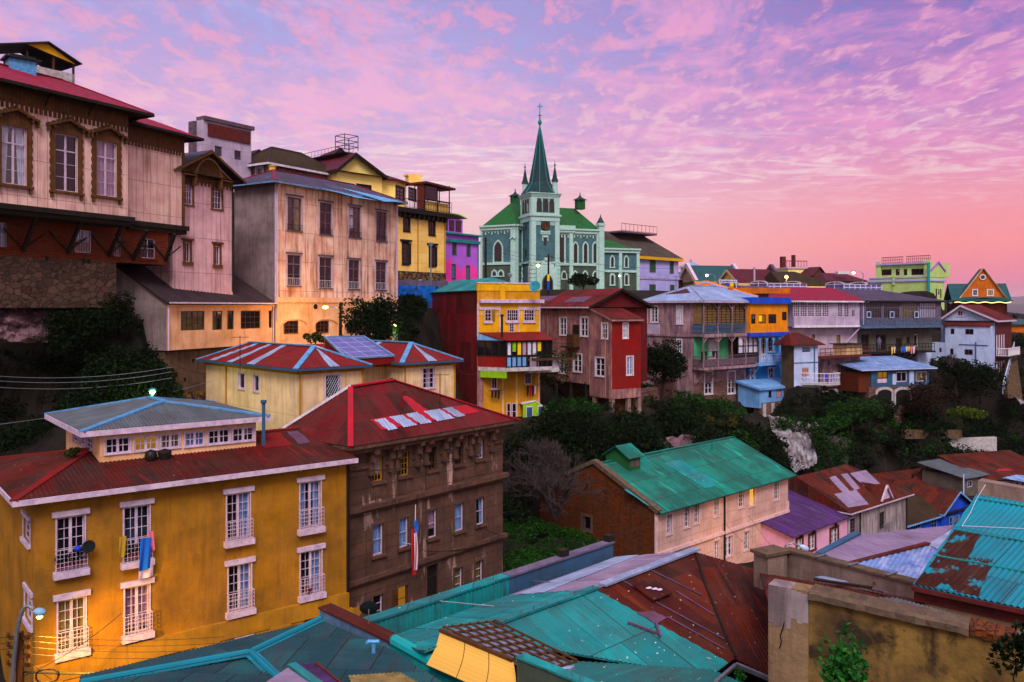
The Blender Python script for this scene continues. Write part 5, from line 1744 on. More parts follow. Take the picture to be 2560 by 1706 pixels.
for uc in(1.42,2.64,3.83):
 x=None
 f=f0
 wd=.82
 def arch_win(f,uc,wd,z0,z1,o=.03,sm='church_olive',glass='glass',mul=None,sur=.12,kind='pt',mm='maroon_frame',nm='belfry_opening'):
  tmp=tw
  inn=arch(wd,z1-z0,kind);big=arch(wd+2*sur,z1-z0+sur*1.2,kind)
  mb=MB();ua=uc-wd/2
  for i in range(min(len(inn),len(big))-1):
   q4=[(ua+inn[i][0],z0+inn[i][1]),(ua+inn[i+1][0],z0+inn[i+1][1]),(ua-sur+big[i+1][0],z0+big[i+1][1]),(ua-sur+big[i][0],z0+big[i][1])]
   mb.poly([f.pt(*q_,o+.12)for q_ in q4][::-1])
   mb.poly([f.pt(*q4[0],o-.05),f.pt(*q4[1],o-.05),f.pt(*q4[1],o+.12),f.pt(*q4[0],o+.12)])
   mb.poly([f.pt(*q4[3],o+.12),f.pt(*q4[2],o+.12),f.pt(*q4[2],o-.05),f.pt(*q4[3],o-.05)])
  f.box(mb,ua-sur*1.3,ua+wd+sur*1.3,z0-sur,z0,-.02,o+.2)
  wo=mb.build(nm,sm,ch)
  mb=MB();mb.poly([f.pt(ua+a,z0+b,o)for a,b in inn][::-1]);mb.build('pane',glass,wo)
  if mul:
   mb=MB()
   for i in range(1,mul[0]):f.box(mb,ua+wd*i/mul[0]-.03,ua+wd*i/mul[0]+.03,z0,z1-wd*.35,o+.005,o+.05)
   for j in range(1,mul[1]):f.box(mb,ua+.02,ua+wd-.02,z0+(z1-z0)*.85*j/mul[1]-.025,z0+(z1-z0)*.85*j/mul[1]+.025,o+.006,o+.045)
   mb.build('mullion',mm,wo)
  return wo
 arch_win(f0,uc,wd,z_(528),z_(497));arch_win(f3,uc,wd,z_(528),z_(497))
 # clock
cc=f0.pt(TW/2-.05,z_(564),.2)
mb=MB();mb.sm=False
ring=lambda r,o:[f0.pt(TW/2-.05+r*math.cos(i/24*6.2832),z_(564)+r*math.sin(i/24*6.2832),o)for i in range(24)]
mb.poly(ring(.72,.22));ck=mb.build('clock','maroon_frame',ch)
mb=MB();mb.tube(ring(.74,.2)+[ring(.74,.2)[0]],.09,6,False);mb.build('clock_rim','black_iron',ck)
mb=MB()
for i in range(12):
 a=i/12*6.2832
 uc_,zc_=TW/2-.05,z_(564)
 f0.bar(mb,(uc_+.5*math.cos(a),zc_+.5*math.sin(a)),(uc_+.66*math.cos(a),zc_+.66*math.sin(a)),.06,.221,.24)
f0.bar(mb,(uc_,zc_),(uc_+.1,zc_-.5),.06,.24,.26);f0.bar(mb,(uc_,zc_),(uc_-.22,zc_+.28),.07,.24,.262)
mb.build('clock_hand','ochre_trim',ck)
mb=MB()
tri(mb,f0,1.25,.2,z_(553),.7,.02,3);tri(mb,f0,4.0,.2,z_(553),.7,.02,3)
tri(mb,f0,TW/2,.22,z_(576),.7,.02,6)
f0.box(mb,1.75,3.5,z_(580),z_(576),-.02,.13)
f0.box(mb,2.05,3.15,z_(593),z_(588),-.02,.2);tri(mb,f0,2.1,.2,z_(588),1.0,.03);tri(mb,f0,3.1,.2,z_(588),1.0,.03)
mb.build('tower_tracery','trim_white',ch)
mb=MB();f0.box(mb,TW/2-.3,TW/2+.25,z_(612),z_(592),-.02,.05);f3.box(mb,2.3,2.8,z_(572),z_(556),-.02,.05);f3.box(mb,2.3,2.8,z_(638),z_(622),-.02,.05);mb.build('slit_window','glass',ch)
# porch
mb=MB()
f0.box(mb,.7,TW-.7,zg,z_(668),.02,.9)
for i,(a,b,yy)in enumerate(((1.2,1.7,660),(1.7,2.3,652),(2.3,2.95,644),(2.95,3.55,652),(3.55,4.1,660))):f0.box(mb,a,b,z_(670),z_(yy),.0,.6)
pc=mb.build('porch','trim_white',ch)
pf_=Fac(f0.A+f0.n*.9,f0.B+f0.n*.9)
arch_win(pf_,TW/2+.05,1.7,zg,z_(688),sm='church_olive',glass='dark_room',nm='door',sur=.2)
tw.finish('tower_wall')
# spire
ctr=TA+e*TW/2+g*TW/2
mb=MB()
n=8
def ring8(r,z,sq=0.0):
 out=[]
 for i in range(n):
  a=a20+(i+.5)/n*2*math.pi
  rr=r
  if sq:rr=r*(1+sq*(1/max(abs(math.cos(a-a20)),abs(math.sin(a-a20)))-1))
  out.append(v3(ctr+V((math.cos(a),math.sin(a)))*rr,z))
 return out
rings=[ring8(3.2,TZ+.25,1.0),ring8(2.35,z_(462),.6),ring8(1.95,z_(450)),ring8(1.15,z_(390)),ring8(.42,z_(330)),ring8(.22,z_(315))]
for a,b in zip(rings,rings[1:]):
 for i in range(n):mb.poly([a[i],a[(i+1)%n],b[(i+1)%n],b[i]])
sp=mb.build('spire','spire_slate',ch)
mb=MB()
for i in range(n):
 mb.tube([r_[i]for r_ in rings],.06,5,False)
mb.build('spire_rib','teal_metal',sp)
c3=v3(ctr,0)
mb=MB()
mb.lathe(c3,[(.2,z_(316)),(.26,z_(312)),(.16,z_(309)),(.14,z_(303)),(.3,z_(300)),(.38,z_(296)),(.3,z_(292)),(.14,z_(288)),(.1,z_(280)),(.24,z_(279)),(.1,z_(276)),(.07,z_(265)),(.04,z_(246))],10)
ex=v3(e,0)
for zz,w_,t_ in((z_(255),.55,.07),(z_(278),.38,.1)):mb.bar(c3+Z3*zz-ex*w_,c3+Z3*zz+ex*w_,t_)
for i in range(12):
 a0,a1=i/12*6.2832,(i+1)/12*6.2832
 zz=z_(255)
 mb.bar(c3+ex*.3*math.cos(a0)+Z3*(zz+.3*math.sin(a0)),c3+ex*.3*math.cos(a1)+Z3*(zz+.3*math.sin(a1)),.05)
mb.build('spire_finial','teal_metal',sp)
for a_,b_ in((TW-.55,.55),(.55,TW-.55),(TW-.55,TW-.55)):
 q_=v3(TA+e*a_+g*b_,0)
 mb=MB();mb.lathe(q_,[(.46,TZ+.2),(.46,z_(452)),(.56,z_(450))],8);lt=mb.build('pinnacle','trim_white',ch)
 mb=MB();mb.lathe(q_,[(.66,z_(450)),(.42,z_(440)),(.18,z_(420)),(.07,z_(412)),(.17,z_(408)),(.05,z_(404)),(.03,z_(396))],8);mb.build('pinnacle_cap','spire_slate',lt)
 # left transept
LA,LB=V(((1203-1280)/F*156,156)),V(((1290-1280)/F*152.6,152.6))
u=(LB-LA).normalized();p=V((-u.y,u.x))
ltp=Part([LA,LB,LB+p*15,LA+p*15],(zg,zat(570,155)),'church_blue')
f=ltp.f[0]
def trim(part,fi,yb0,yb1,pil,frz=True,low='church_olive',ye=None,yl=659):
 f=part.f[fi];zt_=part.z1
 mb=MB()
 f.box(mb,-.1,f.L+.1,zt_-.45,zt_+.25,-.02,.4);f.box(mb,-.2,f.L+.2,zt_+.1,zt_+.4,-.3,.65)
 for a,b in pil:f.box(mb,a,b,part.z0,zt_-.45,-.02,.35)
 zl_=f.ray((1280+f.A.x/f.A.y*F),yl)[1]
 f.box(mb,0,f.L,zl_-.35,zl_+.1,-.02,.22)
 if frz:
  n=int(f.L/.62)
  for i in range(n):
   uu=f.L*(i+.5)/n
   f.box(mb,uu-.12,uu+.12,zt_-(1.25 if i%2 else 1.0),zt_-.45,-.02,.13)
  f.box(mb,0,f.L,zt_-.75,zt_-.44,-.02,.125)
 mb.build('wall_trim','trim_white',ch)
 mb=MB();f.box(mb,.0,f.L,part.z0-1,zl_-.35,-.02,.04);mb.build('lower_storey',low,ch)
trim(ltp,0,0,0,((0,.35),(f.L-.95,f.L+.1)))
trim(ltp,1,0,0,((0,.5),),frz=False)
ltp.lancet(0,1236,1255,604,655,sur=.28,mul=(3,5));ltp.lancet(0,1232,1241,678,690,sur=.25,o=.05,mul=None,name='low_arched_window');ltp.lancet(0,1248,1258,678,690,sur=.25,o=.05,mul=None,name='low_arched_window')
ltp.roof('hip',zat(506,158)-ltp.z1,'roof_green',over=.25,axis='v',per=.5,amp=0,ins=(5.2,5.2))
mb=MB();f.bar(mb,(f.L-1.0,zat(598,153)),(f.L-.45,zat(592,153)),.25,.3,.6);f.bar(mb,(f.L-.5,zat(592,153)),(f.L+.1,zat(598,153)),.25,.3,.602);mb.build('buttress_cap','trim_white',ch)
ltp.finish('transept_wall')
# nave to the right
NA=TA+e*(TW+.02)+g*1.0
sl=(1502-1280)/F
dN=(NA.x-sl*NA.y)/(sl*e.y-e.x)
NB=NA+e*dN
nv=Part([NA,NB,NB+g*14,NA+g*14],(zg,zat(577,153)),'church_blue')
f=nv.f[0]
px_u=lambda x:f.ray(x,600)[0]
trim(nv,0,0,0,((0,.25),(px_u(1422),px_u(1431)),(f.L-1.0,f.L+.15)))
mb=MB();f.box(mb,0,px_u(1436),nv.z1-.3,nv.z1+.95,-.4,.5);mb.build('raised_cornice','trim_white',ch)
nv.lancet(0,1397,1410,582,657,sur=.3,mul=(2,6))
for x0,x1 in((1434,1443),(1459,1468),(1483,1492)):nv.lancet(0,x0,x1,608,658,sur=.26,mul=(2,5))
for x0,x1 in((1405,1414),(1433,1442),(1458,1467),(1483,1492)):nv.lancet(0,x0,x1,680,697,sur=.24,o=.05,mul=None,name='low_arched_window')
nv.roof('hip',zat(519,160)-nv.z1,'roof_green',over=.25,axis='u',per=.5,amp=0,ins=(0,2.4))
for x,y0_ in((1288,508),(1450,518)):
 d_=163 if x<1300 else 160
 q_=P(x,y0_+6,d_)
 mb=MB();mb.cbox(q_,1.5,1.5,1.75,a20);vt=mb.build('roof_vent','roof_green',ch)
 mb=MB();mb.lathe(q_+Z3*1.75,[(1.45,0),(.35,.55),(.12,.9),(.05,1.5)],4);mb.build('vent_cap','spire_slate',vt)
q_=v3(NB-e*.1-g*.1,0)
mb=MB();mb.cbox(q_+Z3*zg,1.05,1.05,zat(566,156)-zg,a20);mb.cbox(q_+Z3*zat(566,156),1.4,1.4,.5,a20);tu=mb.build('corner_turret','trim_white',ch)
mb=MB();mb.lathe(q_+Z3*(zat(566,156)+.5),[(.75,0),(.5,.5),(.12,1.2),(.03,1.7)],6);mb.build('turret_cap','spire_slate',tu)
nv.finish('nave_wall')
# low annex
AB=NB+e*8.2
an=Part([NB+g*.5,AB+g*.5,AB+g*9,NB+g*9],(zg,zat(627,158)),'church_blue')
trim(an,0,0,0,((an.f[0].L-.6,an.f[0].L),(3.9,4.5)),frz=False,yl=676)
for x0,x1 in((1527,1534),(1562,1569)):an.lancet(0,x0,x1,642,668,sur=.24,mul=(2,3));an.lancet(0,x0,x1,688,712,sur=.28,o=.05,kind='rd',mul=(2,3),name='low_arched_window')
an.roof('hip',2.3,'roof_green',over=.3,per=.5,amp=0,ins=(0,4.5))
an.finish('annex_wall')
# lavender house behind
l_at=ref_line(1590,168,1696,178)
h=House('lavender_house','lavender house with weathered mansard roof and green shutters right of the church','house',l_at,1560,1696,(1590,640),(1590,742),dep=14,mat='lavender_wall')
h.d=dict(fm='brown_wood',fw=.12,cols=2,rows=3,rec=.06,cas=.14,casm='grey_wood',glass='green_shutter')
for x0,x1,a,b in((1625,1638,650,680),(1675,1683,653,683),(1624,1638,713,733),(1676,1685,714,730)):h.win(0,x0,x1,a,b)
h.fb('belt_course',0,1560,1696,1590,694,697,-.02,.15,'lavender_pale')
h.roof('hip',zat(575,172)-zat(640,172),'roof_greybrown',over=.7,per=.9,amp=.01,fascia=.6,fm='yellow_wood',ins=(3,4.2))
L_=h.last
mb=MB()
A_,B_=h.corners(-3.2)[0],h.corners(-3.2)[1]
zz=L_['r0'].z-.4
mb.box(v3(A_,zz),v3((B_-A_),0),v3((h.p[3]-h.p[0]).normalized()*5,0),V((0,0,.35)))
dkp=h.part(mb,'roof_deck','grey_wood')
mb=MB();railing(mb,v3(A_,zz+.3),v3(B_,zz+.3),1.5,9,.035,2);mb.build('deck_railing','maroon_board',dkp)
h.finish()
def xf(f,x,y=800,o=0):
 return f.ray(x,y,o)[0]
 # rust-clad house with yellow front
r_at=ref_line(1193,76,1350,78.6)
h=House('rust_clad_house','house with tall rust-red sheet side wall and yellow front with enclosed balcony','house',r_at,1193,1350,(1193,727),(1193,1050),xl=1042,mat='amber_wall',below=2)
h.facemat[3]='rust_sheet'
f=h.f[0]
h.d=dict(fm='lilac_white',fw=.07,mw=.035,rec=.08,cols=3,rows=3,glass='glass_maroon')
h.fb('upper_front',0,1193,1350,1193,758,845,-.02,.03,'yellow_wall')
h.d['hole']=False;h.d['o']=.03
for x0,x1,a,b,c in((1211,1228,774,804,2),(1266,1295,774,803,5),(1309,1335,774,803,4)):h.win(0,x0,x1,a,b,cols=c,sill=(.12,.18,.14),shut=('ochre_trim','r')if c==2 else None)
h.win(0,1272,1285,808,831,cols=2,rows=3)
h.d['o']=0
h.win(0,1228,1242,941,972,cols=2,rows=1,sill=(.1,.12,.1));h.win(0,1311,1328,932,961,cols=3,rows=1,shut=('ochre_trim','r'))
h.win(0,1266,1276,1008,1050,cols=1,rows=2,name='door');h.win(0,1279,1291,1008,1050,cols=1,rows=2,name='door')
mb=MB();zt=h.z1
f.box(mb,0,f.L,zt+.0,zt+.65,-.25,.06);f.box(mb,xf(f,1250),xf(f,1262),zt-.9,zt+.7,-.1,.12)
h.part(mb,'parapet','yellow_wall')
mb=MB();f.box(mb,-.02,f.L+.05,zt+.65,zt+.78,-.3,.12)
u9,z9=f.ray(1200,750);f.box(mb,.15,f.L+.25,z9-.28,z9+.05,-.02,.42)
for a,b in((1196,1247),(1297,1349)):f.box(mb,xf(f,a),xf(f,b),f.ray(a,775)[1],f.ray(a,768)[1],.0,.1)
for x in(1194,1249,1297,1349):f.box(mb,xf(f,x)-.06,xf(f,x)+.06,f.ray(x,842)[1],f.ray(x,760)[1],-.02,.06)
for x in(1204,1243,1302,1341):
 u_,z_0=f.ray(x,786)
 mb.poly([f.pt(u_-.09,z_0,.05),f.pt(u_,z_0-.16,.05),f.pt(u_+.09,z_0,.05),f.pt(u_,z_0+.16,.05)])
h.part(mb,'white_trim','lilac_white')
mb=MB();f.box(mb,-.02,.6,h.z0-1,f.ray(1200,915)[1],-.02,.07);h.part(mb,'corner_quoin','worn_pink')
mb=MB()
for x in(1206,1257,1291,1347):f.box(mb,xf(f,x)-.09,xf(f,x)+.09,h.z0,f.ray(x,925)[1],-.02,.05)
h.part(mb,'pilaster','peach_plaster')
h.roof('hip',1.3,'roof_turq',over=(-.3,-.2,.3,.15),per=.3,amp=.015,ze=zt+.05,axis='v',ins=(3,5))
# enclosed balcony
zf=f.ray(1200,917)[1];zt2=f.ray(1200,852)[1]
Bp=[V(f.pt(.02,0,.0)[:2]),V(f.pt(1.9,0,2.3)[:2]),V(f.pt(6.4,0,2.3)[:2]),V(f.pt(6.4,0,.0)[:2])]
BF=[Fac(Bp[0],Bp[1]),Fac(Bp[1],Bp[2])]
mb=MB()
mb.poly([v3(q_,zf)for q_ in Bp]);mb.poly([v3(q_,zf-.35)for q_ in Bp][::-1])
for a,b in((0,1),(1,2),(2,3)):mb.poly([v3(Bp[a],zf-.35),v3(Bp[b],zf-.35),v3(Bp[b],zf),v3(Bp[a],zf)])
bal=h.part(mb,'balcony_slab','concrete_white')
mb=MB();zp=f.ray(1200,889)[1];BF[0].box(mb,0,BF[0].L,zf,zp,-.08,.0);mb.build('balcony_panel','crimson_board',bal)
mb=MB();BF[0].box(mb,.3,BF[0].L-.02,zf-.95,zf-.36,-.1,.0);mb.build('green_beam','lime_bright',bal)
mb=MB()
for i in range(5):BF[0].box(mb,BF[0].L*i/4-.06,BF[0].L*i/4+.06,zp,zt2,-.08,.02)
n9=9
for i in range(n9+1):BF[1].box(mb,BF[1].L*i/n9-.05,BF[1].L*i/n9+.05,zf,zt2,-.08,.02)
for bf in BF:
 bf.box(mb,0,bf.L,zt2-.1,zt2+.05,-.06,.03);bf.box(mb,0,bf.L,zp-.05,zp+.05,-.06,.03)
mb.build('balcony_frame','dark_wood',bal)
mb=MB();BF[0].rect(mb,0,BF[0].L,zp,zt2,-.04);BF[1].rect(mb,0,BF[1].L,zf,zt2,-.04);mb.build('balcony_pane','glass',bal)
for i,m_ in((0,'curtain_white'),(1,'lime_bright'),(2,'cloth_yellow'),(3,'curtain_pink'),(4,'curtain_white'),(5,'curtain_white'),(6,'cloth_yellow')):
 mb=MB();BF[1].rect(mb,BF[1].L*i/n9+.08,BF[1].L*(i+1)/n9-.08,zp+.1+(.3 if i in(1,6)else 0),zt2-.12,-.03);mb.build('window_blind',m_,bal)
mb=MB()
for i in range(4):BF[1].rect(mb,BF[1].L*i/n9+.08,BF[1].L*(i+1)/n9-.08,zf+.1,zp-.1,-.03)
mb.build('lower_panel','pale_blue_wall',bal)
mb=MB();pr_=[v3(Bp[0],zt2+.75),v3(Bp[1]+f.n*.25-f.u*.1,zt2+.08),v3(Bp[2]+f.n*.25+f.u*.2,zt2+.08),v3(Bp[3]+f.u*.2,zt2+.75)]
sheet(mb,pr_,.2,.015);mb.build('balcony_roof','sheet_red',bal)
mb=MB();mb.poly([v3(Bp[0],zt2),v3(Bp[1],zt2),v3(Bp[0],zt2+.7)]);mb.build('gable_board','pale_blue_wall',bal)
# open end of the balcony
u5=6.4;u6=xf(f,1398,900,2.0)
mb=MB();mb.box(f.pt(4.2,zf-.55,.0),v3(f.u*(u6-4.2),0),v3(f.n*2.0,0),V((0,0,.4)));op=h.part(mb,'open_balcony','concrete_white')
mb=MB();railing(mb,f.pt(u5-2.2,zf-.15,2.35),f.pt(u6,zf-.15,1.95),1.0,26,.025,2);railing(mb,f.pt(u6,zf-.15,1.95),f.pt(u6,zf-.15,.1),1.0,8,.025,2)
mb.build('railing','lilac_white',op)
mb=MB();c=f.pt(xf(f,1255,830,1.6),0,1.6);c.z=zt2+.2;mb.lathe(c,[(.1,0),(.1,2.0),(.17,2.02),(.17,2.15),(.05,2.2)],10);h.part(mb,'stove_pipe','black_iron')
# green lean-to and terrace at the bottom
u7,u8=xf(f,1297),xf(f,1372)
zL,zR,zB=f.ray(1300,1003)[1],f.ray(1370,1035)[1],f.ray(1300,1050)[1]
mb=MB()
um=u7+(u8-u7)*.42
mb.poly([f.pt(u7,zB-.4,.9),f.pt(u8,zB-.4,.9),f.pt(u8,zR,.9),f.pt(um,zL,.9),f.pt(u7,zL-.2,.9)])
mb.poly([f.pt(u8,zB-.4,.9),f.pt(u8,zB-.4,-2),f.pt(u8,zR,-2),f.pt(u8,zR,.9)])
gl=h.part(mb,'green_lean_to','lime_bright')
mb=MB();mb.bar(f.pt(u7-.1,zL-.18,.8),f.pt(um,zL+.06,.8),.1,.1);mb.bar(f.pt(um,zL+.06,.8),f.pt(u8+.1,zR+.03,.8),.1,.1)
mb.poly([f.pt(u7,zL-.18,.95),f.pt(um,zL+.02,.95),f.pt(um,zL+.02,-2),f.pt(u7,zL-.18,-2)]);mb.poly([f.pt(um,zL+.02,.95),f.pt(u8,zR+.02,.95),f.pt(u8,zR+.02,-2),f.pt(um,zL+.02,-2)])
for a,b in((.12,.3),(.5,.62)):f.box(mb,u7+(u8-u7)*a-.06,u7+(u8-u7)*b+.06,zB-.35,zL-.4,.9,.95)
mb.build('lean_to_trim','white_paint',gl)
mb=MB()
for a,b in((.12,.3),(.5,.62)):f.box(mb,u7+(u8-u7)*a,u7+(u8-u7)*b,zB-.3,zL-.5,.94,.96)
mb.build('lean_to_door','slate_blue',gl)
ut0,ut1=xf(f,1252),xf(f,1376)
mb=MB();zt3=f.ray(1300,1080)[1]
mb.box(f.pt(ut0,zt3-.25,-.2),v3(f.u*(ut1-ut0),0),v3(f.n*3.2,0),V((0,0,.25)))
for u_ in(ut0+.2,(ut0+ut1)/2,ut1-.2):mb.box(f.pt(u_,zt3-4,2.6),v3(f.u*.3,0),v3(f.n*.3,0),V((0,0,3.8)))
te=h.part(mb,'terrace','brown_brick')
mb=MB();railing(mb,f.pt(ut0,zt3,2.9),f.pt(ut1,zt3,2.9),1.15,34,.03,3);railing(mb,f.pt(ut1,zt3,2.9),f.pt(ut1,zt3,.2),1.15,14,.03,3);mb.build('railing','teal_frame',te)
h.finish()
def clothesline(f,x0,x1,y,o,items,label,seed,name='laundry'):
 rs_=random.Random(seed)
 u0,z0=f.ray(x0,y,o);u1=f.ray(x1,y,o)[0]
 t_=thing(name,label,'laundry',f.pt((u0+u1)/2,z0-1,o))
 mb=MB();mb.tube([f.pt(u0-.3,z0,o),f.pt(u1+.3,z0,o)],.02,4);mb.build('clothesline','black_iron',t_)
 x=u0
 for m_ in items:
  w_=(u1-u0)/len(items)*rs_.uniform(.7,.95);hh=rs_.uniform(.6,1.05)
  mb=MB();mb.sm=True
  for j in range(5):
   for i in range(6):
    mb.v.append(f.pt(x+w_*i/5*(1-.05*j),z0-hh*j/4,o+.05*math.sin(i*1.7+j*.4)))
  for j in range(4):
   for i in range(5):
    a=j*6+i;mb.f.append((a,a+6,a+7,a+1));mb.uv+=[(0,0)]*4
  mb.build('garment',m_,t_)
  x+=(u1-u0)/len(items)
clothesline(f,1228,1252,977,.45,['cloth_dark','cloth_dark','cloth_dark'],'dark clothes hanging under the small window of the amber wall',4)
clothesline(f,1317,1342,965,.4,['cloth_dark','cloth_red','cloth_dark','cloth_white'],'dark and red clothes hanging below the shuttered window near the wall end',5)
pl=thing('balcony_plants','green plants trailing along the open balcony edge of the yellow front','plants',f.pt(5.5,zf+.8,2.0))
pts=[blob(f.pt(4.2+i*.45,zf+.85+.12*(i%2),2.2),(.32,.2,.3),60,np.random.RandomState(i))for i in range(11)]
leaf_mesh('foliage',np.concatenate(pts),.16,'leaf_mid',pl,3)
mb=MB();mb.box(f.pt(4,zf+.55,2.15),v3(f.u*5,0),v3(f.n*.2,0),V((0,0,.22)));mb.build('planter','brown_wood',pl)
mb=MB();mb.sm=True
c=P(1337,716,76.5);n_=V((-.3,-.9,.35)).normalized();a_=n_.cross(Z3).normalized();b_=n_.cross(a_)
def dish(c,n_,r,name,mat,label,pole=1.0):
 n_=n_.normalized();a_=n_.cross(Z3).normalized();b_=n_.cross(a_)
 t_=thing(name,label,'satellite dish',c-Z3*pole)
 mb=MB();mb.sm=True
 rings=[(0,-.16),(.45,-.12),(.8,-.05),(1.0,0)]
 idx=[]
 for rr,zz in rings:
  idx.append(len(mb.v))
  mb.v+=[c+(a_*math.cos(k_/20*6.2832)+b_*math.sin(k_/20*6.2832))*r*rr+n_*r*zz for k_ in range(20)]
 for i in range(3):
  for k_ in range(20):
   k2=(k_+1)%20
   mb.f.append((idx[i]+k_,idx[i]+k2,idx[i+1]+k2,idx[i+1]+k_));mb.uv+=[(0,0)]*4
 mb.build('dish_bowl',mat,t_)
 mb=MB();mb.tube([c-Z3*pole,c-n_*r*.2-Z3*r*.3,c-n_*r*.18],r*.06,6);mb.tube([c-b_*r*.9*(1 if b_.z>0 else-1),c+n_*r*.9],r*.035,5)
 mb.build('dish_mast','grey_metal',t_)
 mb=MB();mb.tube([c+n_*r*.85,c+n_*r*1.02],r*.1,8);mb.build('receiver','black_iron',t_)
dish(c,V((-.3,-.9,.35)),.52,'satellite_dish','dish_teal','teal satellite dish on the parapet of the yellow front below the church',.8)
# red house with gable
w0=ref_line(1350,88.5,1529,78)
A0=w0(1352);A1=w0(1474);A2=w0(1529)
u=(A2-A0).normalized();p=V((-u.y,u.x))*1
nn=V((u.y,-u.x))
def ray_on(A,d,x):
 sl=(x-1280)/F
 return(A.x-sl*A.y)/(sl*d.y-d.x)
dG=ray_on(A1,p,1618)
zE=zat(766,A1.y);zB=zat(962,A1.y)
h=House('red_gable_house','worn pinkish house with maroon gable and a bright crimson end wall on posts','house',mat='worn_pink',pts=[A0,A1,A1+p*dG,A0+p*dG],z=(zB,zE),below=0,ground=False)
h.facemat[1]='crimson_dark'
h.d=dict(fm='white_paint',fw=.09,mw=.05,rec=.1,cols=2,rows=3,mid=.14,cas=.1,glass='glass_blue')
h.win(0,1400,1416,795,838);h.win(0,1452,1470,794,841,glass='glass')
h.win(0,1434,1454,886,930,glass='glass');h.win(0,1400,1416,892,934,glass='glass')
h.fb('box_balcony',0,1431,1449,1431,836,866,-.02,.7,'brown_wood');h.fb('door',0,1432,1448,1432,812,836,-.02,.03,'dark_wood');h.fb('balcony_floor',0,1418,1450,1431,866,869,-.02,.9,'dark_wood')
f=h.f[0]
mb=MB();u_=xf(f,1371);mb.tube([f.pt(u_,zE-.2,.06),f.pt(u_,zB,.06)],.05,5);f.box(mb,f.L-.12,f.L+.02,zB,zE-.3,-.02,.05);h.part(mb,'drainpipe','worn_pink')
h.roof('gable',zat(722,84)-zE,'roof_brown_red',over=(.45,.55,.45,.2),axis='u',per=.25,amp=.018,fascia=.2,fm='dark_wood',gable_mat='crimson_dark',gside=1)
hp=plane_hit(h.last['a'],h.last['b'],h.last['r1'])
for qd in([(1352,742),(1396,740),(1374,754),(1350,754)],[(1430,744),(1482,742),(1458,756),(1408,757)]):
 mb=MB();sheet(mb,[hp(*q_)for q_ in qd],.25,.018,lift=.03,thick=0);h.part(mb,'roof_patch','sheet_mauve')
mb=MB();mb.bar(h.last['a']-Z3*.12,h.last['b']-Z3*.12,.14,.14);h.part(mb,'gutter','lilac_white')
h.finish()
dX=ray_on(A2,p,1602)
zE2=zat(798,A2.y);zB2=zat(974,A2.y)
h=House('crimson_extension','crimson boarded lean-to end of the gable house standing on concrete posts','house',mat='worn_pink',pts=[A1+u*.02,A2,A2+p*dX,A1+u*.02+p*dX],z=(zB2,zE2),below=0,ground=False)
h.facemat[1]='crimson_board'
h.d=dict(fm='white_paint',fw=.09,mw=.05,rec=.1,cols=2,rows=3,mid=.12,cas=.09,glass='glass_blue')
h.win(0,1505,1519,809,847,glass='glass');h.win(0,1489,1512,895,941,glass='glass')
h.win(1,1558,1569,808,846);h.win(1,1567,1582,892,938,cur=('curtain_blue','full',0))
zt4=zE2+1.15
q1,q2,q3,q4=h.p
h.extra+=[(None,[v3(q1,zE2),v3(q2,zE2),v3(q1,zt4)]),(None,[v3(q4,zE2),v3(q3,zE2),v3(q4,zt4)])]
h.shed([v3(q2,zE2+.02)+v3(u*.3+nn*.2,-.05),v3(q3,zE2+.02)+v3(u*.3-nn*.2,-.05),v3(q4,zt4)-v3(nn*.2,0),v3(q1,zt4)+v3(nn*.2,0)],'roof_brown_red',fascia=.15,fm='worn_pink')
mb=MB();zz=zB2
for fi in(0,1):h.f[fi].box(mb,0,h.f[fi].L,zz-.9,zz-.02,-.3,.05)
h.part(mb,'floor_beam','worn_pink')
mb=MB()
for q_ in(q2-u*.4,q3-u*.4-p*.3,q2+(q3-q2)*.55-u*.4,q1+u*.4):mb.box(v3(q_,zz-4.2),v3(u*.38,0),v3(p*.38,0),V((0,0,3.4)))
h.part(mb,'post','parapet_concrete')
mb=MB();c_=q1+u*.5+p*.8;mb.box(v3(c_,zz-4),v3(u*2.2,0),v3(p*2.4,0),V((0,0,3.1)));h.part(mb,'understorey','brown_brick')
mb=MB();c_=A0+p*1.6;mb.box(v3(c_,zz-5),v3(A1-A0,0),v3(p*4,0),V((0,0,5.4)));h.part(mb,'rear_wall','dirty_shade_concrete')
for k_ in(.3,.6,.9):mb=MB();mb.box(v3(A0.lerp(A1,k_),zz-4.5),v3(u*.25,0),v3(p*.25,0),V((0,0,4.9)));h.part(mb,'timber_post','dark_wood')
mb=MB();f=h.f[0];u_=xf(f,1515);mb.tube([f.pt(u_,zE2-1,.06),f.pt(u_,zz-.8,.06)],.06,5);f.box(mb,f.L-.14,f.L+.02,zz,zE2,-.02,.05);h.part(mb,'corner_trim','worn_pink')
h.finish()
gw_at=ref_line(1594,82,1692,90)
gwl=House('garden_wall','low weathered stone garden wall between the crimson end wall and the balcony house','wall',gw_at,1594,1692,(1594,985),(1594,1015),dep=.5,mat='ruin_brick',below=1.5)
mb=MB();gwl.f[0].box(mb,-.05,gwl.f[0].L*.5,gwl.z1,gwl.z1+.3,-.55,.05);gwl.f[0].box(mb,gwl.f[0].L*.5,gwl.f[0].L,gwl.z1,gwl.z1+.9,-.5,.04);gwl.part(mb,'wall_step','ruin_brick')
gwl.finish()
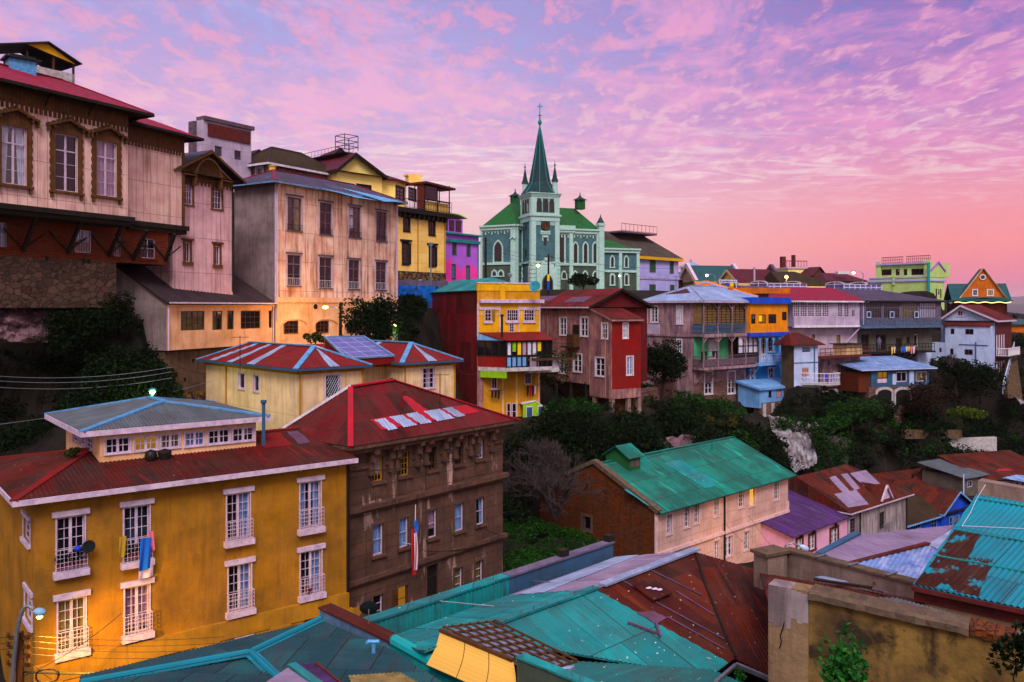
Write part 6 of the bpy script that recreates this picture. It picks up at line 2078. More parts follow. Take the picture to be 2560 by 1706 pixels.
# balcony house ---------------------------------------------------
q_at=ref_line(1733,93,1885,100)
h=House('balcony_house','mauve corner house with two tiers of iron and wood balconies and silver roof','house',q_at,1733,1880,(1733,752),(1733,1010),xl=1606,mat='worn_mauve',below=2)
h.d=dict(fm='white_paint',fw=.09,mw=.05,rec=.1,cols=2,rows=4,mid=.12,cas=.12,glass='glass')
h.facemat[0]='ruin_brick'
h.win(3,1693,1706,767,810,glass='curtain_white');h.win(3,1692,1704,850,893,glass='glass_blue');h.win(3,1628,1644,766,806);h.win(3,1611,1617,768,806)
h.win(0,1762,1780,930,985,cas=.15);h.win(0,1820,1837,929,984,cas=.15)
f=h.f[0]
h.fb('lower_plaster',0,1735,1880,1740,920,958,-.02,.03,'worn_mauve')
f3=h.f[3]
zfl=f.ray(1735,840)[1]
mb=MB();f3.box(mb,0,f3.L,zfl-.15,zfl+.05,-.02,.12);h.part(mb,'string_course','worn_mauve')
mb=MB();f3.box(mb,0,f3.L*.36,f3.ray(1620,838)[1],f3.ray(1620,811)[1],-.02,.1);h.part(mb,'patched_panel','lavender_pale')
h.roof('hip',1.75,'roof_silver',over=(1.9,.6,.4,.4),per=.35,amp=.012,fascia=.22,fm='lavender_pale',ins=(3.6,3.6),cap='sheet_silver')
hp=plane_hit(h.last['c'],h.last['a'],h.last['r0'])
mb=MB();sheet(mb,[hp(1662,737),hp(1717,722),hp(1726,733)],.35,.012,lift=.03,thick=0);h.part(mb,'roof_patch','roof_maroon')
PR=1.55
o_=PR
def balc_z(y):return f.ray(1760,y,PR)[1]
ua,ub=-.1,f.L-.8
for yfl,yr,yt,mrail,nm in((836,810,757,'iron_blue','upper_balcony'),(920,893,842,'grey_wood','lower_balcony')):
 z0,zr,zt=balc_z(yfl),balc_z(yr),balc_z(yt)
 mb=MB();mb.box(f.pt(ua-.0,z0-.3,-.05),v3(f.u*(ub-ua),0),v3(f.n*(PR+.1),0),V((0,0,.3)))
 bl=h.part(mb,nm,'worn_mauve')
 mb=MB()
 for i in range(5):
  uu=ua+(ub-ua)*i/4
  f.box(mb,uu-.06,uu+.06,z0,zt,PR-.12,PR)
  if i<4 or True:
   for sg in(-1,1):
    for k_ in range(3):
     a0,a1=k_*.26,(k_+1)*.26
     if ua<=uu+sg*a1<=ub:f.bar(mb,(uu+sg*a0,zt-.75+k_*.25),(uu+sg*a1,zt-.75+(k_+1)*.25),.1,PR-.1,PR-.02)
 f.box(mb,ua-.06,ub+.06,zt-.12,zt+.1,PR-.14,PR+.03)
 mb.build('balcony_post','worn_mauve',bl)
 mb=MB()
 for a,b,na in(((ua,PR-.05),(ub,PR-.05),34),((ua,PR-.05),(ua,.05),8)):
  p0,p1=f.pt(a[0],z0,a[1]),f.pt(b[0],z0,b[1])
  railing(mb,p0,p1,zr-z0,na,.025,3)
  if mrail=='grey_wood':
   mb.bar(p0+Z3*.5,p1+Z3*.5,.03,.75)
  else:
   for i in range(na):
    a_,b_=p0.lerp(p1,i/na),p0.lerp(p1,(i+1)/na)
    mb.tube([a_+Z3*.1,b_+Z3*.55,a_+Z3*.95],.018,4,False)
    mb.tube([b_+Z3*.1,a_+Z3*.55,b_+Z3*.95],.018,4,False)
 mb.build('balcony_railing',mrail,bl)
 if nm=='upper_balcony':
  mb=MB();f.box(mb,ua+.05,ub-.05,zr-.2,zt-.1,PR-.32,PR-.26);f3.box(mb,f3.L-.02,f3.L+.02,zr,zt,-.3,.0)if False else None
  mb.poly([f.pt(ua+.05,z0+.9,.05),f.pt(ua+.05,z0+.9,PR-.3),f.pt(ua+.05,zt-.1,PR-.3),f.pt(ua+.05,zt-.1,.05)])
  sc_=mb.build('lattice_screen','lattice_slats',bl)
  mb=MB()
  for i in range(13):
   uu=ua+.05+(ub-ua-.1)*i/12
   f.box(mb,uu-.035,uu+.035,zr-.2,zt-.1,PR-.26,PR-.22)
  for j in range(1,8):zz=zr-.2+(zt+.1-zr)*j/8;f.box(mb,ua+.05,ub-.05,zz-.03,zz+.03,PR-.255,PR-.225)
  mb.build('screen_frame','dark_wood',sc_)
 else:
  mb=MB();f.box(mb,.1,ub*.62,z0,zt,.0,.04);mb.build('green_backwall','mint_wall',bl)
  mb=MB();f.box(mb,ub*.26,ub*.40,z0,zt-.4,.04,.08);mb.build('balcony_door','lilac_white',bl)
  mb=MB()
  for i in range(5):uu=ub*.62+ub*.38*i/4;f.box(mb,uu-.05,uu+.05,z0+.9,zt-.1,PR-.2,PR-.1)
  for zz in(z0+1.35,z0+2.2):f.box(mb,ub*.62,ub,zz-.04,zz+.04,PR-.19,PR-.11)
  sc_=mb.build('glazed_screen','dark_wood',bl)
  mb=MB();f.box(mb,ub*.62,ub,z0+1.4,zt-.15,PR-.24,PR-.2);mb.build('white_pane','curtain_white',sc_)
  mb=MB();f.box(mb,ub*.62,ub,z0+.2,z0+1.35,PR-.24,PR-.2);mb.build('dark_pane','glass',sc_)
  for uu in(.4,2.4,ub-.6):mb=MB();mb.bar(f.pt(uu,z0-2.0,.05),f.pt(uu,z0-.3,PR-.1),.12);mb.build('balcony_brace','worn_mauve',bl)
h.fb('side_bay',0,1868,1890,1868,760,835,-.02,.8,'lavender_pale');h.fb('side_bay',0,1868,1892,1868,845,918,-.02,.8,'peach_plaster')
mb=MB();u_=f.L-.15;mb.tube([f.pt(u_,h.z1-.3,1.2),f.pt(u_,balc_z(920),1.2)],.06,6);mb.tube([f.pt(f.L-1.5,balc_z(935),.1),f.pt(f.L-1.5,h.z0,.1)],.06,6);h.part(mb,'drainpipe','lilac_white')
h.finish()
clothesline(f,1752,1798,880,1.4,['cloth_dark','cloth_dark','mint_wall','cloth_dark','cloth_dark'],'dark clothes on the lower balcony of the mauve corner house',8)
# orange and blue house
o_at=ref_line(1884,99,1968,103)
h=House('orange_blue_house','house with orange upper storey over a bright blue balcony and blue lower floor','house',o_at,1874,1967,(1900,832),(1900,1015),dep=9,mat='sky_blue_wall',below=2)
h.d=dict(fm='white_paint',fw=.09,mw=.05,cols=2,rows=2,rec=.1,cas=.1,glass='glass')
f=h.f[0]
z0,z1=f.ray(1900,832,1.6)[1],f.ray(1900,760,1.6)[1]
bx=House('orange_box','','',mat='orange_wall',pts=[f.pt(xf(f,1876,800,1.5),0,1.5)[:2],f.pt(xf(f,1969,800,1.5),0,1.5)[:2],f.pt(xf(f,1969,800,1.5),0,-6)[:2],f.pt(xf(f,1876,800,1.5),0,-6)[:2]],z=(z0,z1),ground=False,below=0)
bpy.data.objects.remove(bx.root);bx.root=h.root
bx.d=dict(fm='dark_wood',fw=.1,cols=2,rows=1,rec=.1)
bx.win(0,1878,1889,786,810);bx.win(0,1897,1915,787,809,glass='warm_dim');bx.win(0,1921,1941,786,809);bx.win(0,1955,1967,780,801)
mb=MB();q_=bx.f[0];q_.box(mb,-.2,q_.L+.2,z1+.0,z1+.75,-7,.35);h.part(mb,'blue_cornice','cobalt_wall')
mb=MB();q_.box(mb,-.1,q_.L+.1,z0-.45,z0-.01,-.5,.12);h.part(mb,'blue_beam','cobalt_wall')
mb=MB();qa,za=q_.ray(1897,760);q_.box(mb,xf(q_,1897),xf(q_,1906),z0+1.3,z0+2.2,-.08,-.06);h.part(mb,'lit_pane','warm_window')
bx.finish('upper_wall')
zb,zr=f.ray(1900,908,1.4)[1],f.ray(1900,889,1.4)[1]
fx=xf(f,1967,890,1.35)
mb=MB();mb.box(f.pt(-.2,zb-.35,-.05),v3(f.u*(fx+.3),0),v3(f.n*1.5,0),V((0,0,.35)));bl=h.part(mb,'balcony_floor','pale_blue_wall')
mb=MB()
for i in range(5):
 uu=.1+(fx-.2)*i/4
 f.box(mb,uu-.07,uu+.07,zb,z0-.45,1.28,1.42)
 for sg in(-1,1):f.bar(mb,(uu,z0-1.1),(uu+sg*.4,z0-.5),.1,1.3,1.4)
mb.build('balcony_post','pale_blue_wall',bl)
mb=MB();p0,p1=f.pt(0,zb,1.35),f.pt(fx,zb,1.35);railing(mb,p0,p1,zr-zb,16,.03,3)
for i in range(16):
 a_,b_=p0.lerp(p1,i/16),p0.lerp(p1,(i+1)/16)
 mb.tube([a_+Z3*.1,b_+Z3*.85],.02,4,False);mb.tube([b_+Z3*.1,a_+Z3*.85],.02,4,False)
mb.build('balcony_railing','white_blue',bl)
for uu in(.2,f.L*.5,f.L-.2):mb=MB();mb.bar(f.pt(uu,zb-1.9,.05),f.pt(uu,zb-.35,1.3),.1);mb.build('balcony_brace','pale_blue_wall',bl)
h.win(0,1905,1913,845,886,rows=3,cols=1);h.win(0,1921,1936,843,880,rows=3,glass='glass_blue')
h.win(0,1876,1886,925,962,rows=3);h.win(0,1921,1934,920,957,rows=3)
# lower annex
f2=Fac(f.pt(xf(f,1899,990,3.0),0,3.0)[:2],f.pt(xf(f,1993,990,3.0),0,3.0)[:2])
zt5,zb5=f2.ray(1900,972)[1],f2.ray(1900,1008)[1]
ax=House('blue_annex','low pale blue annex with pink blinds below the orange and blue house','annex',mat='pale_blue_wall',pts=[f2.A,f2.B,f2.B-f2.n*3,f2.A-f2.n*3],z=(zb5,zt5),below=.6)
ax.d=dict(fm='grey_wood',fw=.06,cols=1,rows=1,rec=.05)
ax.win(0,1921,1929,977,995,glass='glass');ax.win(0,1941,1954,976,995,glass='curtain_pink');ax.win(0,1968,1981,974,994,glass='curtain_pink')
ax.shed([v3(q_,zt5+(.05 if i<2 else .75))for i,q_ in enumerate(ax.corners(.25)[:2]+[ax.corners(.25)[2],ax.corners(.25)[3]])],'pale_blue_wall',per=.4,amp=.008,fascia=.2,fm='pale_blue_wall')
ax.extra+=[(None,[v3(ax.p[1],zt5),v3(ax.p[2],zt5),v3(ax.p[2],zt5+.7)]),(None,[v3(ax.p[0],zt5),v3(ax.p[3],zt5),v3(ax.p[3],zt5+.7)])]
ax.finish()
rw2=House('ravine_wall','dark block retaining wall under the pale blue annex above the rock face','wall',mat='ruin_brick',pts=[f2.pt(.3,0,.2)[:2],f2.pt(f2.L+1,0,.2)[:2],f2.pt(f2.L+1,0,-1)[:2],f2.pt(.3,0,-1)[:2]],z=(zb5-2.6,zb5-.02),below=1.5)
mb=MB()
for i in range(5):rw2.f[0].box(mb,rw2.f[0].L*i/5,rw2.f[0].L*i/5+.5,zb5-2.6,zb5-.1,-.02,.1)
rw2.part(mb,'wall_rib','concrete_white')
rw2.finish()
# orange parapet slope behind the silver roof
pts_o=[P(1739,714,103),P(1762,709,106),P(1894,752,106)]
mb=MB();mb.bar(P(1737,716,104),P(1764,711,105),.3,.9);mb.bar(P(1764,711,105),P(1893,749,104),.3,1.0);h.part(mb,'orange_parapet','orange_wall')
mb=MB();mb.bar(P(1737,712,104),P(1764,706,105),.4,.15);mb.bar(P(1764,706,105),P(1893,743,104),.4,.15);h.part(mb,'parapet_cap','lavender_wall')
mb=MB();mb.cbox(P(1867,747,108),4.5,3,1.6,.4);ru=h.part(mb,'roof_room','grey_violet')
mb=MB();mb.cbox(P(1872,735,108),9.5,4.5,.7,.4);mb.build('roof_room_top','gable_orange',ru)
mb=MB();mb.cbox(P(1863,741,106.2),3.2,.1,.9,.4);mb.build('roof_room_window','cobalt_wall',ru)
mb=MB()
for x,y in((1799,728),(1841,728)):
 for d_ in(106,109):mb.tube([P(x,y,d_),P(x,701,d_)],.07,5)
for d_ in(106,109):mb.tube([P(1797,701,d_),P(1843,702,d_)],.07,5);mb.tube([P(1797,706,d_),P(1843,707,d_)],.05,5)
for x in(1799,1841):mb.tube([P(x,701,106),P(x,701,109)],.06,5);mb.tube([P(x,716,106),P(x+(6 if x<1820 else-6),702,106)],.05,5)
h.part(mb,'pergola_frame','white_blue')
h.finish()
for i,(x,m_)in enumerate(((1818,'cobalt_wall'),(1829,'cloth_yellow'))):
 mb=MB();mb.lathe(P(x,726,107),[(.25,0),(.3,.5),(.22,.9),(.1,1.0),(.16,1.2),(.05,1.35)],8)
 solo(mb,'garden_ornament',m_,['blue roof ornament under the white pergola frame','yellow roof ornament under the white pergola frame'][i],'ornament')
 # small white house below
s_at=ref_line(1985,96,2045,97.5)
h=House('small_white_house','small pale blue white house with dark red roof and white balcony below the long gallery','house',s_at,1985,2045,(1985,862),(1985,962),xl=1953,mat='white_blue',below=1.5)
h.facemat[3]='dirty_shade_concrete'  # white wall's shaded left face painted dark brown
h.d=dict(fm='lilac_white',fw=.08,mw=.04,rec=.1)
h.win(0,2005,2027,867,882,cols=1,rows=1);h.win(0,2005,2023,920,943,cols=3,rows=2,glass='warm_dim')
f=h.f[0]
h.fb('floor_line',0,1985,2045,1985,907,909,-.02,.05,'slate_blue')
mb=MB();u_=f.L-.6;mb.tube([f.pt(u_,h.z1-.3,.06),f.pt(u_,h.z0,.06)],.06,5);h.part(mb,'drainpipe','slate_blue')
h.roof('hip',1.3,'roof_brown_red',over=(.4,.7,.4,.8),per=.3,amp=.012,ins=(1.0,2.6),fascia=.1,fm='maroon_board')
zb=f.ray(2010,962,1.5)[1]
mb=MB();bq=[f.pt(1.0,zb,.0),f.pt(3.2,zb,1.9),f.pt(f.L+1.5,zb,1.9),f.pt(f.L+2.2,zb,.2)]
mb.poly(bq);mb.poly([q_-Z3*.18 for q_ in bq][::-1])
for i in range(3):mb.poly([bq[i]-Z3*.18,bq[i+1]-Z3*.18,bq[i+1],bq[i]])
bl=h.part(mb,'balcony_floor','concrete_white')
mb=MB()
for i in range(3):railing(mb,bq[i],bq[i+1],1.15,8,.03,3)
mb.build('balcony_railing','white_paint',bl)
h.finish()
mb=MB();fq=f
for dx_ in(0,1.0):
 mb.box(f.pt(3.6+dx_,zb+.4,1.0),v3(f.u*.5,0),v3(f.n*.5,0),V((0,0,.08)));mb.box(f.pt(3.6+dx_,zb+.45,.95),v3(f.u*.5,0),v3(f.n*.06,0),V((0,0,.6)))
 for a in(0,.45):
  for b in(1.0,1.45):mb.box(f.pt(3.6+dx_+a,zb,b),v3(f.u*.05,0),v3(f.n*.05,0),V((0,0,.4)))
 if dx_==0:
  solo(mb,'chair','cobalt_wall','blue chair on the white balcony, left of its twin','chair');mb=MB()
solo(mb,'chair','cobalt_wall','blue chair on the white balcony, right of its twin','chair')
# long gallery house: white-mauve left half, olive right half
g1=ref_line(1968,110,2143,114)
h=House('long_gallery_house','long pale mauve house with multi-pane gallery windows and bright red roof','house',g1,1968,2143,(1968,752),(1968,905),dep=12,mat='clapboard_mauve',below=1)
f=h.f[0]
def gallery(h,x0,x1,yt,yb,mat,o):
 g=Fac(h.f[0].pt(0,0,o)[:2],h.f[0].pt(h.f[0].L,0,o)[:2])
 za,zb=g.ray(x0,yt)[1],g.ray(x0,yb)[1]
 bx=House('gallery','','',mat=mat,pts=[g.A,g.B,g.B-g.n*(o+1),g.A-g.n*(o+1)],z=(zb,za),ground=False,below=0)
 bpy.data.objects.remove(bx.root);bx.root=h.root
 return bx
bx=gallery(h,1968,2143,752,817,'lavender_pale',1.3)
bx.d=dict(fm='lilac_white',fw=.08,mw=.06,rec=.08,glass='glass_blue',trans=.72)
for i in range(5):bx.win(0,1983+i*18.2,2000+i*18.2,753,792,cols=3,rows=6)
bx.win(0,2094,2107,754,793,cols=2,rows=6);bx.win(0,2110,2123,754,793,cols=2,rows=6);bx.win(0,2129,2138,774,793,cols=2,rows=1,trans=None)
q_=bx.f[0]
mb=MB();q_.box(mb,0,q_.L,bx.z0-.15,bx.z0+.12,-.3,.12);h.part(mb,'gallery_sill','white_paint')
mb=MB();mb.tube([q_.pt(q_.L-.3,bx.z1-.2,.08),q_.pt(q_.L-.3,bx.z0+.2,.08),q_.pt(q_.L-2.6,bx.z0-2.8,-1.2),q_.pt(q_.L-2.6,bx.z0-5,-1.2)],.09,6);h.part(mb,'drainpipe','lilac_white')
bx.finish('gallery_wall')
h.d=dict(fm='grey_wood',fw=.1,cols=1,rows=2,rec=.1,cas=.12,casm='lilac_white')
h.win(0,1986,1996,836,848,rows=1);h.win(0,2028,2038,836,848,rows=1,glass='curtain_tan');h.win(0,2090,2101,838,868,glass='curtain_tan')
h.roof('hip',1.9,'roof_crimson',over=(1.9,.2,.3,.8),per=.4,amp=.012,ins=(5,0),fascia=.2,fm='white_paint')
h.finish()
g2=ref_line(2143,114.1,2330,120)
k=House('olive_gallery_house','olive grey house with long iron framed glass gallery and grey roof','house',g2,2130,2330,(2143,752),(2143,905),dep=12,mat='olive_grey',below=1)
bx=gallery(k,2143,2330,754,818,'grey_violet',1.5)
bx.d=dict(fm='grey_wood',fw=.1,mw=.07,rec=.06,glass='glass',trans=.68)
for i in range(4):bx.win(0,2164+i*45,2206+i*45-(2 if i<3 else 0),757,796,cols=9,rows=1)
for x in(2166,2224,2285):bx.win(0,x,x+11,779,795,cols=1,rows=1,trans=None,fm='white_blue',glass='glass_blue',o=.1,hole=False)
q_=bx.f[0]
mb=MB();q_.box(mb,0,q_.L,bx.z0-.2,bx.z0+.15,-.3,.12)
for i in range(60):q_.box(mb,q_.L*i/60+.04,q_.L*i/60+.12,bx.z0+.2,bx.z0+1.1,-.02,.06)
k.part(mb,'gallery_panel','iron_blue')
bx.finish('gallery_wall')
k.d=dict(fm='brown_wood',fw=.12,cols=1,rows=1,rec=.14,glass='dark_room')
for x0,x1,a,b in((2153,2173,836,876),(2190,2216,836,878),(2240,2256,845,872)):k.win(0,x0,x1,a,b,name='door',cols=2)
k.win(0,2266,2275,842,860);k.win(0,2285,2295,836,867,fm='lilac_white')
k.roof('hip',1.7,'roof_violet',over=(2.0,.9,.3,-.2),per=.4,amp=.012,ins=(0,6),fascia=.2,fm='dark_wood')
f=k.f[0]
zb=f.ray(2160,882,1.5)[1]
mb=MB();mb.box(f.pt(.6,zb-.2,-.05),v3(f.u*(f.L-2.5),0),v3(f.n*2.2,0),V((0,0,.2)))
for i in range(8):mb.bar(f.pt(.9+i*1.25,zb-1.9,.0),f.pt(.9+i*1.25+.5,zb-.2,2.0),.12)
bl=k.part(mb,'balcony','dark_wood')
mb=MB();railing(mb,f.pt(.6,zb,2.05),f.pt(f.L-2,zb,2.05),1.05,22,.03,3);mb.build('balcony_railing','dark_wood',bl)
mb=MB();f.box(mb,.6,f.L-.5,zb-2.4,zb-.25,-.02,.1);k.part(mb,'undercroft','grey_violet')
u_=xf(f,2286);mb=MB();f.box(mb,u_,xf(f,2322),f.ray(2300,905)[1]-1,f.ray(2300,881)[1],-.02,.5);k.part(mb,'white_block','white_blue')
k.finish()
clothesline(f,2222,2288,868,2.25,['cloth_dark','cloth_yellow','cloth_white','cloth_dark','cloth_dark','cloth_blue','cloth_blue','cloth_white','cloth_yellow','cloth_pink','cloth_white'],'row of bright laundry on the olive house balcony rail',9)
# rooftop conservatories
def conserv(x0,x1,yt,yb,d,name,label,barrel,roofm):
 A_,B_=P(x0,yb,d),P(x1,yb,d+2.5)
 fc=Fac(A_[:2],B_[:2])
 t_=thing(name,label,'conservatory',A_)
 hh=(yb-yt)/F*d
 mb=MB()
 n=max(6,int(fc.L/1.0))
 for i in range(n+1):
  uu=fc.L*i/n
  fc.box(mb,uu-.05,uu+.05,A_.z-.5,A_.z+hh*.7,-.05,.05);fc.box(mb,uu-.05,uu+.05,A_.z,A_.z+hh*.7,-4.05,-3.95)
 for z_0 in(.0,.35,.7):fc.box(mb,0,fc.L,A_.z+hh*z_0-.05,A_.z+hh*z_0+.05,-.045,.055)
 k_=8
 for i in range(k_):
  a0,a1=math.pi*i/k_,math.pi*(i+1)/k_
  for uu in(0,barrel):
   mb.bar(fc.pt(uu,A_.z+hh*.7+hh*.3*math.sin(a0),-2+2*math.cos(a0)),fc.pt(uu,A_.z+hh*.7+hh*.3*math.sin(a1),-2+2*math.cos(a1)),.12)
 for uu in(0,):
  mb.bar(fc.pt(uu,A_.z,-2),fc.pt(uu,A_.z+hh,-2),.1);mb.bar(fc.pt(uu,A_.z+hh*.7,0),fc.pt(uu,A_.z+hh*.7,-4),.1)
 mb.build('conservatory_frame','white_paint',t_)
 mb=MB();mb.poly([fc.pt(0,A_.z-.3,-.02),fc.pt(fc.L,A_.z-.3,-.02),fc.pt(fc.L,A_.z+hh*.7,-.02),fc.pt(0,A_.z+hh*.7,-.02)])
 mb.poly([fc.pt(0,A_.z-.3,-.02),fc.pt(0,A_.z+hh*.7,-.02),fc.pt(0,A_.z+hh*.7,-4),fc.pt(0,A_.z-.3,-4)])
 mb.build('conservatory_glass','skylight_glass',t_)
 mb=MB()
 for i in range(k_):
  a0,a1=math.pi*i/k_,math.pi*(i+1)/k_
  mb.poly([fc.pt(u_,A_.z+hh*.7+hh*.3*math.sin(a_),-2+2.1*math.cos(a_))for u_,a_ in((barrel,a0),(fc.L,a0),(fc.L,a1),(barrel,a1))])
 mb.build('conservatory_roof',roofm,t_)
conserv(1918,2016,702,724,121,'conservatory','white framed rooftop conservatory with red top above the red gallery roof',6,'roof_brown_red')
conserv(2110,2204,704,727,127,'conservatory','white framed rooftop conservatory with dark barrel roof below the lime building',4.5,'roof_violet')
# ramshackle storeys under the gallery
m2=ref_line(2062,104,2150,108)
h=House('ramshackle_house','ramshackle mauve storeys with open balcony and concrete arches under the long gallery','house',m2,2056,2150,(2062,892),(2062,1012),dep=6,mat='worn_mauve',below=1)
h.d=dict(fm='lilac_white',fw=.08,cols=2,rows=1,rec=.1)
h.win(0,2070,2078,898,917);h.win(0,2103,2116,941,954);h.win(0,2128,2143,941,953)
f=h.f[0]
for i,x in enumerate((2068,2100,2128)):h.lancet(0,x,x+22,974,1004,kind='rd',sur=.3,sm='concrete_white',glass='dark_room',mul=None,o=.05,name='basement_arch',sillp=False)
zb=f.ray(2062,893,1.4)[1]
mb=MB();mb.box(f.pt(-2.5,zb-.2,-.05),v3(f.u*(f.L+2.5),0),v3(f.n*1.6,0),V((0,0,.22)));bl=h.part(mb,'balcony_floor','maroon_board')
mb=MB();railing(mb,f.pt(-2.5,zb,1.5),f.pt(f.L,zb,1.5),1.0,10,.035,3);mb.build('balcony_railing','maroon_board',bl)
mb=MB();f.box(mb,xf(f,2108),f.L,f.ray(2110,890)[1],f.ray(2110,862)[1],-1.5,.3);h.part(mb,'cream_shed','cream_wall')
mb=MB();f.box(mb,xf(f,2104),f.L+.4,f.ray(2110,862)[1],f.ray(2110,860)[1],-1.8,.7);h.part(mb,'shed_roof','dark_wood')
mb=MB();f.box(mb,xf(f,2092),xf(f,2122),f.ray(2100,912)[1],f.ray(2100,909)[1],-.02,.8);h.part(mb,'awning','teal_metal')
mb=MB();f.box(mb,0,f.L,f.ray(2062,973)[1],f.ray(2062,968)[1],-.02,.2);h.part(mb,'ledge','dark_wood')
h.finish()
# shack with pale blue roof on a brick basement
sh=ref_line(2184,103,2326,106.5)
h=House('blue_shack','slate blue shack with sheet metal lean-to roof on an arched brick basement','shack',sh,2178,2322,(2184,926),(2184,968),dep=6,mat='slate_blue',below=.0)
h.d=dict(fm='lilac_white',fw=.1,mw=.06,cols=2,rows=1,rec=.08,glass='glass')
h.win(0,2194,2219,929,947,fm='dark_wood',glass='warm_dim');h.win(0,2241,2267,930,955);h.win(0,2290,2317,929,954)
h.fb('door',0,2273,2284,2273,928,962,-.02,.05,'white_blue');h.fb('pale_board',0,2231,2240,2231,935,962,-.02,.04,'white_blue');h.fb('pale_board',0,2193,2216,2193,948,958,-.02,.06,'lilac_white')
q4=h.corners((.5,.9,.3,2.0))
h.shed([v3(q4[0],h.z1+.15),v3(q4[1],h.z1+.1),v3(q4[2],h.z1+1.25),v3(q4[3],h.z1+1.25)],'roof_iceblue',per=.35,amp=.012,fascia=.12,fm='white_blue')
f=h.f[0]
mb=MB();f.box(mb,-1.8,.0,h.z0-.6,h.z1-.3,-4,-.2);h.part(mb,'brick_side','red_brick')
h.finish()
h=House('brick_basement','arched brick basement under the slate blue shack on the slope','basement',sh,2172,2290,(2184,968.5),(2184,1012),dep=5,mat='ruin_brick',below=2.5)
for x in(2192,2238):h.lancet(0,x,x+36,974,1012,kind='seg',sur=.25,sm='concrete_white',glass='dark_room',mul=None,o=.02,name='basement_arch',sillp=False)
h.finish()
# white and blue gabled house
x_at=ref_line(2363,122,2478,118)
h=House('white_gabled_house','white and blue shaded house with brown roof gable and red lean-to strip on the right','house',x_at,2345,2480,(2363,800),(2363,945),dep=10,mat='white_blue',below=2,off=1.6)
h.d=dict(fm='lilac_white',fw=.08,cols=2,rows=2,rec=.08,glass='glass')
h.win(0,2394,2408,777,790,hole=False,cas=.15)
h.roof('gable',zat(762,121)-h.z1,'roof_brown_red',over=(.6,.6,.5,.3),axis='v',per=.35,amp=.012,fascia=.25,fm='lilac_white',ridge=.62)
h.f[1]
mb=MB();h.f[1].box(mb,0,h.f[1].L,h.z0-1,h.z1-.1,.0,.05);h.part(mb,'dark_side','maroon_board')
mb=MB();h.f[1].box(mb,.5,8,h.z0+3.2,h.z0+3.4,.05,1.6);bl=h.part(mb,'side_balcony','dark_wood')
mb=MB();railing(mb,h.f[1].pt(.5,h.z0+3.4,1.5),h.f[1].pt(8,h.z0+3.4,1.5),1.1,24,.05,2);railing(mb,h.f[1].pt(.5,h.z0+3.4,.1),h.f[1].pt(.5,h.z0+3.4,1.5),1.1,6,.05,2);mb.build('balcony_railing','white_paint',bl)
mb=MB()
for u_ in(.6,2,3.4,4.8):h.f[1].box(mb,u_,u_+.4,h.z0+3.6,h.z0+6.4,.05,.1);h.f[1].box(mb,u_,u_+.4,h.z0+.2,h.z0+2.6,.05,.1)
h.part(mb,'side_window','curtain_white')
h.finish()
k=House('white_front_block','pale blue flat front block with small windows below a red lean-to roof','house',x_at,2363,2476,(2363,814),(2363,945),dep=1.55,mat='white_blue',below=2)
k.d=dict(fm='grey_wood',fw=.08,cols=1,rows=1,rec=.1)
k.win(0,2376,2386,822,836);k.win(0,2413,2434,823,837,cols=2);k.win(0,2411,2432,874,888,cols=2);k.win(0,2375,2384,872,887);k.win(0,2437,2446,931,944)
q4=k.corners((.25,.1,0,.3))
k.shed([v3(q4[0],k.z1+.02),v3(q4[1],k.z1+.02),v3(q4[2],k.z1+.6),v3(q4[3],k.z1+.6)],'roof_brown_red',per=.35,amp=.012)
f=k.f[0]
mb=MB();u_=xf(f,2440);mb.tube([f.pt(u_,f.ray(2440,855)[1],.1),f.pt(u_,k.z0,.1)],.07,5);mb.tube([f.pt(xf(f,2398),f.ray(2398,861)[1],.08),f.pt(xf(f,2470),f.ray(2398,862)[1],.08)],.05,5);k.part(mb,'drainpipe','slate_blue')
k.finish()
k=House('low_block','low pale block with two tiny windows at the left foot of the white gabled house','house',x_at,2327,2362,(2345,857),(2345,912),dep=3,mat='white_blue',below=2)
k.d=dict(fm='grey_wood',fw=.08,cols=1,rows=1,rec=.1)
k.win(0,2348,2354,870,881)
k.finish()
# orange gable house
y2=ref_line(2400,144,2514,142)
h=House('orange_gable_house','steep orange gable house with dark teal roof behind the white gabled house','house',y2,2398,2518,(2400,752),(2400,830),dep=10,mat='roof_rust',below=2)
h.roof('gable',.5,'roof_tealflat',over=.8,per=.5,amp=0,axis='v')
f=h.f[0]
za,zb=f.ray(2457,674)[1],f.ray(2457,750)[1]
ua,ub,um=xf(f,2398),xf(f,2514),xf(f,2457)
mb=MB();mb.poly([f.pt(ua,zb,.3),f.pt(ub,zb,.3),f.pt(um,za,.3)]);gb=h.part(mb,'gable_front','gable_orange')
mb=MB()
bk=v3(-f.n*3.4,0)
mb.poly([f.pt(ua-.4,zb-.3,.7),f.pt(um,za+.15,.7),f.pt(um,za+.15,.7)+bk,f.pt(ua-.4,zb-.3,.7)+bk]);mb.poly([f.pt(um,za+.15,.7),f.pt(ub+.4,zb-.3,.7),f.pt(ub+.4,zb-.3,.7)+bk,f.pt(um,za+.15,.7)+bk])
u0,u1=xf(f,2379),xf(f,2529)
zt9=f.ray(2457,708)[1]
mb.poly([f.pt(u0,zb-.1,.2),f.pt(u1,zb-.1,.2),f.pt(u1,zt9,-3.5),f.pt(u0,zt9,-3.5)]);mb.poly([f.pt(u0,zb-.1,-7),f.pt(u0,zt9,-3.5),f.pt(u1,zt9,-3.5),f.pt(u1,zb-.1,-7)])
mb.poly([f.pt(ua-.5,zb-.2,.9),f.pt(ub+.5,zb-.2,.9),f.pt(ub,zb+.5,.32),f.pt(ua,zb+.5,.32)])
h.part(mb,'steep_roof','roof_tealflat')
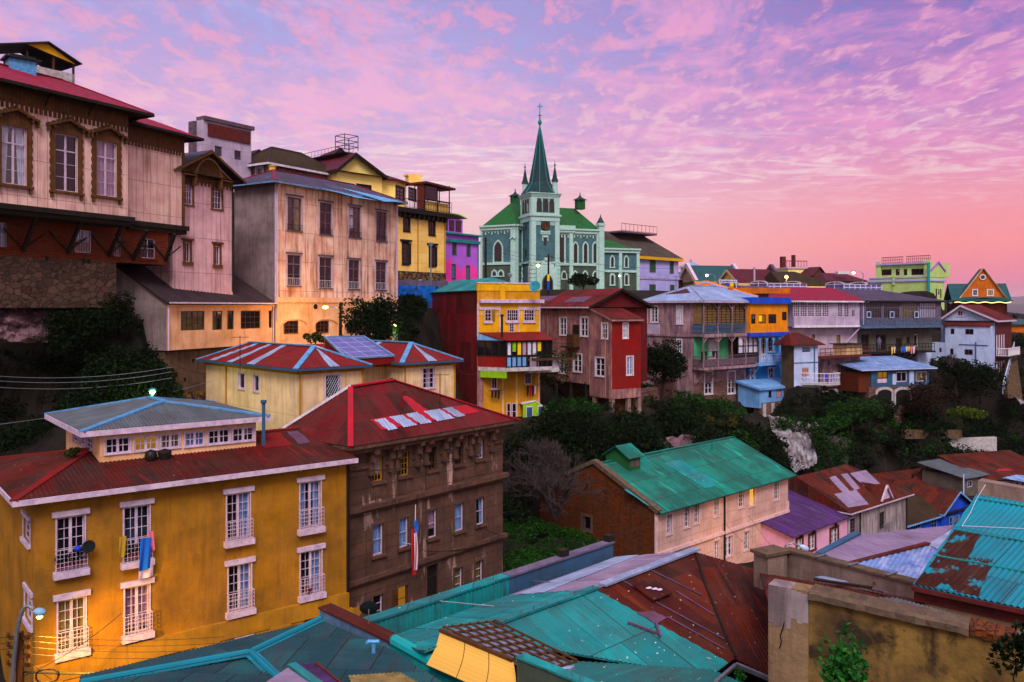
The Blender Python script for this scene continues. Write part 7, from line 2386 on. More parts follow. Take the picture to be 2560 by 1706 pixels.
mb=MB();f.bar(mb,(ua-.3,zb-.2),(um,za+.2),.22,.32,.5);f.bar(mb,(um,za+.2),(ub+.3,zb-.2),.22,.32,.502);mb.build('bargeboard','peach_plaster',gb)
h.win(0,2430,2445,723,741,hole=False,o=.32,cols=2,rows=1,fw=.18,glass='glass_blue',fm='white_paint');h.win(0,2467,2485,723,741,hole=False,o=.32,cols=3,rows=1,fw=.18,fm='white_paint',glass='warm_dim')
mb=MB();cpt=[f.pt(um-.1+.42*math.cos(i/16*6.2832),f.ray(2457,694)[1]+.42*math.sin(i/16*6.2832),.36)for i in range(16)];mb.tube(cpt+[cpt[0]],.12,6,False);rw_=mb.build('round_window','white_paint',gb)
mb=MB();mb.poly(cpt);mb.build('pane','glass',rw_)
mb=MB();mb.tube([f.pt(xf(f,2383)+(xf(f,2524)-xf(f,2383))*i/20,zb-.45+.08*math.sin(i*1.3),1.0)for i in range(21)],.07,5);h.part(mb,'light_string','string_light')
h.finish()
mb=MB();fq=P(2520,800,150)
k=House('teal_roof_house','orange house with teal flat roof at the far right edge','house',ref_line(2515,148,2640,152),2518,2640,(2520,812),(2520,850),dep=8,mat='gable_orange',below=3)
q4=k.corners(.5);k.shed([v3(q4[0],k.z1),v3(q4[1],k.z1),v3(q4[2],k.z1+1.0),v3(q4[3],k.z1+1.0)],'roof_tealflat',per=.5,amp=.01)
mb=MB();mb.lathe(P(2538,803,149),[(.35,0),(.35,.8),(.55,.9),(.5,1.2),(.1,1.3)],8);k.part(mb,'roof_cowl','black_iron')
k.finish()
# lime green building
z2=ref_line(2173,178,2316,168)
h=House('lime_building','lime green apartment building with setback attic storey and roof terrace','house',z2,2173,2316,(2173,697),(2173,775),xr=2361,mat='lime_wall',below=2)
f=h.f[0];fr=h.f[1]
mb=MB();f.box(mb,-.15,f.L+.3,f.ray(2200,706)[1],f.ray(2200,702)[1],-.02,.25);fr.box(mb,0,fr.L+.2,f.ray(2200,706)[1],f.ray(2200,702)[1],-.02,.25);h.part(mb,'lilac_band','lavender_wall')
h.d=dict(fm='dark_wood',fw=.1,cols=1,rows=1,rec=.1)
for x,a,b in((2341,722,745),(2347,724,737),(2352,723,746),(2350,772,790)):h.win(1,x-2,x+2,a,b)
up_=House('x','','',mat='lime_wall',pts=[f.pt(1.3,0,-1)[:2],f.pt(f.L+.1,0,-1)[:2],f.pt(f.L+.1,0,-9)[:2],f.pt(1.3,0,-9)[:2]],z=(h.z1-.01,zat(657,170)),ground=False,below=0)
bpy.data.objects.remove(up_.root);up_.root=h.root
up_.d=dict(fm='maroon_board',fw=.12,cols=3,rows=1,rec=.15,glass='glass_maroon')
up_.win(0,2199,2229,674,689);up_.win(0,2239,2249,673,689,cols=1);up_.win(0,2259,2268,673,689,cols=1);up_.win(0,2278,2309,672,688)
uf=up_.f[0]
mb=MB();uf.box(mb,-.2,.9,up_.z0,up_.z1+.5,-.02,.4);h.part(mb,'pier','lime_wall');mb=MB();uf.box(mb,uf.L-.9,uf.L+.2,up_.z0,up_.z1+.5,-.02,.4);h.part(mb,'pier','lime_wall');mb=MB();f.box(mb,f.L*.42,f.L*.47,h.z1-1.5,h.z1+.3,-.02,.2);h.part(mb,'pier','lime_wall')
mb=MB();uf.box(mb,-.1,uf.L+.1,up_.z1-.25,up_.z1+.05,-.02,.6);f.box(mb,0,f.L,h.z1-.1,h.z1+.12,-.6,.15);h.part(mb,'lilac_cornice','lavender_wall')
mb=MB()
for a,b in((.8,5.4),(6.2,uf.L)):railing(mb,uf.pt(a,up_.z1+.1,-.3),uf.pt(b,up_.z1+.1,-.3),1.3,12,.04,3)
h.part(mb,'roof_railing','maroon_board')
up_.finish('attic_wall')
mb=MB();q_=f.pt(f.L+.6,0,.3);mb.lathe(v3(q_,0),[(.28,h.z0),(.28,zat(657,167))],8);h.part(mb,'duct','teal_metal')
zg0,zg1=h.z1,zat(655,168)
ag=House('x','','',mat='lime_wall',pts=[fr.pt(fr.L*.22,0,.01)[:2],fr.pt(fr.L,0,.01)[:2],fr.pt(fr.L,0,-6)[:2],fr.pt(fr.L*.22,0,-6)[:2]],z=(zg0-.01,zg0+1.4),ground=False,below=0)
bpy.data.objects.remove(ag.root);ag.root=h.root
ag.roof('gable',zg1-zg0-1.4,'roof_greybrown',over=(.1,.2,0,.2),axis='v',per=.5,amp=0,name='attic_roof')
ag.finish('attic_gable')
gm=(fr.L*.22+fr.L)/2
mb=MB();mb.bar(fr.pt(fr.L*.18,zg0+1.3,.15),fr.pt(gm,zg1+.1,.15),.3,.3);mb.bar(fr.pt(gm,zg1+.1,.15),fr.pt(fr.L+.1,zg0+1.3,.15),.3,.3);h.part(mb,'gable_trim','magenta_wall')
h.finish()
# background houses on the hilltop
def simple(name,label,x0,x1,d,yt,yb,yridge,dep,wall,roof,axis='u',ins=(0,0),dd=2.0,over=.5,cat='house',fasc=None,fm=None,per=.5,amp=.012):
 k=House(name,label,cat,ref_line(x0,d,x1,d+dd),x0,x1,(x0,yt),(x0,yb),dep=dep,mat=wall,below=2)
 k.roof('hip',zat(yridge,d+dep/2)-k.z1,roof,over=over,axis=axis,per=per,amp=amp,ins=ins,fascia=fasc,fm=fm)
 return k
k=simple('teal_roofed_house','cream house with plain dark teal roof between pale gable parapets',1740,1856,178,704,730,664,9,'cream_wall','roof_tealflat',fasc=.4,fm='cream_wall')
for sd_ in(3,1):
 mb=MB();g_=k.f[sd_];r_=k.last
 a_,b_,t_=g_.pt(-.5,k.z1,.1),g_.pt(g_.L+.5,k.z1,.1),g_.pt(g_.L/2,zat(661,182),.1)
 mb.bar(a_,t_,.7,.7);mb.bar(t_,b_,.7,.7);k.part(mb,'gable_parapet','lilac_white')
k.finish()
k=simple('maroon_roof_house','yellow house with ribbed maroon roof and thin flue, left of the mossy roof',1848,1956,165,708,735,673,9,'cream_yellow','roof_maroon',fasc=.5,fm='cream_wall',per=.75,amp=.05)
mb=MB();mb.lathe(P(1886,703,163),[(.18,0),(.18,2.3),(.3,2.4),(.25,2.7)],8);k.part(mb,'flue','lavender_pale')
mb=MB();g_=k.f[1];mb.bar(g_.pt(-.4,k.z1,.1),g_.pt(g_.L/2,zat(664,172),.1),.6,.6);mb.bar(g_.pt(g_.L/2,zat(664,172),.1),g_.pt(g_.L+.4,k.z1,.1),.6,.6);k.part(mb,'gable_parapet','grey_wood')
k.finish()
k=simple('mossy_roof_house','long low yellow house under a mossy brown hip roof on the hilltop',1960,2100,160,716,735,679,11,'cream_yellow','roof_moss',ins=(0.5,7),fasc=.4,fm='cream_yellow')
k.finish()
k=House('yellow_block','small yellow flat-roofed block with roof terrace rails behind the mossy roof','house',ref_line(1968,195,2030,196),1970,2028,(1970,672),(1970,700),dep=8,mat='yellow_siding',below=3)
mb=MB();k.f[0].box(mb,-.3,k.f[0].L+.3,k.z1,k.z1+.35,-8,.3);k.part(mb,'cornice','lilac_white')
mb=MB()
for a,b,hh in((0,.18,3.0),(.5,.6,3.4)):k.f[0].box(mb,k.f[0].L*a,k.f[0].L*b,k.z1+.35,k.z1+hh,-4,-3)
railing(mb,k.f[0].pt(0,k.z1+.3,-2),k.f[0].pt(k.f[0].L,k.z1+.3,-2),1.6,8,.06,2);k.part(mb,'terrace_railing','maroon_board')
k.finish()
k=simple('dark_red_gable','dark red gabled house behind the yellow flat-roofed block',2032,2062,192,690,700,669,8,'brown_trim','roof_maroon',axis='v');k.finish()
k=simple('red_roof_row','long dark red roof with small skylight beside the lime building',2068,2165,185,703,715,683,9,'lavender_pale','roof_maroon',ins=(2,3))
mb=MB();mb.cbox(P(2106,686,186),2.6,1.6,.6);k.part(mb,'skylight','white_paint');k.finish()
k=simple('pale_roof_house','pale roofed brown house with a small white cupola right of the lavender house',1697,1738,185,700,725,678,9,'brown_brick','sheet_silver',ins=(2,2))
mb=MB();c=P(1727,685,188);mb.cbox(c,4,3,1.4);cu=k.part(mb,'cupola','white_paint');mb=MB();mb.lathe(c+Z3*1.4,[(3.4,0),(.4,1.2),(.1,1.9)],4);mb.build('cupola_roof','sheet_silver',cu)
k.finish()
k=simple('flat_cream_house','low cream house under the hilltop roofs behind the orange parapet',1800,1925,130,722,745,716,6,'cream_wall','roof_violet',ins=(1,1))
k.win(0,1858,1872,724,735,cols=2,rows=1);k.finish()
t_at=ref_line(1655,58,1984,70.8)
h=House('teal_roof_house','pinkish grey two-storey house with wide teal roof and bare brick gable wall','house',t_at,1638,1970,(1655,1276),(1638,1500),dep=11,mat='pink_house',below=2)
h.facemat[3]='brown_brick'
h.d=dict(fm='white_paint',fw=.06,mw=.028,rec=.16,cols=3,rows=4,cas=.1,casm='rose_trim',glass='glass')
up=((1666,1679,1286,1336),(1710,1723,1268,1319),(1735,1747,1257,1309),(1785,1796,1243,1291),(1846,1860,1225,1269),(1873,1887,1219,1265),(1935,1947,1206,1250))
for i,(x0,x1,a,b)in enumerate(up):h.win(0,x0,x1,a,b,glass='warm_window' if i==5 else 'glass',lint=(.06,.14,.1),lm='rose_trim',cur=('curtain_blue','full',0)if i==0 else None)
for x0,x1,a,b in((1785,1795,1354,1402),(1860,1872,1330,1375),(1934,1945,1310,1352)):h.win(0,x0,x1,a,b,lint=(.06,.2,.12),lm='rose_trim')
h.win(0,1813,1831,1341,1391,cols=2,rows=3,mid=.2,trans=None)
f=h.f[0]
zb=f.ray(1650,1384)[1]
mb=MB();f.box(mb,0,f.L,zb-.12,zb+.1,-.02,.16);f.box(mb,-.05,.22,h.z0-1,h.z1-.1,-.02,.06);f.box(mb,f.L-.3,f.L+.06,h.z0-1,zb+.8,-.02,.07);h.part(mb,'belt_course','rose_trim')
mb=MB();u_=f.ray(1809,1300)[0];mb.tube([f.pt(u_,h.z1-.1,.1),f.pt(u_,h.z0,.1)],.07,6);h.part(mb,'drainpipe','black_iron')
h.roof('gable',2.55,'roof_teal',over=(.55,.35,.4,-.05),axis='u',per=.16,amp=.018,gable_mat='brown_brick',thick=.1,gside=0)
L_=h.last
mb=MB();mb.bar(L_['r0']+Z3*.03,L_['r1']+Z3*.03,.3,.06);mb.bar(L_['b']+Z3*.0,L_['r1'],.15,.08);h.part(mb,'ridge_cap','roof_teal')
hp=plane_hit(L_['a'],L_['b'],L_['r1'])
for qd in([(1660,1158),(1700,1150),(1790,1205),(1750,1214)],[(1700,1180),(1730,1173),(1795,1215),(1760,1222)],[(1560,1225),(1582,1221),(1640,1262),(1622,1266)]):
 mb=MB();sheet(mb,[hp(*q_)for q_ in qd],.16,.018,lift=.02,thick=0);h.part(mb,'roof_patch','roof_turq')
 # brick coping on the gable
g_=h.f[3]
mb=MB();ap=g_.pt(g_.L/2,h.z1+2.75,-.1)
mb.bar(g_.pt(-.3,h.z1+.05,-.1),ap,.5,.3);mb.bar(ap,g_.pt(g_.L+.3,h.z1+.05,-.1),.5,.3);h.part(mb,'gable_coping','coping_stone')
h.d=dict(fm='grey_wood',fw=.1,cols=1,rows=1,rec=.15)
h.win(3,1458,1477,1292,1326,cas=.2,casm='dirty_shade_concrete')
h.finish()
# dormer box
q0=hp(1585,1176)
e,g=v3(f.u,0),v3(-f.n,0)
mb=MB()
o=q0-e*.6-Z3*.5
mb.box(o,e*1.35,g*2.2,Z3*1.55)
for off_ in(0,1.35):
 mb.poly([o+e*off_+Z3*1.55,o+e*off_+g*2.2+Z3*1.55,o+e*off_+g*1.1+Z3*2.2])
dm=h.part(mb,'dormer','roof_green')
mb=MB()
rg0,rg1=o-e*.25+g*1.1+Z3*2.28,o+e*1.6+g*1.1+Z3*2.28
sheet(mb,[o-e*.25-g*.25+Z3*1.47,o+e*1.6-g*.25+Z3*1.47,rg1,rg0],.16,.015);sheet(mb,[o-e*.25+g*2.45+Z3*1.47,o+e*1.6+g*2.45+Z3*1.47,rg1,rg0],.16,.015)
mb.build('dormer_roof','roof_teal',dm)
mb=MB()
for a in(.15,.75):mb.box(o+e*a-g*.03+Z3*.75,e*.45,g*.02,Z3*.68)
mb.build('dormer_louvre','weather_board',dm)
# pink cottage with violet roof
p_at=ref_line(1990,66,2112,71.5)
h=House('pink_cottage','pink cottage with maroon window surrounds under a violet metal roof','house',p_at,1976,2118,(1990,1335),(1990,1410),dep=6.5,mat='candy_pink',below=3)
h.d=dict(fm='white_paint',fw=.06,mw=.03,rec=.1,cols=3,rows=3,cas=.2,casm='maroon_board',glass='glass',mid=.1)
for x0,x1,a,b in((1992,2005,1348,1384),(2023,2037,1338,1374),(2076,2094,1322,1358)):h.win(0,x0,x1,a,b)
mb=MB()
for x,y in((1998,1338),(2029,1329),(2085,1312)):
 u_,z_0=h.f[0].ray(x,y);c=h.f[0].pt(u_,z_0,.2);mb.lathe(c-Z3*.1,[(.03,-.1),(.1,0),(.13,.2),(.04,.28)],6)
h.part(mb,'wall_lantern','black_iron')
q4=h.corners((.4,.2,.2,.3))
zr=zat(1219,75)
h.shed([v3(q4[0],h.z1),v3(q4[1],h.z1),v3(q4[2],zr),v3(q4[3],zr)],'roof_purple',per=.3,amp=.015)
h.extra+=[(None,[v3(h.p[0],h.z1),v3(h.p[3],h.z1),v3(h.p[3],zr-.1)]),(None,[v3(h.p[1],h.z1),v3(h.p[2],h.z1),v3(h.p[2],zr-.1)])]
h.finish()
# whitish house with rusty and silver roof
s_at=ref_line(2123,72,2276,79.5)
h=House('patched_roof_house','whitish weathered house with rust and grey patched hip roof and tall doorway','house',s_at,2120,2268,(2123,1279),(2123,1415),dep=9.5,mat='white_plaster',below=3)
h.d=dict(fm='grey_wood',fw=.08,cols=2,rows=3,rec=.15,glass='glass')
h.win(0,2125,2140,1296,1334,cols=3,rows=4);h.win(0,2199,2213,1280,1324,cols=2,rows=1,name='door',glass='dark_room')
f=h.f[0]
mb=MB()
for x in(2148,2264):u_=f.ray(x,1300)[0];mb.tube([f.pt(u_,h.z1-.2,.1),f.pt(u_,h.z0,.1)],.06,5)
h.part(mb,'drainpipe','dark_wood')
u_,z_0=f.ray(2206,1322)
mb=MB();railing(mb,f.pt(u_-.9,z_0,.5),f.pt(u_+.9,z_0,.5),.6,8,.02,2);h.part(mb,'railing','grey_metal')
h.roof('hip',2.35,'roof_rust',over=(.5,.3,.4,.4),per=.22,amp=.018,ins=(.1,2.6),fascia=.1,fm='lilac_white')
L_=h.last
hp=plane_hit(L_['a'],L_['b'],L_['r1'])
for qd in([(2072,1195),(2088,1190),(2128,1232),(2112,1239)],[(2102,1187),(2118,1184),(2150,1222),(2136,1227)],[(2124,1184),(2164,1176),(2200,1210),(2160,1217)],[(2085,1236),(2140,1226),(2172,1262),(2120,1270)]):
 mb=MB();sheet(mb,[hp(*q_)for q_ in qd],.22,.018,lift=.03,thick=0);h.part(mb,'roof_patch','roof_lavender')
c=hp(2214,1248)
e,g=v3(f.u,0),v3(f.n,0)
mb=MB();mb.poly([c-e*.9,c+e*.9,c+Z3*1.15]);mb.bar(c-e*1.05-Z3*.05+g*.15,c+Z3*1.25+g*.15,.16,.12);mb.bar(c+Z3*1.25+g*.15,c+e*1.05-Z3*.05+g*.15,.16,.12)
gq=h.part(mb,'gablet','lilac_white');mb=MB();mb.poly([c-e*1.0,c+Z3*1.2,c+Z3*1.2-g*2.4]);mb.poly([c+Z3*1.2,c+e*1.0,c+Z3*1.2-g*2.4]);mb.build('gablet_roof','roof_rust',gq)
h.finish()
# cobalt house
b_at=ref_line(2270,83,2430,91)
h=House('cobalt_house','bright cobalt blue house with mossy brown roof and small front gable','house',b_at,2262,2350,(2350,1285),(2270,1360),dep=8,mat='cobalt_wall',below=3)
h.d=dict(fm='pale_blue_wall',fw=.08,cols=2,rows=2,rec=.08,glass='glass')
h.win(0,2277,2302,1300,1325,cols=4);h.win(0,2329,2343,1296,1321)
h.roof('hip',2.4,'roof_moss',over=(.5,0,.4,.6),per=.3,amp=.012,ins=(.1,.1),fascia=.14,fm='pale_blue_wall')
h.finish()
k=House('cobalt_gable_wing','cobalt blue gabled wing with white window trim next to the aqua roof','house',b_at,2347,2418,(2352,1284),(2270,1360),dep=9,off=-.3,mat='cobalt_wall',below=3)
k.d=dict(fm='pale_blue_wall',fw=.09,cols=2,rows=2,rec=.08,glass='glass',cas=.08)
k.win(0,2374,2382,1293,1322,cols=1);k.win(0,2385,2397,1291,1320)
k.roof('gable',zat(1236,88)-zat(1283,88),'roof_rust',over=.45,axis='v',per=.3,amp=.012,fascia=.16,fm='pale_blue_wall')
k.finish()
k=House('rusty_long_roof','low shed under a long rust red roof behind the cobalt house','shed',ref_line(2205,92,2440,99),2205,2440,(2205,1232),(2205,1250),dep=7,mat='weather_board',below=2)
k.roof('gable',1.2,'roof_rust',over=.4,per=.3,amp=.012)
k.finish()
# far right shacks
k=House('grey_board_shack','grey weatherboard shack with one window at the right, above the aqua roof','shack',ref_line(2412,92,2462,94),2412,2462,(2412,1195),(2412,1240),dep=5,mat='weather_board',below=3)
k.d=dict(fm='lilac_white',fw=.07,cols=2,rows=1,rec=.06);k.win(0,2418,2431,1202,1218)
q4=k.corners(.4);k.shed([v3(q4[0],k.z1),v3(q4[1],k.z1),v3(q4[2],k.z1+.9),v3(q4[3],k.z1+.9)],'grey_corrugate',per=.3,amp=.012);k.finish()
mb=MB();mb.tube([P(2409,1235,91),P(2409,1186,91)],.07,6);solo(mb,'post','white_blue','thin white post in front of the grey weatherboard shack','post')
k=House('row_window_shack','low shack with a row of windows and patched rust red roof at the right edge','shack',ref_line(2466,93,2620,96),2466,2640,(2466,1200),(2466,1240),dep=6,mat='weather_board',below=3)
k.d=dict(fm='lilac_white',fw=.08,cols=1,rows=1,rec=.06)
for i in range(9):k.win(0,2474+i*13,2484+i*13,1204,1217)
q4=k.corners(.4);k.shed([v3(q4[0],k.z1),v3(q4[1],k.z1),v3(q4[2],k.z1+1.7),v3(q4[3],k.z1+1.7)],'roof_rust',per=.3,amp=.012)
hp=plane_hit(v3(q4[0],k.z1),v3(q4[1],k.z1),v3(q4[2],k.z1+1.7))
for qd,m in(([(2505,1196),(2560,1206),(2600,1192),(2540,1188)],'roof_iceblue'),([(2490,1180),(2535,1178),(2520,1172),(2495,1173)],'sheet_pinkred')):
 mb=MB();sheet(mb,[hp(*q_)for q_ in qd],.3,.012,lift=.04,thick=0);k.part(mb,'roof_patch',m)
k.finish()
# big aqua and rust roof in the middle
R1,R2,E1=P(1235,1560,23.9),P(1737,1377,31.1),P(1820,1657,24.9)
hp1=plane_hit(R1,R2,E1)
root=thing('foreground_hall','large foreground building seen from above with turquoise and rust red corrugated roof','house',P(1500,1706,26)-Z3*3)
def fpart(pts,name,mat,per=.11,amp=.012,lift=0.0,thick=.06,par=None,flat=False):
 mb=MB();sheet(mb,pts,per,amp,lift=lift,thick=thick,flat=flat)
 return mb.build(name,mat,par or root)
turq=fpart([hp1(1235,1561),hp1(1487,1473),hp1(1822,1657),hp1(1775,1692),hp1(1365,1622)],'turquoise_slope','roof_turq')
rust=fpart([hp1(1487,1473),hp1(1738,1380),hp1(1838,1646),hp1(1822,1657)],'rust_slope','roof_rust',lift=.002)
hip_b=hp1(1838,1646)
hip_t=hp1(1738,1380)
hp2=plane_hit(hip_t,hip_b,P(1903,1430,29.8))
fpart([hip_t,hp2(1905,1428),hp2(1990,1445),hp2(2060,1700),hp2(1925,1692),hip_b],'rust_slope','roof_rust')
mb=MB();mb.tube([hip_t+Z3*.03,hp1(1760,1455)+Z3*.04,hp1(1790,1530)+Z3*.04,hip_b+Z3*.03],.045,6);mb.build('hip_seam','dark_wood',root)
mb=MB();mb.bar(hp1(1505,1467)+Z3*.06,hp1(1742,1376)+Z3*.06,.32,.07);mb.build('ridge_cap','sheet_silver',root)
mb=MB();mb.bar(hp1(1235,1563)+Z3*.05,hp1(1490,1472)+Z3*.05,.26,.08);mb.build('ridge_cap','roof_turq',root)
fpart([hp1(1632,1530),hp1(1668,1546),hp1(1640,1562),hp1(1590,1533)],'roof_patch','sheet_mauve',lift=.03,thick=0)
for(xa,ya),(xb,yb)in(((1628,1428),(1755,1490)),((1560,1455),(1592,1475)),((1640,1508),(1810,1600)),((1668,1545),(1812,1625)),((1690,1480),(1785,1540))):
 mb=MB();mb.bar(hp1(xa,ya)+Z3*.035,hp1(xb,yb)+Z3*.035,.06,.02);mb.build('lap_seam','sheet_mauve',rust)
 # hatch
c=hp1(1628,1482)
e=(R2-R1).normalized();e.z=0;e.normalize();g=V((-e.y,e.x,0));dn=V((0,0,0))
n1=(R2-R1).cross(E1-R1).normalized()
n1=n1 if n1.z>0 else-n1
g1=n1.cross(e).normalized()
mb=MB();mb.box(c-e*.45-g1*.4-n1*.05,e*.9,g1*.8,n1*.16);ht=mb.build('roof_hatch','roof_rust',root)
mb=MB();mb.box(c-e*.5-g1*.45+n1*.11,e*1.0,g1*.9,n1*.05);mb.build('hatch_lid','roof_rust',ht)
mb=MB()
for a,b in((-.12,.1),(.05,-.02),(.18,-.12)):mb.lathe(c+e*a+g1*b+n1*.162,[(.13,0),(.09,.006)],7)
mb.build('paint_stain','cloth_white',ht)
# sticks lying on the roof
mb=MB();mb.bar(hp1(1568,1560)+n1*.06,hp1(1645,1588)+n1*.06,.07,.05);solo(mb,'wooden_stick','sheet_mauve','longer weathered stick lying on the turquoise roof','stick')
mb=MB();mb.bar(hp1(1637,1563)+n1*.12,hp1(1648,1599)+n1*.12,.07,.05);solo(mb,'wooden_stick','sheet_mauve','shorter stick crossing the longer one on the turquoise roof','stick')
# far slope down to the back parapet
bk0,bk1=P(974,1590,24.6),P(1541,1393,33.0)
hp3=plane_hit(R1+V((0,0,.0)),R2,bk1)
fpart([hp3(1737,1377),hp3(1541,1393),hp3(1268,1490),hp3(1482,1472)],'lavender_slope','roof_lavender',per=.16)
fpart([hp3(1483,1472),hp3(1268,1490),bk0,hp3(975,1606),hp3(1060,1628),hp3(1235,1561)],'turquoise_slope','roof_turq',per=.16)
fpart([hp3(1541,1393),hp3(1598,1389),hp3(1360,1483),hp3(1290,1488)],'roof_patch','sheet_silver',per=.16,lift=.02,thick=0)
# back parapet
pa=Fac((P(924,1560,25.0)).xy,(P(1533,1365,33.5)).xy)
zt,zb=pa.ray(924,1558)[1],pa.ray(970,1592)[1]-.3
um=pa.ray(1272,1450)[0]
def tops(x,y):return pa.ray(x,y)[1]
for a,b,m,cm,nm in((0,um,'teal_metal','roof_turq','back_parapet'),(um,pa.L,'slate_blue','grey_violet','back_parapet')):
 mb=MB();pa.box(mb,a,b,zb,zt,-.3,.0)
 k_=int((b-a)/.18)
 if m=='teal_metal':
  for i in range(k_):pa.box(mb,a+(b-a)*i/k_,a+(b-a)*i/k_+.06,zb,zt-.05,.0,.035)
 pp=mb.build(nm,m,root)
 mb=MB();pa.box(mb,a-.02,b+.02,zt,zt+.07,-.36,.07);mb.build('parapet_cap',cm,pp)
mb=MB()
for x in(1415,1530):u_=pa.ray(x,1400)[0];pa.box(mb,u_-.18,u_+.18,zt+.07,zt+.32,-.3,.0)
mb.build('parapet_stub','dark_wood',root)
mb=MB();q_=pa.pt(um*.45,zt,.02);mb.tube([q_,hp3(1236,1516)],.012,4);mb.build('guy_wire','grey_metal',root);mb=MB();mb.tube([pa.pt(um+1.2,zt-.4,.02),hp3(1398,1458)],.018,4);mb.build('guy_wire','grey_metal',root)
dish(P(922,1520,24.3),V((-.12,.85,.45)),.27,'satellite_dish','dish_dark','dark satellite dish on the corner of the turquoise parapet',.85)
# left rim of the hall: rusty capped wall then painted coping
ra=[P(800,1522,25.3),P(975,1606,23.2),P(1165,1712,21.0)]
def rimseg(a,b,w_,hgt,body,cap,nm,rnd_=False):
 a,b=V(a),V(b)
 d=(b-a);d.z=0;d.normalize();s_=V((d.y,-d.x,0))
 mb=MB();mb.box(a-Z3*hgt,b-a,-s_*w_,Z3*hgt)
 o_=mb.build(nm,body,root)
 mb=MB()
 if rnd_:
  mb.tube([a-s_*w_/2-d*.05,b-s_*w_/2],w_*.62,10)
 else:
  mb.box(a-d*.03+s_*.05,b-a+d*.06,-s_*(w_+.1),Z3*.05)
 mb.build('rim_cap',cap,o_)
rimseg(ra[0],ra[1],.38,.62,'galvanised','roof_rust','rim_wall')
rimseg(ra[1],ra[2],.3,.5,'teal_metal','roof_turq','rim_wall',True)
mb=MB();mb.bar(P(845,1530,25.6),P(985,1610,23.6),.22,.12);mb.build('rim_gutter','roof_turq',root)
# strip of green edging and rubble wall
mb=MB();mb.bar(P(985,1604,23.3),P(1066,1632,22.8),.08,.22);mb.build('green_edging','lime_wall',root)
mb=MB();q_=[P(985,1612,23.5),P(1068,1638,23.0),P(1075,1700,22.4),P(1165,1730,21.6)]
mb.poly([P(980,1610,23.2),P(1075,1645,22.7),P(1080,1720,22.4),P(1000,1720,22.9)]);mb.poly([P(1068,1632,22.8),P(1105,1600,23.4),P(1100,1720,23.2),P(1070,1720,22.6)]);mb.build('rubble_cheek','dirty_shade_concrete',root)
# curved yellow sheet
mb=MB();mb.sm=True
n=10
a0,a1,b0,b1=P(1100,1577,22.6),P(1283,1653,20.9),P(1066,1662,21.6),P(1287,1760,19.6)
for i in range(n+1):
 t_=i/n
 l,r=a0.lerp(b0,t_),a1.lerp(b1,t_)
 sag=.38*math.sin(t_*math.pi)*.8
 o_=V((.10,.30,-.1))*sag*1.6
 mb.v+=[l+o_,r+o_]
for i in range(n):mb.f.append((2*i,2*i+1,2*i+3,2*i+2)[::-1]);mb.uv+=[(0,i*.15),(0,i*.15+.15),(3,i*.15+.15),(3,i*.15)][::1]
ys=mb.build('yellow_panel','yellow_panel',root)
mb=MB();mb.bar(a0+Z3*.02,a1+Z3*.02,.1,.08);mb.build('panel_edge','brown_wood',ys)
for t_ in(.36,.68):
 mb=MB();mb.tube([(a0.lerp(a1,t_)).lerp(b0.lerp(b1,t_),j/8)+V((.1,.3,-.1))*.48*math.sin(j/8*math.pi)+V((-.004,-.012,.004))for j in range(9)],.008,4);mb.build('panel_joint','brown_wood',ys)
 # lattice over corrugated sheets
lz=.42
hpL=plane_hit(P(1105,1577,22.7),P(1236,1560,23.7),P(1285,1650,21.2))
fpart([hpL(1105,1578),hpL(1236,1561),hpL(1438,1668),hpL(1372,1685),hpL(1285,1655)],'pale_sheets','sheet_silver',per=.09)
lat=MB()
c0,c1,c2,c3=hpL(1108,1574),hpL(1236,1558),hpL(1442,1660),hpL(1330,1684)
for i in range(9):
 t_=i/8
 lat.bar(c0.lerp(c3,t_)+Z3*.05,c1.lerp(c2,t_)+Z3*.05,.06,.04)
for j in range(7):
 lat.bar(c0.lerp(c1,j/6)+Z3*.09,c3.lerp(c2,j/6)+Z3*.09,.055,.04)
lat.build('lattice','brown_wood',root)
# lower grey green sheets and bottom parapet
hp4=plane_hit(hp1(1365,1622),hp1(1775,1692),P(1400,1706,22.6))
fpart([hp1(1365,1622)-Z3*.02,hp1(1778,1690)-Z3*.02,P(1900,1730,22.5),P(1700,1790,19.5),P(1300,1760,19.8),P(1330,1660,22.8)],'lower_slope','roof_greyteal',per=.12)
mb=MB();q0,q1=P(1292,1645,20.2),P(1500,1730,18.2);d=(q1-q0);dd_=V((d.x,d.y,0)).normalized();s_=V((dd_.y,-dd_.x,0))
mb.box(q0-Z3*1.2,d,-s_*.22,Z3*1.2);pp=mb.build('green_parapet','church_olive',root)
mb=MB();mb.box(q0+s_*.04,d,-s_*.3,Z3*.05);mb.build('parapet_cap','teal_metal',pp)
mb=MB();mb.bar(hp1(1838,1650)+V((0,-.1,-.1)),P(1930,1700,24.0),.1,.12);mb.bar(hp1(1838,1650)+V((0,-.1,-.1)),P(1790,1705,22.6),.1,.08);mb.build('gutter','grey_metal',root)
# walls below so the hall stands on the ground
mb=MB()
foot=[P(812,1560,25.0),P(1166,1720,21.0),P(1500,1760,18.6),P(2050,1700,22.5),P(1990,1445,29.0),P(1737,1379,31.0),P(1538,1395,33.6),P(930,1592,25.2)]
zs_=[f_.z-.75 for f_ in foot]
for i in range(len(foot)):
 a,b=foot[i],foot[(i+1)%len(foot)]
 mb.poly([V((a.x,a.y,0)),V((b.x,b.y,0)),V((b.x,b.y,zs_[(i+1)%len(foot)])),V((a.x,a.y,zs_[i]))])
mb.build('wall','dirty_shade_concrete',root)
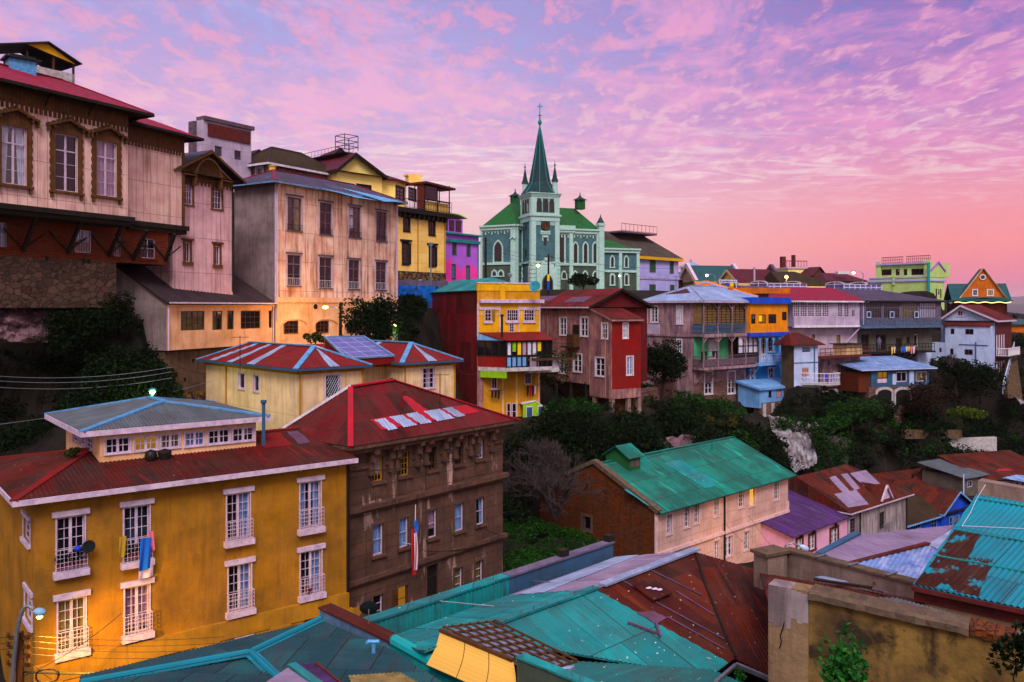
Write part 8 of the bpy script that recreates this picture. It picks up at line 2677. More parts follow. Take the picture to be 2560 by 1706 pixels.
# slate-teal roof bottom left
root2=thing('teal_ridge_roof_house','foreground house at bottom left under a faded teal corrugated hip roof','house',P(600,1706,22)-Z3*3)
T1,T2=P(802,1550,24.6),P(626,1634,21.9)
rd=(T1-T2);rd.z=0;rd.normalize()
T3=T2-rd*4.6+Z3*.0
T3.z=T2.z
EV=P(800,1547,25.2);EV0=P(200,1697,21.2)
def f2part(pts,name,mat,**kw):
 mb=MB();sheet(mb,pts,kw.get('per',.11),kw.get('amp',.012),lift=kw.get('lift',0),thick=kw.get('thick',.06));return mb.build(name,mat,root2)
r_bl=P(200,1712,19.6)
f2part([T1,EV,EV0,r_bl,T2][:4]+[T2]if False else[T1+Z3*.01,EV,EV0,r_bl,T2],'far_slope','roof_slate_teal')
hpA=plane_hit(T1,T2,P(1000,1700,20.2))
f2part([T1,T2,hpA(720,1720),hpA(1160,1740),hpA(975,1622)],'near_slope','roof_slate_teal')
hpB=plane_hit(T2,r_bl,P(640,1740,18.6))
f2part([T2,r_bl,hpB(240,1800),hpB(760,1800),hpA(720,1720)],'end_slope','roof_slate_teal')
mb=MB()
for a,b in((T1,T2),(T2,r_bl),(T2,hpA(712,1716))):mb.tube([a+Z3*.05,b+Z3*.05],.085,8);mb.bar(a+Z3*.01,b+Z3*.01,.34,.03)
mb.build('ridge_cap','roof_aqua',root2)
# raised monitor with violet sheets at the bottom edge
hpM=plane_hit(P(730,1662,20.2),P(790,1661,20.4),P(820,1715,18.7))
f2part([hpM(742,1660),hpM(787,1659),hpM(862,1722),hpM(815,1722)],'violet_sheets','roof_purple',per=.08,lift=.0)
hpN=plane_hit(P(728,1664,20.2),P(655,1712,19.2),P(805,1722,18.6))
f2part([hpN(728,1664),hpN(640,1722),hpN(800,1722)],'pale_sheets','roof_lavender',per=.08)
mb=MB();mb.bar(P(729,1661,20.1),P(812,1722,18.6),.2,.06);mb.build('monitor_cap','roof_turq',root2)
mb=MB();mb.bar(P(789,1659,20.4),P(868,1722,18.9),.06,.08);mb.build('monitor_edge','maroon_board',root2)
f2part([hpA(870,1692),hpA(1000,1684),hpA(1050,1712),hpA(880,1716)],'tan_sheets','curtain_tan',per=.1,lift=.03,thick=0)
mb=MB()
foot=[P(812,1560,24.8),EV,EV0,P(150,1730,18.5),P(1150,1760,18.2)]
for i in range(len(foot)):
 a,b=foot[i],foot[(i+1)%len(foot)]
 mb.poly([V((a.x,a.y,0)),V((b.x,b.y,0)),V((b.x,b.y,b.z-.4)),V((a.x,a.y,a.z-.4))])
mb.build('wall','dirty_shade_concrete',root2)
mb=MB();c=hpA(934,1633);mb.lathe(c-Z3*.05,[(.055,0),(.055,.3)],8);mb.tube([c+V((-.15,0,.3)),c+V((.15,0,.3))],.05,8);mb.tube([c+V((-.15,0,.3)),c+V((-.17,0,.25))],.05,8);mb.build('vent_pipe','blue_metal',root2)
# ---- right foreground
# concrete parapet with end pier
root3=thing('concrete_parapet','weathered concrete parapet wall with a square pier at its left end','wall',P(1957,1430,28)-Z3*1)
pf=Fac(P(1957,1376,28.5).xy,P(2292,1462,24.2).xy)
za,zb_=pf.ray(1957,1376)[1],pf.ray(2285,1461)[1]
mb=MB()
A_,B_=pf.pt(0,za,0),pf.pt(pf.L,zb_,0)
mb.box(A_-Z3*1.6,B_-A_,v3(-pf.n*.3,0),Z3*1.6);mb.build('wall','parapet_concrete',root3)
mb=MB();mb.box(A_+v3(pf.n*.06,0),B_-A_,v3(-pf.n*.42,0),Z3*.07);mb.build('coping','coping_stone',root3)
mb=MB();c=P(1926,1430,28.2);ang=math.atan2(pf.u.y,pf.u.x);mb.cbox(c-Z3*.5,.62,.9,1.15,ang);mb.build('pier','parapet_concrete',root3)
mb=MB();mb.cbox(c+Z3*.65,.78,1.1,.1,ang);mb.build('pier_cap','coping_stone',root3)
for t_ in(.3,.55,.82):mb=MB();q_=A_.lerp(B_,t_);mb.bar(q_+Z3*.1+v3(pf.n*.1,0),q_+Z3*.12-v3(pf.n*.35,0),.07,.03);mb.build('metal_strap','grey_metal',root3)
# rusty sheets and scraps between the walls
hpR=plane_hit(P(1925,1440,27.4),P(2295,1505,23.6),P(2000,1500,22.4))
mb=MB();sheet(mb,[hpR(1900,1432),hpR(2300,1500),hpR(2300,1560),hpR(1925,1520)],.12,.014);rr=solo(mb,'rusty_lean_to','roof_rust','rusty sheet roof in the gap between the concrete parapet and tan wall','roof')
rs_=random.Random(5)
for i,(x0,y0,x1,y1,w_,m_,lb)in enumerate(((2045,1446,2215,1492,.14,'grey_wood','long grey plank on the rusty sheets, topmost of the scrap pile'),(2048,1455,2110,1470,.3,'sheet_silver','pale metal offcut at the left end of the scrap pile'),(2040,1466,2150,1484,.16,'maroon_board','dark red board under the pale offcut in the scrap pile'),(2105,1452,2190,1478,.08,'sheet_mauve','thin mauve batten beside the long grey plank'),(2035,1474,2180,1494,.12,'dark_wood','dark beam nearest the tan wall in the scrap pile'))):
 mb=MB();mb.bar(hpR(x0,y0)+Z3*(.1+.05*i),hpR(x1,y1)+Z3*(.12+.04*i),w_,.05);solo(mb,'scrap_board',m_,lb,'board')
 # big tan wall
root4=thing('tan_wall','big stained tan wall with rough stone coping at lower right','wall',P(2200,1706,13.5)-Z3*2)
tf=Fac(P(1922,1460,15.0).xy,P(2540,1581,12.9).xy)
qa,qb,qc=tf.ray(1922,1456),tf.ray(2025,1492),tf.ray(2423,1582)
qd_,qe=tf.ray(2540,1620),tf.ray(2030,1476)
mb=MB()
def quadw(u0,u1,z0,z1,zlo):
 mb.poly([tf.pt(u0,zlo,0),tf.pt(u1,zlo,0),tf.pt(u1,z1,0),tf.pt(u0,z0,0)])
zlo=qa[1]-6
uP=tf.ray(2022,1480)[0]
quadw(uP,qc[0],qb[1],qc[1],zlo);quadw(qc[0],qd_[0]+.05,qc[1],qd_[1],zlo);quadw(qd_[0]+.05,qd_[0]+5,qd_[1],qd_[1]-.9,zlo)
mb.poly([tf.pt(uP,qb[1],0),tf.pt(qc[0],qc[1],0),tf.pt(qd_[0]+5,qd_[1]-.9,0),tf.pt(qd_[0]+5,qd_[1]-.9,-.35),tf.pt(qc[0],qc[1],-.35),tf.pt(uP,qb[1],-.35)])
mb.poly([tf.pt(qd_[0]+5,zlo,-.35),tf.pt(uP,zlo,-.35),tf.pt(uP,qb[1],-.35),tf.pt(qc[0],qc[1],-.35),tf.pt(qd_[0]+5,qd_[1]-.9,-.35)])
mb.build('wall','tan_wall',root4)
mb=MB();tf.box(mb,0,uP,zlo,qa[1]-.03,-.36,.03);pq=mb.build('end_pier','tan_wall_pale',root4)
mb=MB();mb.sm=False
rs2=np.random.RandomState(4)
for i in range(7):
 a,b=uP*i/7,uP*(i+1)/7
 tf.box(mb,a,b,qa[1]-.5-.3*rs2.rand()*(1-abs(i-2)/6),qa[1]-.028-(.0 if i<4 else .02*(i-3)),-.35,.034+.004*rs2.rand())
mb.build('whitewash_patch','white_plaster',pq)
def coping(u0,za_,u1,zb_,w0,w1,hgt,mat,nm,k_=16,amp=.012):
 mb=MB()
 prev=None
 for i in range(k_+1):
  t_=i/k_
  u_=u0+(u1-u0)*t_;z_0=za_+(zb_-za_)*t_
  j=lambda:rs2.uniform(-amp,amp)
  sec=[tf.pt(u_,z_0+j(),w1+j()),tf.pt(u_,z_0+hgt*.7+j(),w1+j()),tf.pt(u_,z_0+hgt+j(),w1-.08+j()),tf.pt(u_,z_0+hgt+j(),w0+.06),tf.pt(u_,z_0,w0)]
  if prev:
   for s_ in range(5):
    mb.poly([prev[s_],sec[s_],sec[(s_+1)%5],prev[(s_+1)%5]])
  else:
   mb.poly(sec)
  prev=sec
 mb.poly(prev[::-1])
 return mb.build(nm,mat,root4)
coping(uP+.02,qb[1]-.02,qc[0],qc[1]-.02,-.42,.1,.15,'coping_stone','coping')
coping(qc[0]+.01,qc[1]-.01,qd_[0],qd_[1]+.0,-.4,.05,.17,'brown_brick','broken_brick_end',8)
# crack and stains in the plaster
mb=MB();pts=[tf.ray(*q_)for q_ in((1962,1554),(1958,1572),(1952,1588),(1955,1604),(1950,1620))]
mb.tube([tf.pt(u_,z_0,.012+(.02 if u_<uP else 0))for u_,z_0 in pts],.012,4);mb.build('crack','dark_wood',root4)
# grey sheet and cream building behind, then aqua roof
hpG=plane_hit(P(2180,1500,17.5),P(2450,1572,15.5),P(2330,1500,18.2))
mb=MB();sheet(mb,[hpG(2160,1494),hpG(2240,1494),hpG(2580,1590),hpG(2580,1640),hpG(2450,1600)],.09,.012);solo(mb,'grey_sheet_roof','grey_corrugate','grey corrugated sheet strip behind the tan wall coping','roof')
root5=thing('aqua_roof_building','cream building with big aqua and rust corrugated roof at the right edge','house',P(2450,1540,18.5)-Z3*2)
cf=Fac(P(2300,1490,20.2).xy,P(2700,1560,18.0).xy)
e1_,e2_=P(2278,1464,19.8),P(2700,1553,17.3)
zt1,zt2_=cf.ray(2300,1478)[1],cf.ray(2600,1555)[1]
mb=MB();mb.box(v3(e1_.xy-cf.n*.35,e1_.z-3.5),v3((e2_-e1_).xy,e2_.z-e1_.z),v3(-cf.n*6,0),Z3*3.4);mb.build('wall','cream_wall',root5)
mb=MB();mb.box(e1_-Z3*.42+v3(cf.n*-.2,0),e2_-e1_,v3(-cf.n*.12,0),Z3*.3);mb.box(e1_-Z3*.12+v3(cf.n*.0,0),e2_-e1_,v3(-cf.n*.2,0),Z3*.1);mb.build('fascia','maroon_board',root5)
mb=MB();mb.box(e1_-Z3*.95-v3(cf.n*.25,0),v3(cf.u*.18,0),v3(-cf.n*.18,0),Z3*.85);mb.build('corner_post','roof_rust',root5)
hp5=plane_hit(e1_,e2_,P(2442,1236,23.2))
mb=MB();sheet(mb,[hp5(2283,1462),hp5(2700,1551),hp5(2700,1280),hp5(2442,1236)],.13,.02,thick=.08);ar=mb.build('roof','roof_aqua',root5)
for qd,m in(([(2286,1462),(2446,1492),(2484,1400),(2345,1388)],'roof_aqua_rust'),([(2345,1386),(2420,1397),(2452,1336),(2385,1328)],'roof_aqua_rust'),([(2424,1397),(2484,1408),(2516,1356),(2456,1346)],'roof_aqua')):
 mb=MB();sheet(mb,[hp5(*q_)for q_ in qd],.13,.02,lift=.012,thick=0);mb.build('rust_sheet',m,ar)
mb=MB()
for(xa,ya),(xb,yb)in(((2335,1390),(2700,1456)),((2386,1326),(2700,1378)),((2442,1248),(2700,1290))):mb.bar(hp5(xa,ya)+Z3*.02,hp5(xb,yb)+Z3*.02,.05,.03)
mb.build('sheet_lap','teal_metal',ar)
mb=MB();mb.tube([hp5(2464,1208+40)+Z3*.4,hp5(2440,1260)+Z3*.1,hp5(2425,1290)+Z3*.06,hp5(2405,1320)+Z3*.05],.007,4);mb.tube([hp5(2405,1319)+Z3*.04,hp5(2700,1332)+Z3*.04],.006,4);mb.build('white_cable','white_paint',ar)
q0=hp5(2453,1236)
mb=MB();mb.box(q0+V((.05,.25,-.6)),v3(cf.u*6,-.35),v3(-cf.n*.4,0),Z3*.93);mb.build('roof_wall','parapet_concrete',root5)
# lavender metal roof with ice blue hip
root6=thing('lavender_roof_house','low house under a lavender metal roof with an ice blue hip end','house',P(2200,1420,31)-Z3*3)
V0,V1,V2,V3_=P(2050,1385,32.5),P(2141,1334,36),P(2387,1319,37),P(2330,1366,32.6)
mb=MB();sheet(mb,[P(2050,1384,32.2),P(2141,1334,36.5),P(2387,1318,39.5),P(2318,1362,33.5),P(2122,1412,30.5)],.3,.008,thick=.08);mb.build('lavender_slope','roof_lavender',root6)
mb=MB();sheet(mb,[P(2130,1413,30.3),P(2318,1362,33.4),P(2355,1368,32.8),P(2300,1466,28.0),P(2230,1462,27.6)],.16,.018,thick=.06);mb.build('blue_hip','roof_iceblue',root6)
mb=MB();mb.bar(P(2126,1411,30.4)+Z3*.04,P(2320,1361,33.4)+Z3*.05,.22,.06);mb.build('hip_cap','roof_rust',root6)
mb=MB();sheet(mb,[P(2318,1362,33.4),P(2387,1318,39.4),P(2410,1325,39),P(2345,1372,32.6)],.2,.01);mb.build('roof_slope','sheet_silver',root6)
mb=MB();mb.bar(P(2048,1388,32.2),P(2143,1336,36.6),.3,.2);mb.build('side_gutter','slate_blue',root6)
mb=MB()
foot=[P(2050,1390,32.2),P(2141,1340,36.4),P(2400,1325,39.3),P(2300,1470,28.0),P(2125,1420,30.4)]
for i in range(5):
 a,b=foot[i],foot[(i+1)%5]
 mb.poly([V((a.x,a.y,3)),V((b.x,b.y,3)),b-Z3*.15,a-Z3*.15])
mb.build('wall','parapet_concrete',root6)
for pts_ in([P(1100,1706,22),P(1500,1706,22),P(1900,1706,24)],):
 pass
for x,d_ in((900,24),(1200,24),(1500,26),(1800,27),(1400,31),(1700,33),(2000,27),(2200,26),(2450,20),(2200,33),(2400,36),(400,21),(700,22),(2200,13),(2600,14),(1000,20),(1500,18),(800,12),(1500,8),(2400,8),(0,18),(-200,26)):
 GROUND.append(((x-1280)/F*d_,d_,4.0 if d_<30 else 2.5))
 # ================================================================ terrain
CP=list(GROUND)
def gp(x,y,d,dz=0.0):
 q_=P(x,y,d);CP.append((q_.x,q_.y,q_.z+dz))
 # visible slopes of the ravine
for x,y,d in((1300,1400,53),(1220,1440,50),(1400,1350,57),(1480,1420,52),(1560,1440,48),(1350,1260,65),(1250,1300,60),(1300,1120,70),(1400,1010,78),(1340,1060,74),(1500,1030,76),(1560,1090,72),(1650,1010,86),(1700,1060,80),(1800,1030,89),(1750,1110,77),(1880,1050,90),(1880,1120,83),(1960,1045,92),(1950,1130,84),(2000,1190,80),(2060,1030,98),(2080,1110,90),(2120,1180,93),(2200,1030,101),(2200,1110,100),(2250,1180,104),(2300,1030,104),(2350,1000,116),(2350,1100,112),(2350,1195,106),(2440,1000,121),(2440,1090,115),(2450,1170,109),(2480,960,120),(2560,940,122),(2560,1030,119),(2560,1130,113),(2640,900,130),(2640,1000,118),(2700,860,140),(2540,870,132),(2520,900,128),(1600,1430,62),(1500,1340,64),(2050,1530,58),(2150,1460,66),(2300,1420,76),(2420,1420,80),(2480,1330,88),(2450,1260,84),(2600,1300,92),(1870,1620,50)):
 gp(x,y,d)
DS=1.1
for x,y,d in((-120,875,43.5),(0,880,44.5),(80,890,45),(160,880,46),(60,960,45.5),(-100,1000,43),(160,1000,46),(250,900,47.5),(250,800,47.2),(200,775,46.8),(300,760,48.2),(330,850,48.6),(380,930,48.8),(290,1000,47.5),(400,1010,49),(480,1060,50),(350,720,48.8),(120,1080,44),(40,1100,42.5),(-60,1150,41),(520,1080,53),(600,1100,48),(-150,1300,38),(-60,1500,34),(0,1700,32),(200,1800,31),(600,1760,33),(800,1700,36),(900,1700,38),(1000,1640,41),(1150,1560,46)):
 gp(x,y,d)
DS=1.0
# hilltop plateau
for x,d in((100,55),(300,60),(500,66),(700,78),(900,92),(0,70),(1000,110),(1150,120),(1350,145),(1500,150),(1350,180),(1700,165),(1900,150),(2100,150),(2300,160),(1700,125),(1500,115),(1250,108),(-300,60)):
 gp(x,728,d)
for x,d in((1300,240),(1800,240),(600,200),(0,200),(2200,230)):
 gp(x,752,d)
for x,d in((2700,230),(2600,190),(3200,200),(2500,165)):
 gp(x,800,d)
CPa=np.array(CP)
def ground_z(X,Y):
 X=np.atleast_1d(X).astype(float);Y=np.atleast_1d(Y).astype(float)
 out=np.empty_like(X)
 for i0 in range(0,len(X),4000):
  xs,ys=X[i0:i0+4000],Y[i0:i0+4000]
  d2=(xs[:,None]-CPa[None,:,0])**2+(ys[:,None]-CPa[None,:,1])**2+.3
  w_=d2**-2.1
  out[i0:i0+4000]=(w_*CPa[None,:,2]).sum(1)/w_.sum(1)
 return out
def axis_pts(lo,hi,st,far):
 core=list(np.arange(lo,hi+st,st))
 a,b=[],[]
 s_,x=st,core[-1]
 while x<far:
  s_*=1.35;x+=s_;b.append(x)
 s_,x=st,core[0]
 while x>-far:
  s_*=1.35;x-=s_;a.insert(0,x)
 return np.array(a+core+b)
gxs=axis_pts(-70,130,1.25,14500)
gys=axis_pts(-12,175,1.25,14500)
GX,GY=np.meshgrid(gxs,gys)
GZ=ground_z(GX.ravel(),GY.ravel()).reshape(GX.shape)
far=np.clip((np.hypot(GX,GY)-260)/600,0,1)
GZ=GZ*(1-far)+(-70)*far
nx,ny=len(gxs),len(gys)
me=bpy.data.meshes.new('ground')
vs=np.stack([GX,GY,GZ],-1).reshape(-1,3)
fs=[(j*nx+i,j*nx+i+1,(j+1)*nx+i+1,(j+1)*nx+i)for j in range(ny-1)for i in range(nx-1)]
me.from_pydata(vs.tolist(),[],fs)
ul=me.uv_layers.new(name='UVMap')
li=np.empty(len(me.loops),dtype=np.int32);me.loops.foreach_get('vertex_index',li)
ul.data.foreach_set('uv',vs[li][:,:2].astype(np.float32).ravel())
me.materials.append(MATS['ground_soil'])
me.polygons.foreach_set('use_smooth',[True]*len(me.polygons))
go=bpy.data.objects.new('ground',me);COL.objects.link(go);tag(go,kind='structure')
# far hills across the bay
surf('hill_far','2a3a4a','34465a',ns=.002,rough=1.0,bump=0)
for nm,d,base_,pts in(('hills',12500,765,((1200,758),(1800,752),(2100,744),(2250,735),(2370,730),(2430,736),(2500,744),(2600,738),(2800,742))),('hills',8000,785,((2200,776),(2330,768),(2400,762),(2480,766),(2530,762),(2620,756),(2800,750)))):
 mb=MB();mb.sm=True
 rs2=np.random.RandomState(int(d))
 xs=np.linspace(pts[0][0],pts[-1][0],90)
 ys=np.interp(xs,[q_[0]for q_ in pts],[q_[1]for q_ in pts])+rs2.uniform(-1,1,90)
 k_=8
 for x,y in zip(xs,ys):
  top=P(x,y,d)
  for j in range(k_+1):
   t_=j/k_
   yy=d-1100+2200*t_
   hgt=math.sin(t_*math.pi)**1.2
   mb.v.append(V((top.x*yy/d,yy,-75+(top.z+75)*hgt+rs2.uniform(-4,4)*hgt)))
 for i in range(89):
  for j in range(k_):
   a=i*(k_+1)+j
   mb.f.append((a,a+k_+1,a+k_+2,a+1));mb.uv+=[(mb.v[q_].x,mb.v[q_].y)for q_ in(a,a+k_+1,a+k_+2,a+1)]
 tag(mb.build(nm,'hill_far'),kind='structure')
 # pale rock faces and walls in the ravine
def rock_face(name,quad,mat,seed,n=26,m=22,amp=.22,kind='structure'):
 (tl,tr,br_,bl_)=[P(*q_)for q_ in quad]
 rs2=np.random.RandomState(seed)
 mb=MB();mb.sm=False
 n,m=int(n*1.8),int(m*1.8)
 nn_=(tr-tl).cross(bl_-tl).normalized()
 if nn_.y>0:nn_=-nn_
 W_,H_=(tr-tl).length,(bl_-tl).length
 for j in range(m+1):
  for i in range(n):
   s_=i/(n-1);t_=j/m
   e0=.10*noise.noise(V((t_*6,seed,0)))*(1-s_)+.10*noise.noise(V((t_*5,seed,9)))*s_
   q_=tl.lerp(tr,s_+e0).lerp(bl_.lerp(br_,s_+e0),t_)
   c_=V((s_*W_,t_*H_*.35,seed))
   h_=noise.fractal(c_*.55,1.0,2.1,5)*1.1+abs(noise.noise(c_*1.6))*.5
   mb.v.append(q_+nn_*(amp*h_+.25)+V((0,0,noise.noise(V((s_*9,t_*9,3)))*.15)))
 for j in range(m):
  for i in range(n-1):
   a=j*n+i
   u0,v0=i/n*W_,-j/m*H_
   u1,v1=(i+1)/n*W_,-(j+1)/m*H_
   mb.f.append((a,a+n,a+n+1,a+1));mb.uv+=[(u0,v0),(u0,v1),(u1,v1),(u1,v0)]
 return tag(mb.build(name,mat),kind=kind)
rock_face('rock_face',((1915,1044,91),(2040,1062,91),(2040,1165,81),(1985,1188,80)),'pale_rock',3)
rock_face('rock_face',((1640,1105,76),(1740,1092,77),(1735,1150,74),(1650,1160,73.5)),'rock_mauve',8,amp=.3)
def free_wall(name,label,x0,y0,d0,x1,y1,d1,hgt,mat,th=.5,below=2):
 fc=Fac(P(x0,y0,d0).xy,P(x1,y1,d1).xy)
 a,b=P(x0,y0,d0),P(x1,y1,d1)
 mb=MB();mb.box(a-Z3*(hgt+below),b-a,v3(-fc.n*th,0),Z3*(hgt+below));solo(mb,name,mat,label,'wall')
free_wall('block_wall','mossy stone block retaining wall in the ravine beside the pale rock face',2035,1085,84,2120,1095,85,4,'stone_block')
rs_i=np.random.RandomState(5)
pts=[blob(P(rs_i.uniform(2030,2125),rs_i.uniform(1075,1180),83.2),(.8,.5,.7),80,rs_i)for i in range(34)]
pts+=[blob(P(rs_i.uniform(1905,2050),1046+abs(rs_i.normal())*22,88),(.7,.5,.6),70,rs_i)for i in range(26)]
tag(leaf_mesh('ivy',np.concatenate(pts),.24,'leaf_mid',None,78),kind='stuff')
free_wall('white_wall','peeling white garden wall low in the ravine at right',2370,1098,104,2492,1093,107,1.3,'concrete_white',below=1)
free_wall('terrace_wall','dark terrace edge below the small lawn in the ravine',2262,1076,101,2405,1076,104,.45,'dirty_shade_concrete',below=.6)
free_wall('stair_wall','brown buttress wall at the right foot of the white front block',2478,912,121,2502,908,124,4.5,'ruin_brick',below=2)
# stairs up the slope at the far right
mb=MB()
for i in range(22):
 q_=P(2508+12*(1-i/21),985-i*5.6,112+i*.75)
 mb.box(q_-Z3*.6,V((2.2,.5,0)),V((-.1,.8,0)),Z3*.6)
solo(mb,'hillside_stairs','dirty_shade_concrete','steep concrete stairs climbing the slope below the white gabled house','stairs')
mb=MB();pts=[P(2515+i*3.2-8,980-i*12.0,111.5+i*1.6)for i in range(10)]
mb.tube([q_+Z3*1.0 for q_ in pts],.06,5)
for q_ in pts:mb.tube([q_-Z3*.3,q_+Z3*1.0],.045,5)
solo(mb,'handrail','white_blue','pale handrail beside the steep hillside stairs','railing')
rock_face('rock_face',((2520,985,113),(2542,985,114),(2562,1012,112),(2546,1016,111)),'pale_rock',6,n=10,m=8,amp=.3)
def pix_region(poly,n,dlo,dhi,rs_):
 """random ground points whose photo position lies in the polygon"""
 pv=np.array(poly,float)
 out=[]
 tries=0
 while len(out)<n and tries<60:
  tries+=1
  D=rs_.uniform(dlo,dhi,3000)
  x=rs_.uniform(pv[:,0].min(),pv[:,0].max(),3000)
  X=(x-1280)/F*D
  Zg=ground_z(X,D)
  y=HY-(Zg-CZ)*F/D
  ins=np.zeros(3000,bool)
  j=len(pv)-1
  for i in range(len(pv)):
   c_=((pv[i,1]>y)!=(pv[j,1]>y))&(x<(pv[j,0]-pv[i,0])*(y-pv[i,1])/(pv[j,1]-pv[i,1]+1e-9)+pv[i,0])
   ins^=c_;j=i
  for k_ in np.nonzero(ins)[0]:
   out.append((X[k_],D[k_],Zg[k_]))
   if len(out)>=n:break
 return np.array(out)if out else np.zeros((0,3))
def cover(name,poly,n,dlo,dhi,rlo,rhi,per,leaf,mat,seed,flat=.75):
 rs_=np.random.RandomState(seed)
 c=pix_region(poly,n,dlo,dhi,rs_)
 if len(c)==0:
  return
 pts,szs=[],[]
 for q_ in c:
  r=rs_.uniform(rlo,rhi)
  szs.append(leaf*rs_.choice((.55,.8,1.0,1.35)))
  pts.append(blob((q_[0],q_[1],q_[2]+r*.35),(r,r,r*flat),int(per*(r/rhi)**1.5)+20,rs_))
 o=leaf_mesh(name,np.concatenate(pts),np.concatenate([np.full(len(a),b)for a,b in zip(pts,szs)]),mat,None,seed)
 tag(o,kind='stuff')
 return o
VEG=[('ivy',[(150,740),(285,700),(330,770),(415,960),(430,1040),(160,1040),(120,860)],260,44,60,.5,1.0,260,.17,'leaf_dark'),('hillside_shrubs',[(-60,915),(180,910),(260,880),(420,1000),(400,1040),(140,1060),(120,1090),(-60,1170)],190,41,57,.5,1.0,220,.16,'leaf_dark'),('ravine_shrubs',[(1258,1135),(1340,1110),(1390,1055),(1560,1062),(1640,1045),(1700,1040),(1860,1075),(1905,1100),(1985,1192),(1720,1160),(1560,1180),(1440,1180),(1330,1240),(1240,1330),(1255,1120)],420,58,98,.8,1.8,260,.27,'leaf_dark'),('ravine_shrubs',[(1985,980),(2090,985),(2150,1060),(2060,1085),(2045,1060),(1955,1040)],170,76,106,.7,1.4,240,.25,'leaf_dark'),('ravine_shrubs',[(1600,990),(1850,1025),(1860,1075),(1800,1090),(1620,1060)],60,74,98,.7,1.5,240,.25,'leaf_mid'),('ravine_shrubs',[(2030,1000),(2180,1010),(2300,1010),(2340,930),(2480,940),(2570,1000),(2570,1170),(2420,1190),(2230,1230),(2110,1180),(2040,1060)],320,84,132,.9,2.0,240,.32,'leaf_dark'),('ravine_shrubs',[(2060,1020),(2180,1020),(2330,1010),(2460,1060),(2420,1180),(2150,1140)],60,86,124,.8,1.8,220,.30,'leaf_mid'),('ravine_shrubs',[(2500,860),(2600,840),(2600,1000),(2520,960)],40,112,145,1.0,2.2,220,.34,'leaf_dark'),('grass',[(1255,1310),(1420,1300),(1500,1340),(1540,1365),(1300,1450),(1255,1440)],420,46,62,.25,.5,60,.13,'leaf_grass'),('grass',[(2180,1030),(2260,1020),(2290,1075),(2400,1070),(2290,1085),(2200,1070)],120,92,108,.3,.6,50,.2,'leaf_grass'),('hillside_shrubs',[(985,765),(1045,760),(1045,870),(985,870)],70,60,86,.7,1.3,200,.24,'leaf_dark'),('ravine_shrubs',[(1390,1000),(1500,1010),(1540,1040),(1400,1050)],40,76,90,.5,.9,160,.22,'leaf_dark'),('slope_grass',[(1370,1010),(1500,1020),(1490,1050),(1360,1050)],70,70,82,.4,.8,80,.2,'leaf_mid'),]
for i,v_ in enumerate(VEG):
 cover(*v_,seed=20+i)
def btree(name,label,x,y,d,ycr,rx,rz,lumps,per,leaf,mat,seed,tr=.16,group=None,lr=.42,cat='tree'):
 b=P(x,y,d);b.z=float(ground_z([b.x],[b.y])[0])if abs(float(ground_z([b.x],[b.y])[0])-b.z)<4 else b.z
 c=P(x,ycr,d)
 return tree(name,label,cat,b,c,(rx,rx,rz),lumps,per,leaf,mat,seed,tr,group,lr)
btree('street_tree','dark leafy tree in front of the arched basement of the stained house',940,900,59,812,2.2,2.8,36,260,.2,'leaf_dark',31)
btree('bush','small dark bush below the first arch of the stained house',788,880,58,848,.8,.6,6,150,.16,'leaf_olive',32,.06,cat='bush')
btree('dense_tree','dense dark round tree between the crimson end wall and the balcony house',1656,1000,86,915,2.5,2.9,22,320,.26,'leaf_dark',33,.2)
btree('churchyard_tree','dark rounded tree in front of the church nave',1458,728,140,702,2.7,1.8,14,200,.3,'leaf_dark',34,.2)
btree('olive_tree','olive green shrubby tree between yellow front and worn pink wall',1380,990,80,935,2.2,2.5,14,160,.22,'leaf_olive',35,.12,lr=.5)
btree('ravine_tree','dark tree leaning over the rock face under the small white house',2130,1090,92,1040,3.2,2.2,14,240,.3,'leaf_mid',36,.18)
btree('ravine_tree','brown leafless looking shrub tree below the slate blue shack',2320,1040,103,1000,3.0,3.2,14,240,.26,'leaf_brown',37,.12)
btree('garden_tree','dark green tree at the foot of the white front block',2452,1000,112,955,3.0,3.6,14,240,.3,'leaf_dark',38,.18)
btree('garden_tree','broad dark tree beside the low pale block',2390,985,113,925,3.4,2.2,14,220,.3,'leaf_dark',39,.18)
btree('yellowing_shrub','yellow green shrub in the middle of the right slope',2420,1070,103,1040,2.4,1.5,9,160,.28,'leaf_bright',40,.08,cat='shrub')
btree('garden_tree','pale green garden tree on the slope left of the lawn',2160,1080,93,1035,1.8,1.6,9,160,.28,'leaf_mid',42,.08)
btree('slope_shrub','bright green shrub spilling down in front of the garden wall',1690,1070,84,1040,2.3,1.4,10,200,.26,'leaf_grass',43,.06,cat='shrub')
btree('green_shrub','leafy green shrub in the dark hollow left of the brick gable',1345,1360,56,1330,1.0,.8,7,120,.2,'leaf_grass',44,.05,cat='shrub')
btree('roof_bush','small bush on the rusty roof at the left of the penthouse',190,1146,33.7,1130,.38,.35,5,60,.12,'leaf_olive',45,.03,cat='bush')
btree('leafy_sapling','bright leafy sapling in front of the stained tan wall',2112,1950,11.0,1695,.36,.66,36,26,.09,'leaf_vine',46,.03)
btree('gutter_plant','small green plant growing by the gutter corner of the rust roof',1845,1712,23.5,1688,.28,.25,6,40,.1,'leaf_vine',48,.02,cat='plant')
btree('climber','dark climbing branch over the right end of the tan wall',2540,1740,11.2,1640,.3,.5,10,46,.08,'leaf_dark',49,.02,cat='climber')
SHR=(('leaf_mid','mid green'),('leaf_olive','olive'),('leaf_dark','blackish green'),('leaf_grass','fresh green'))
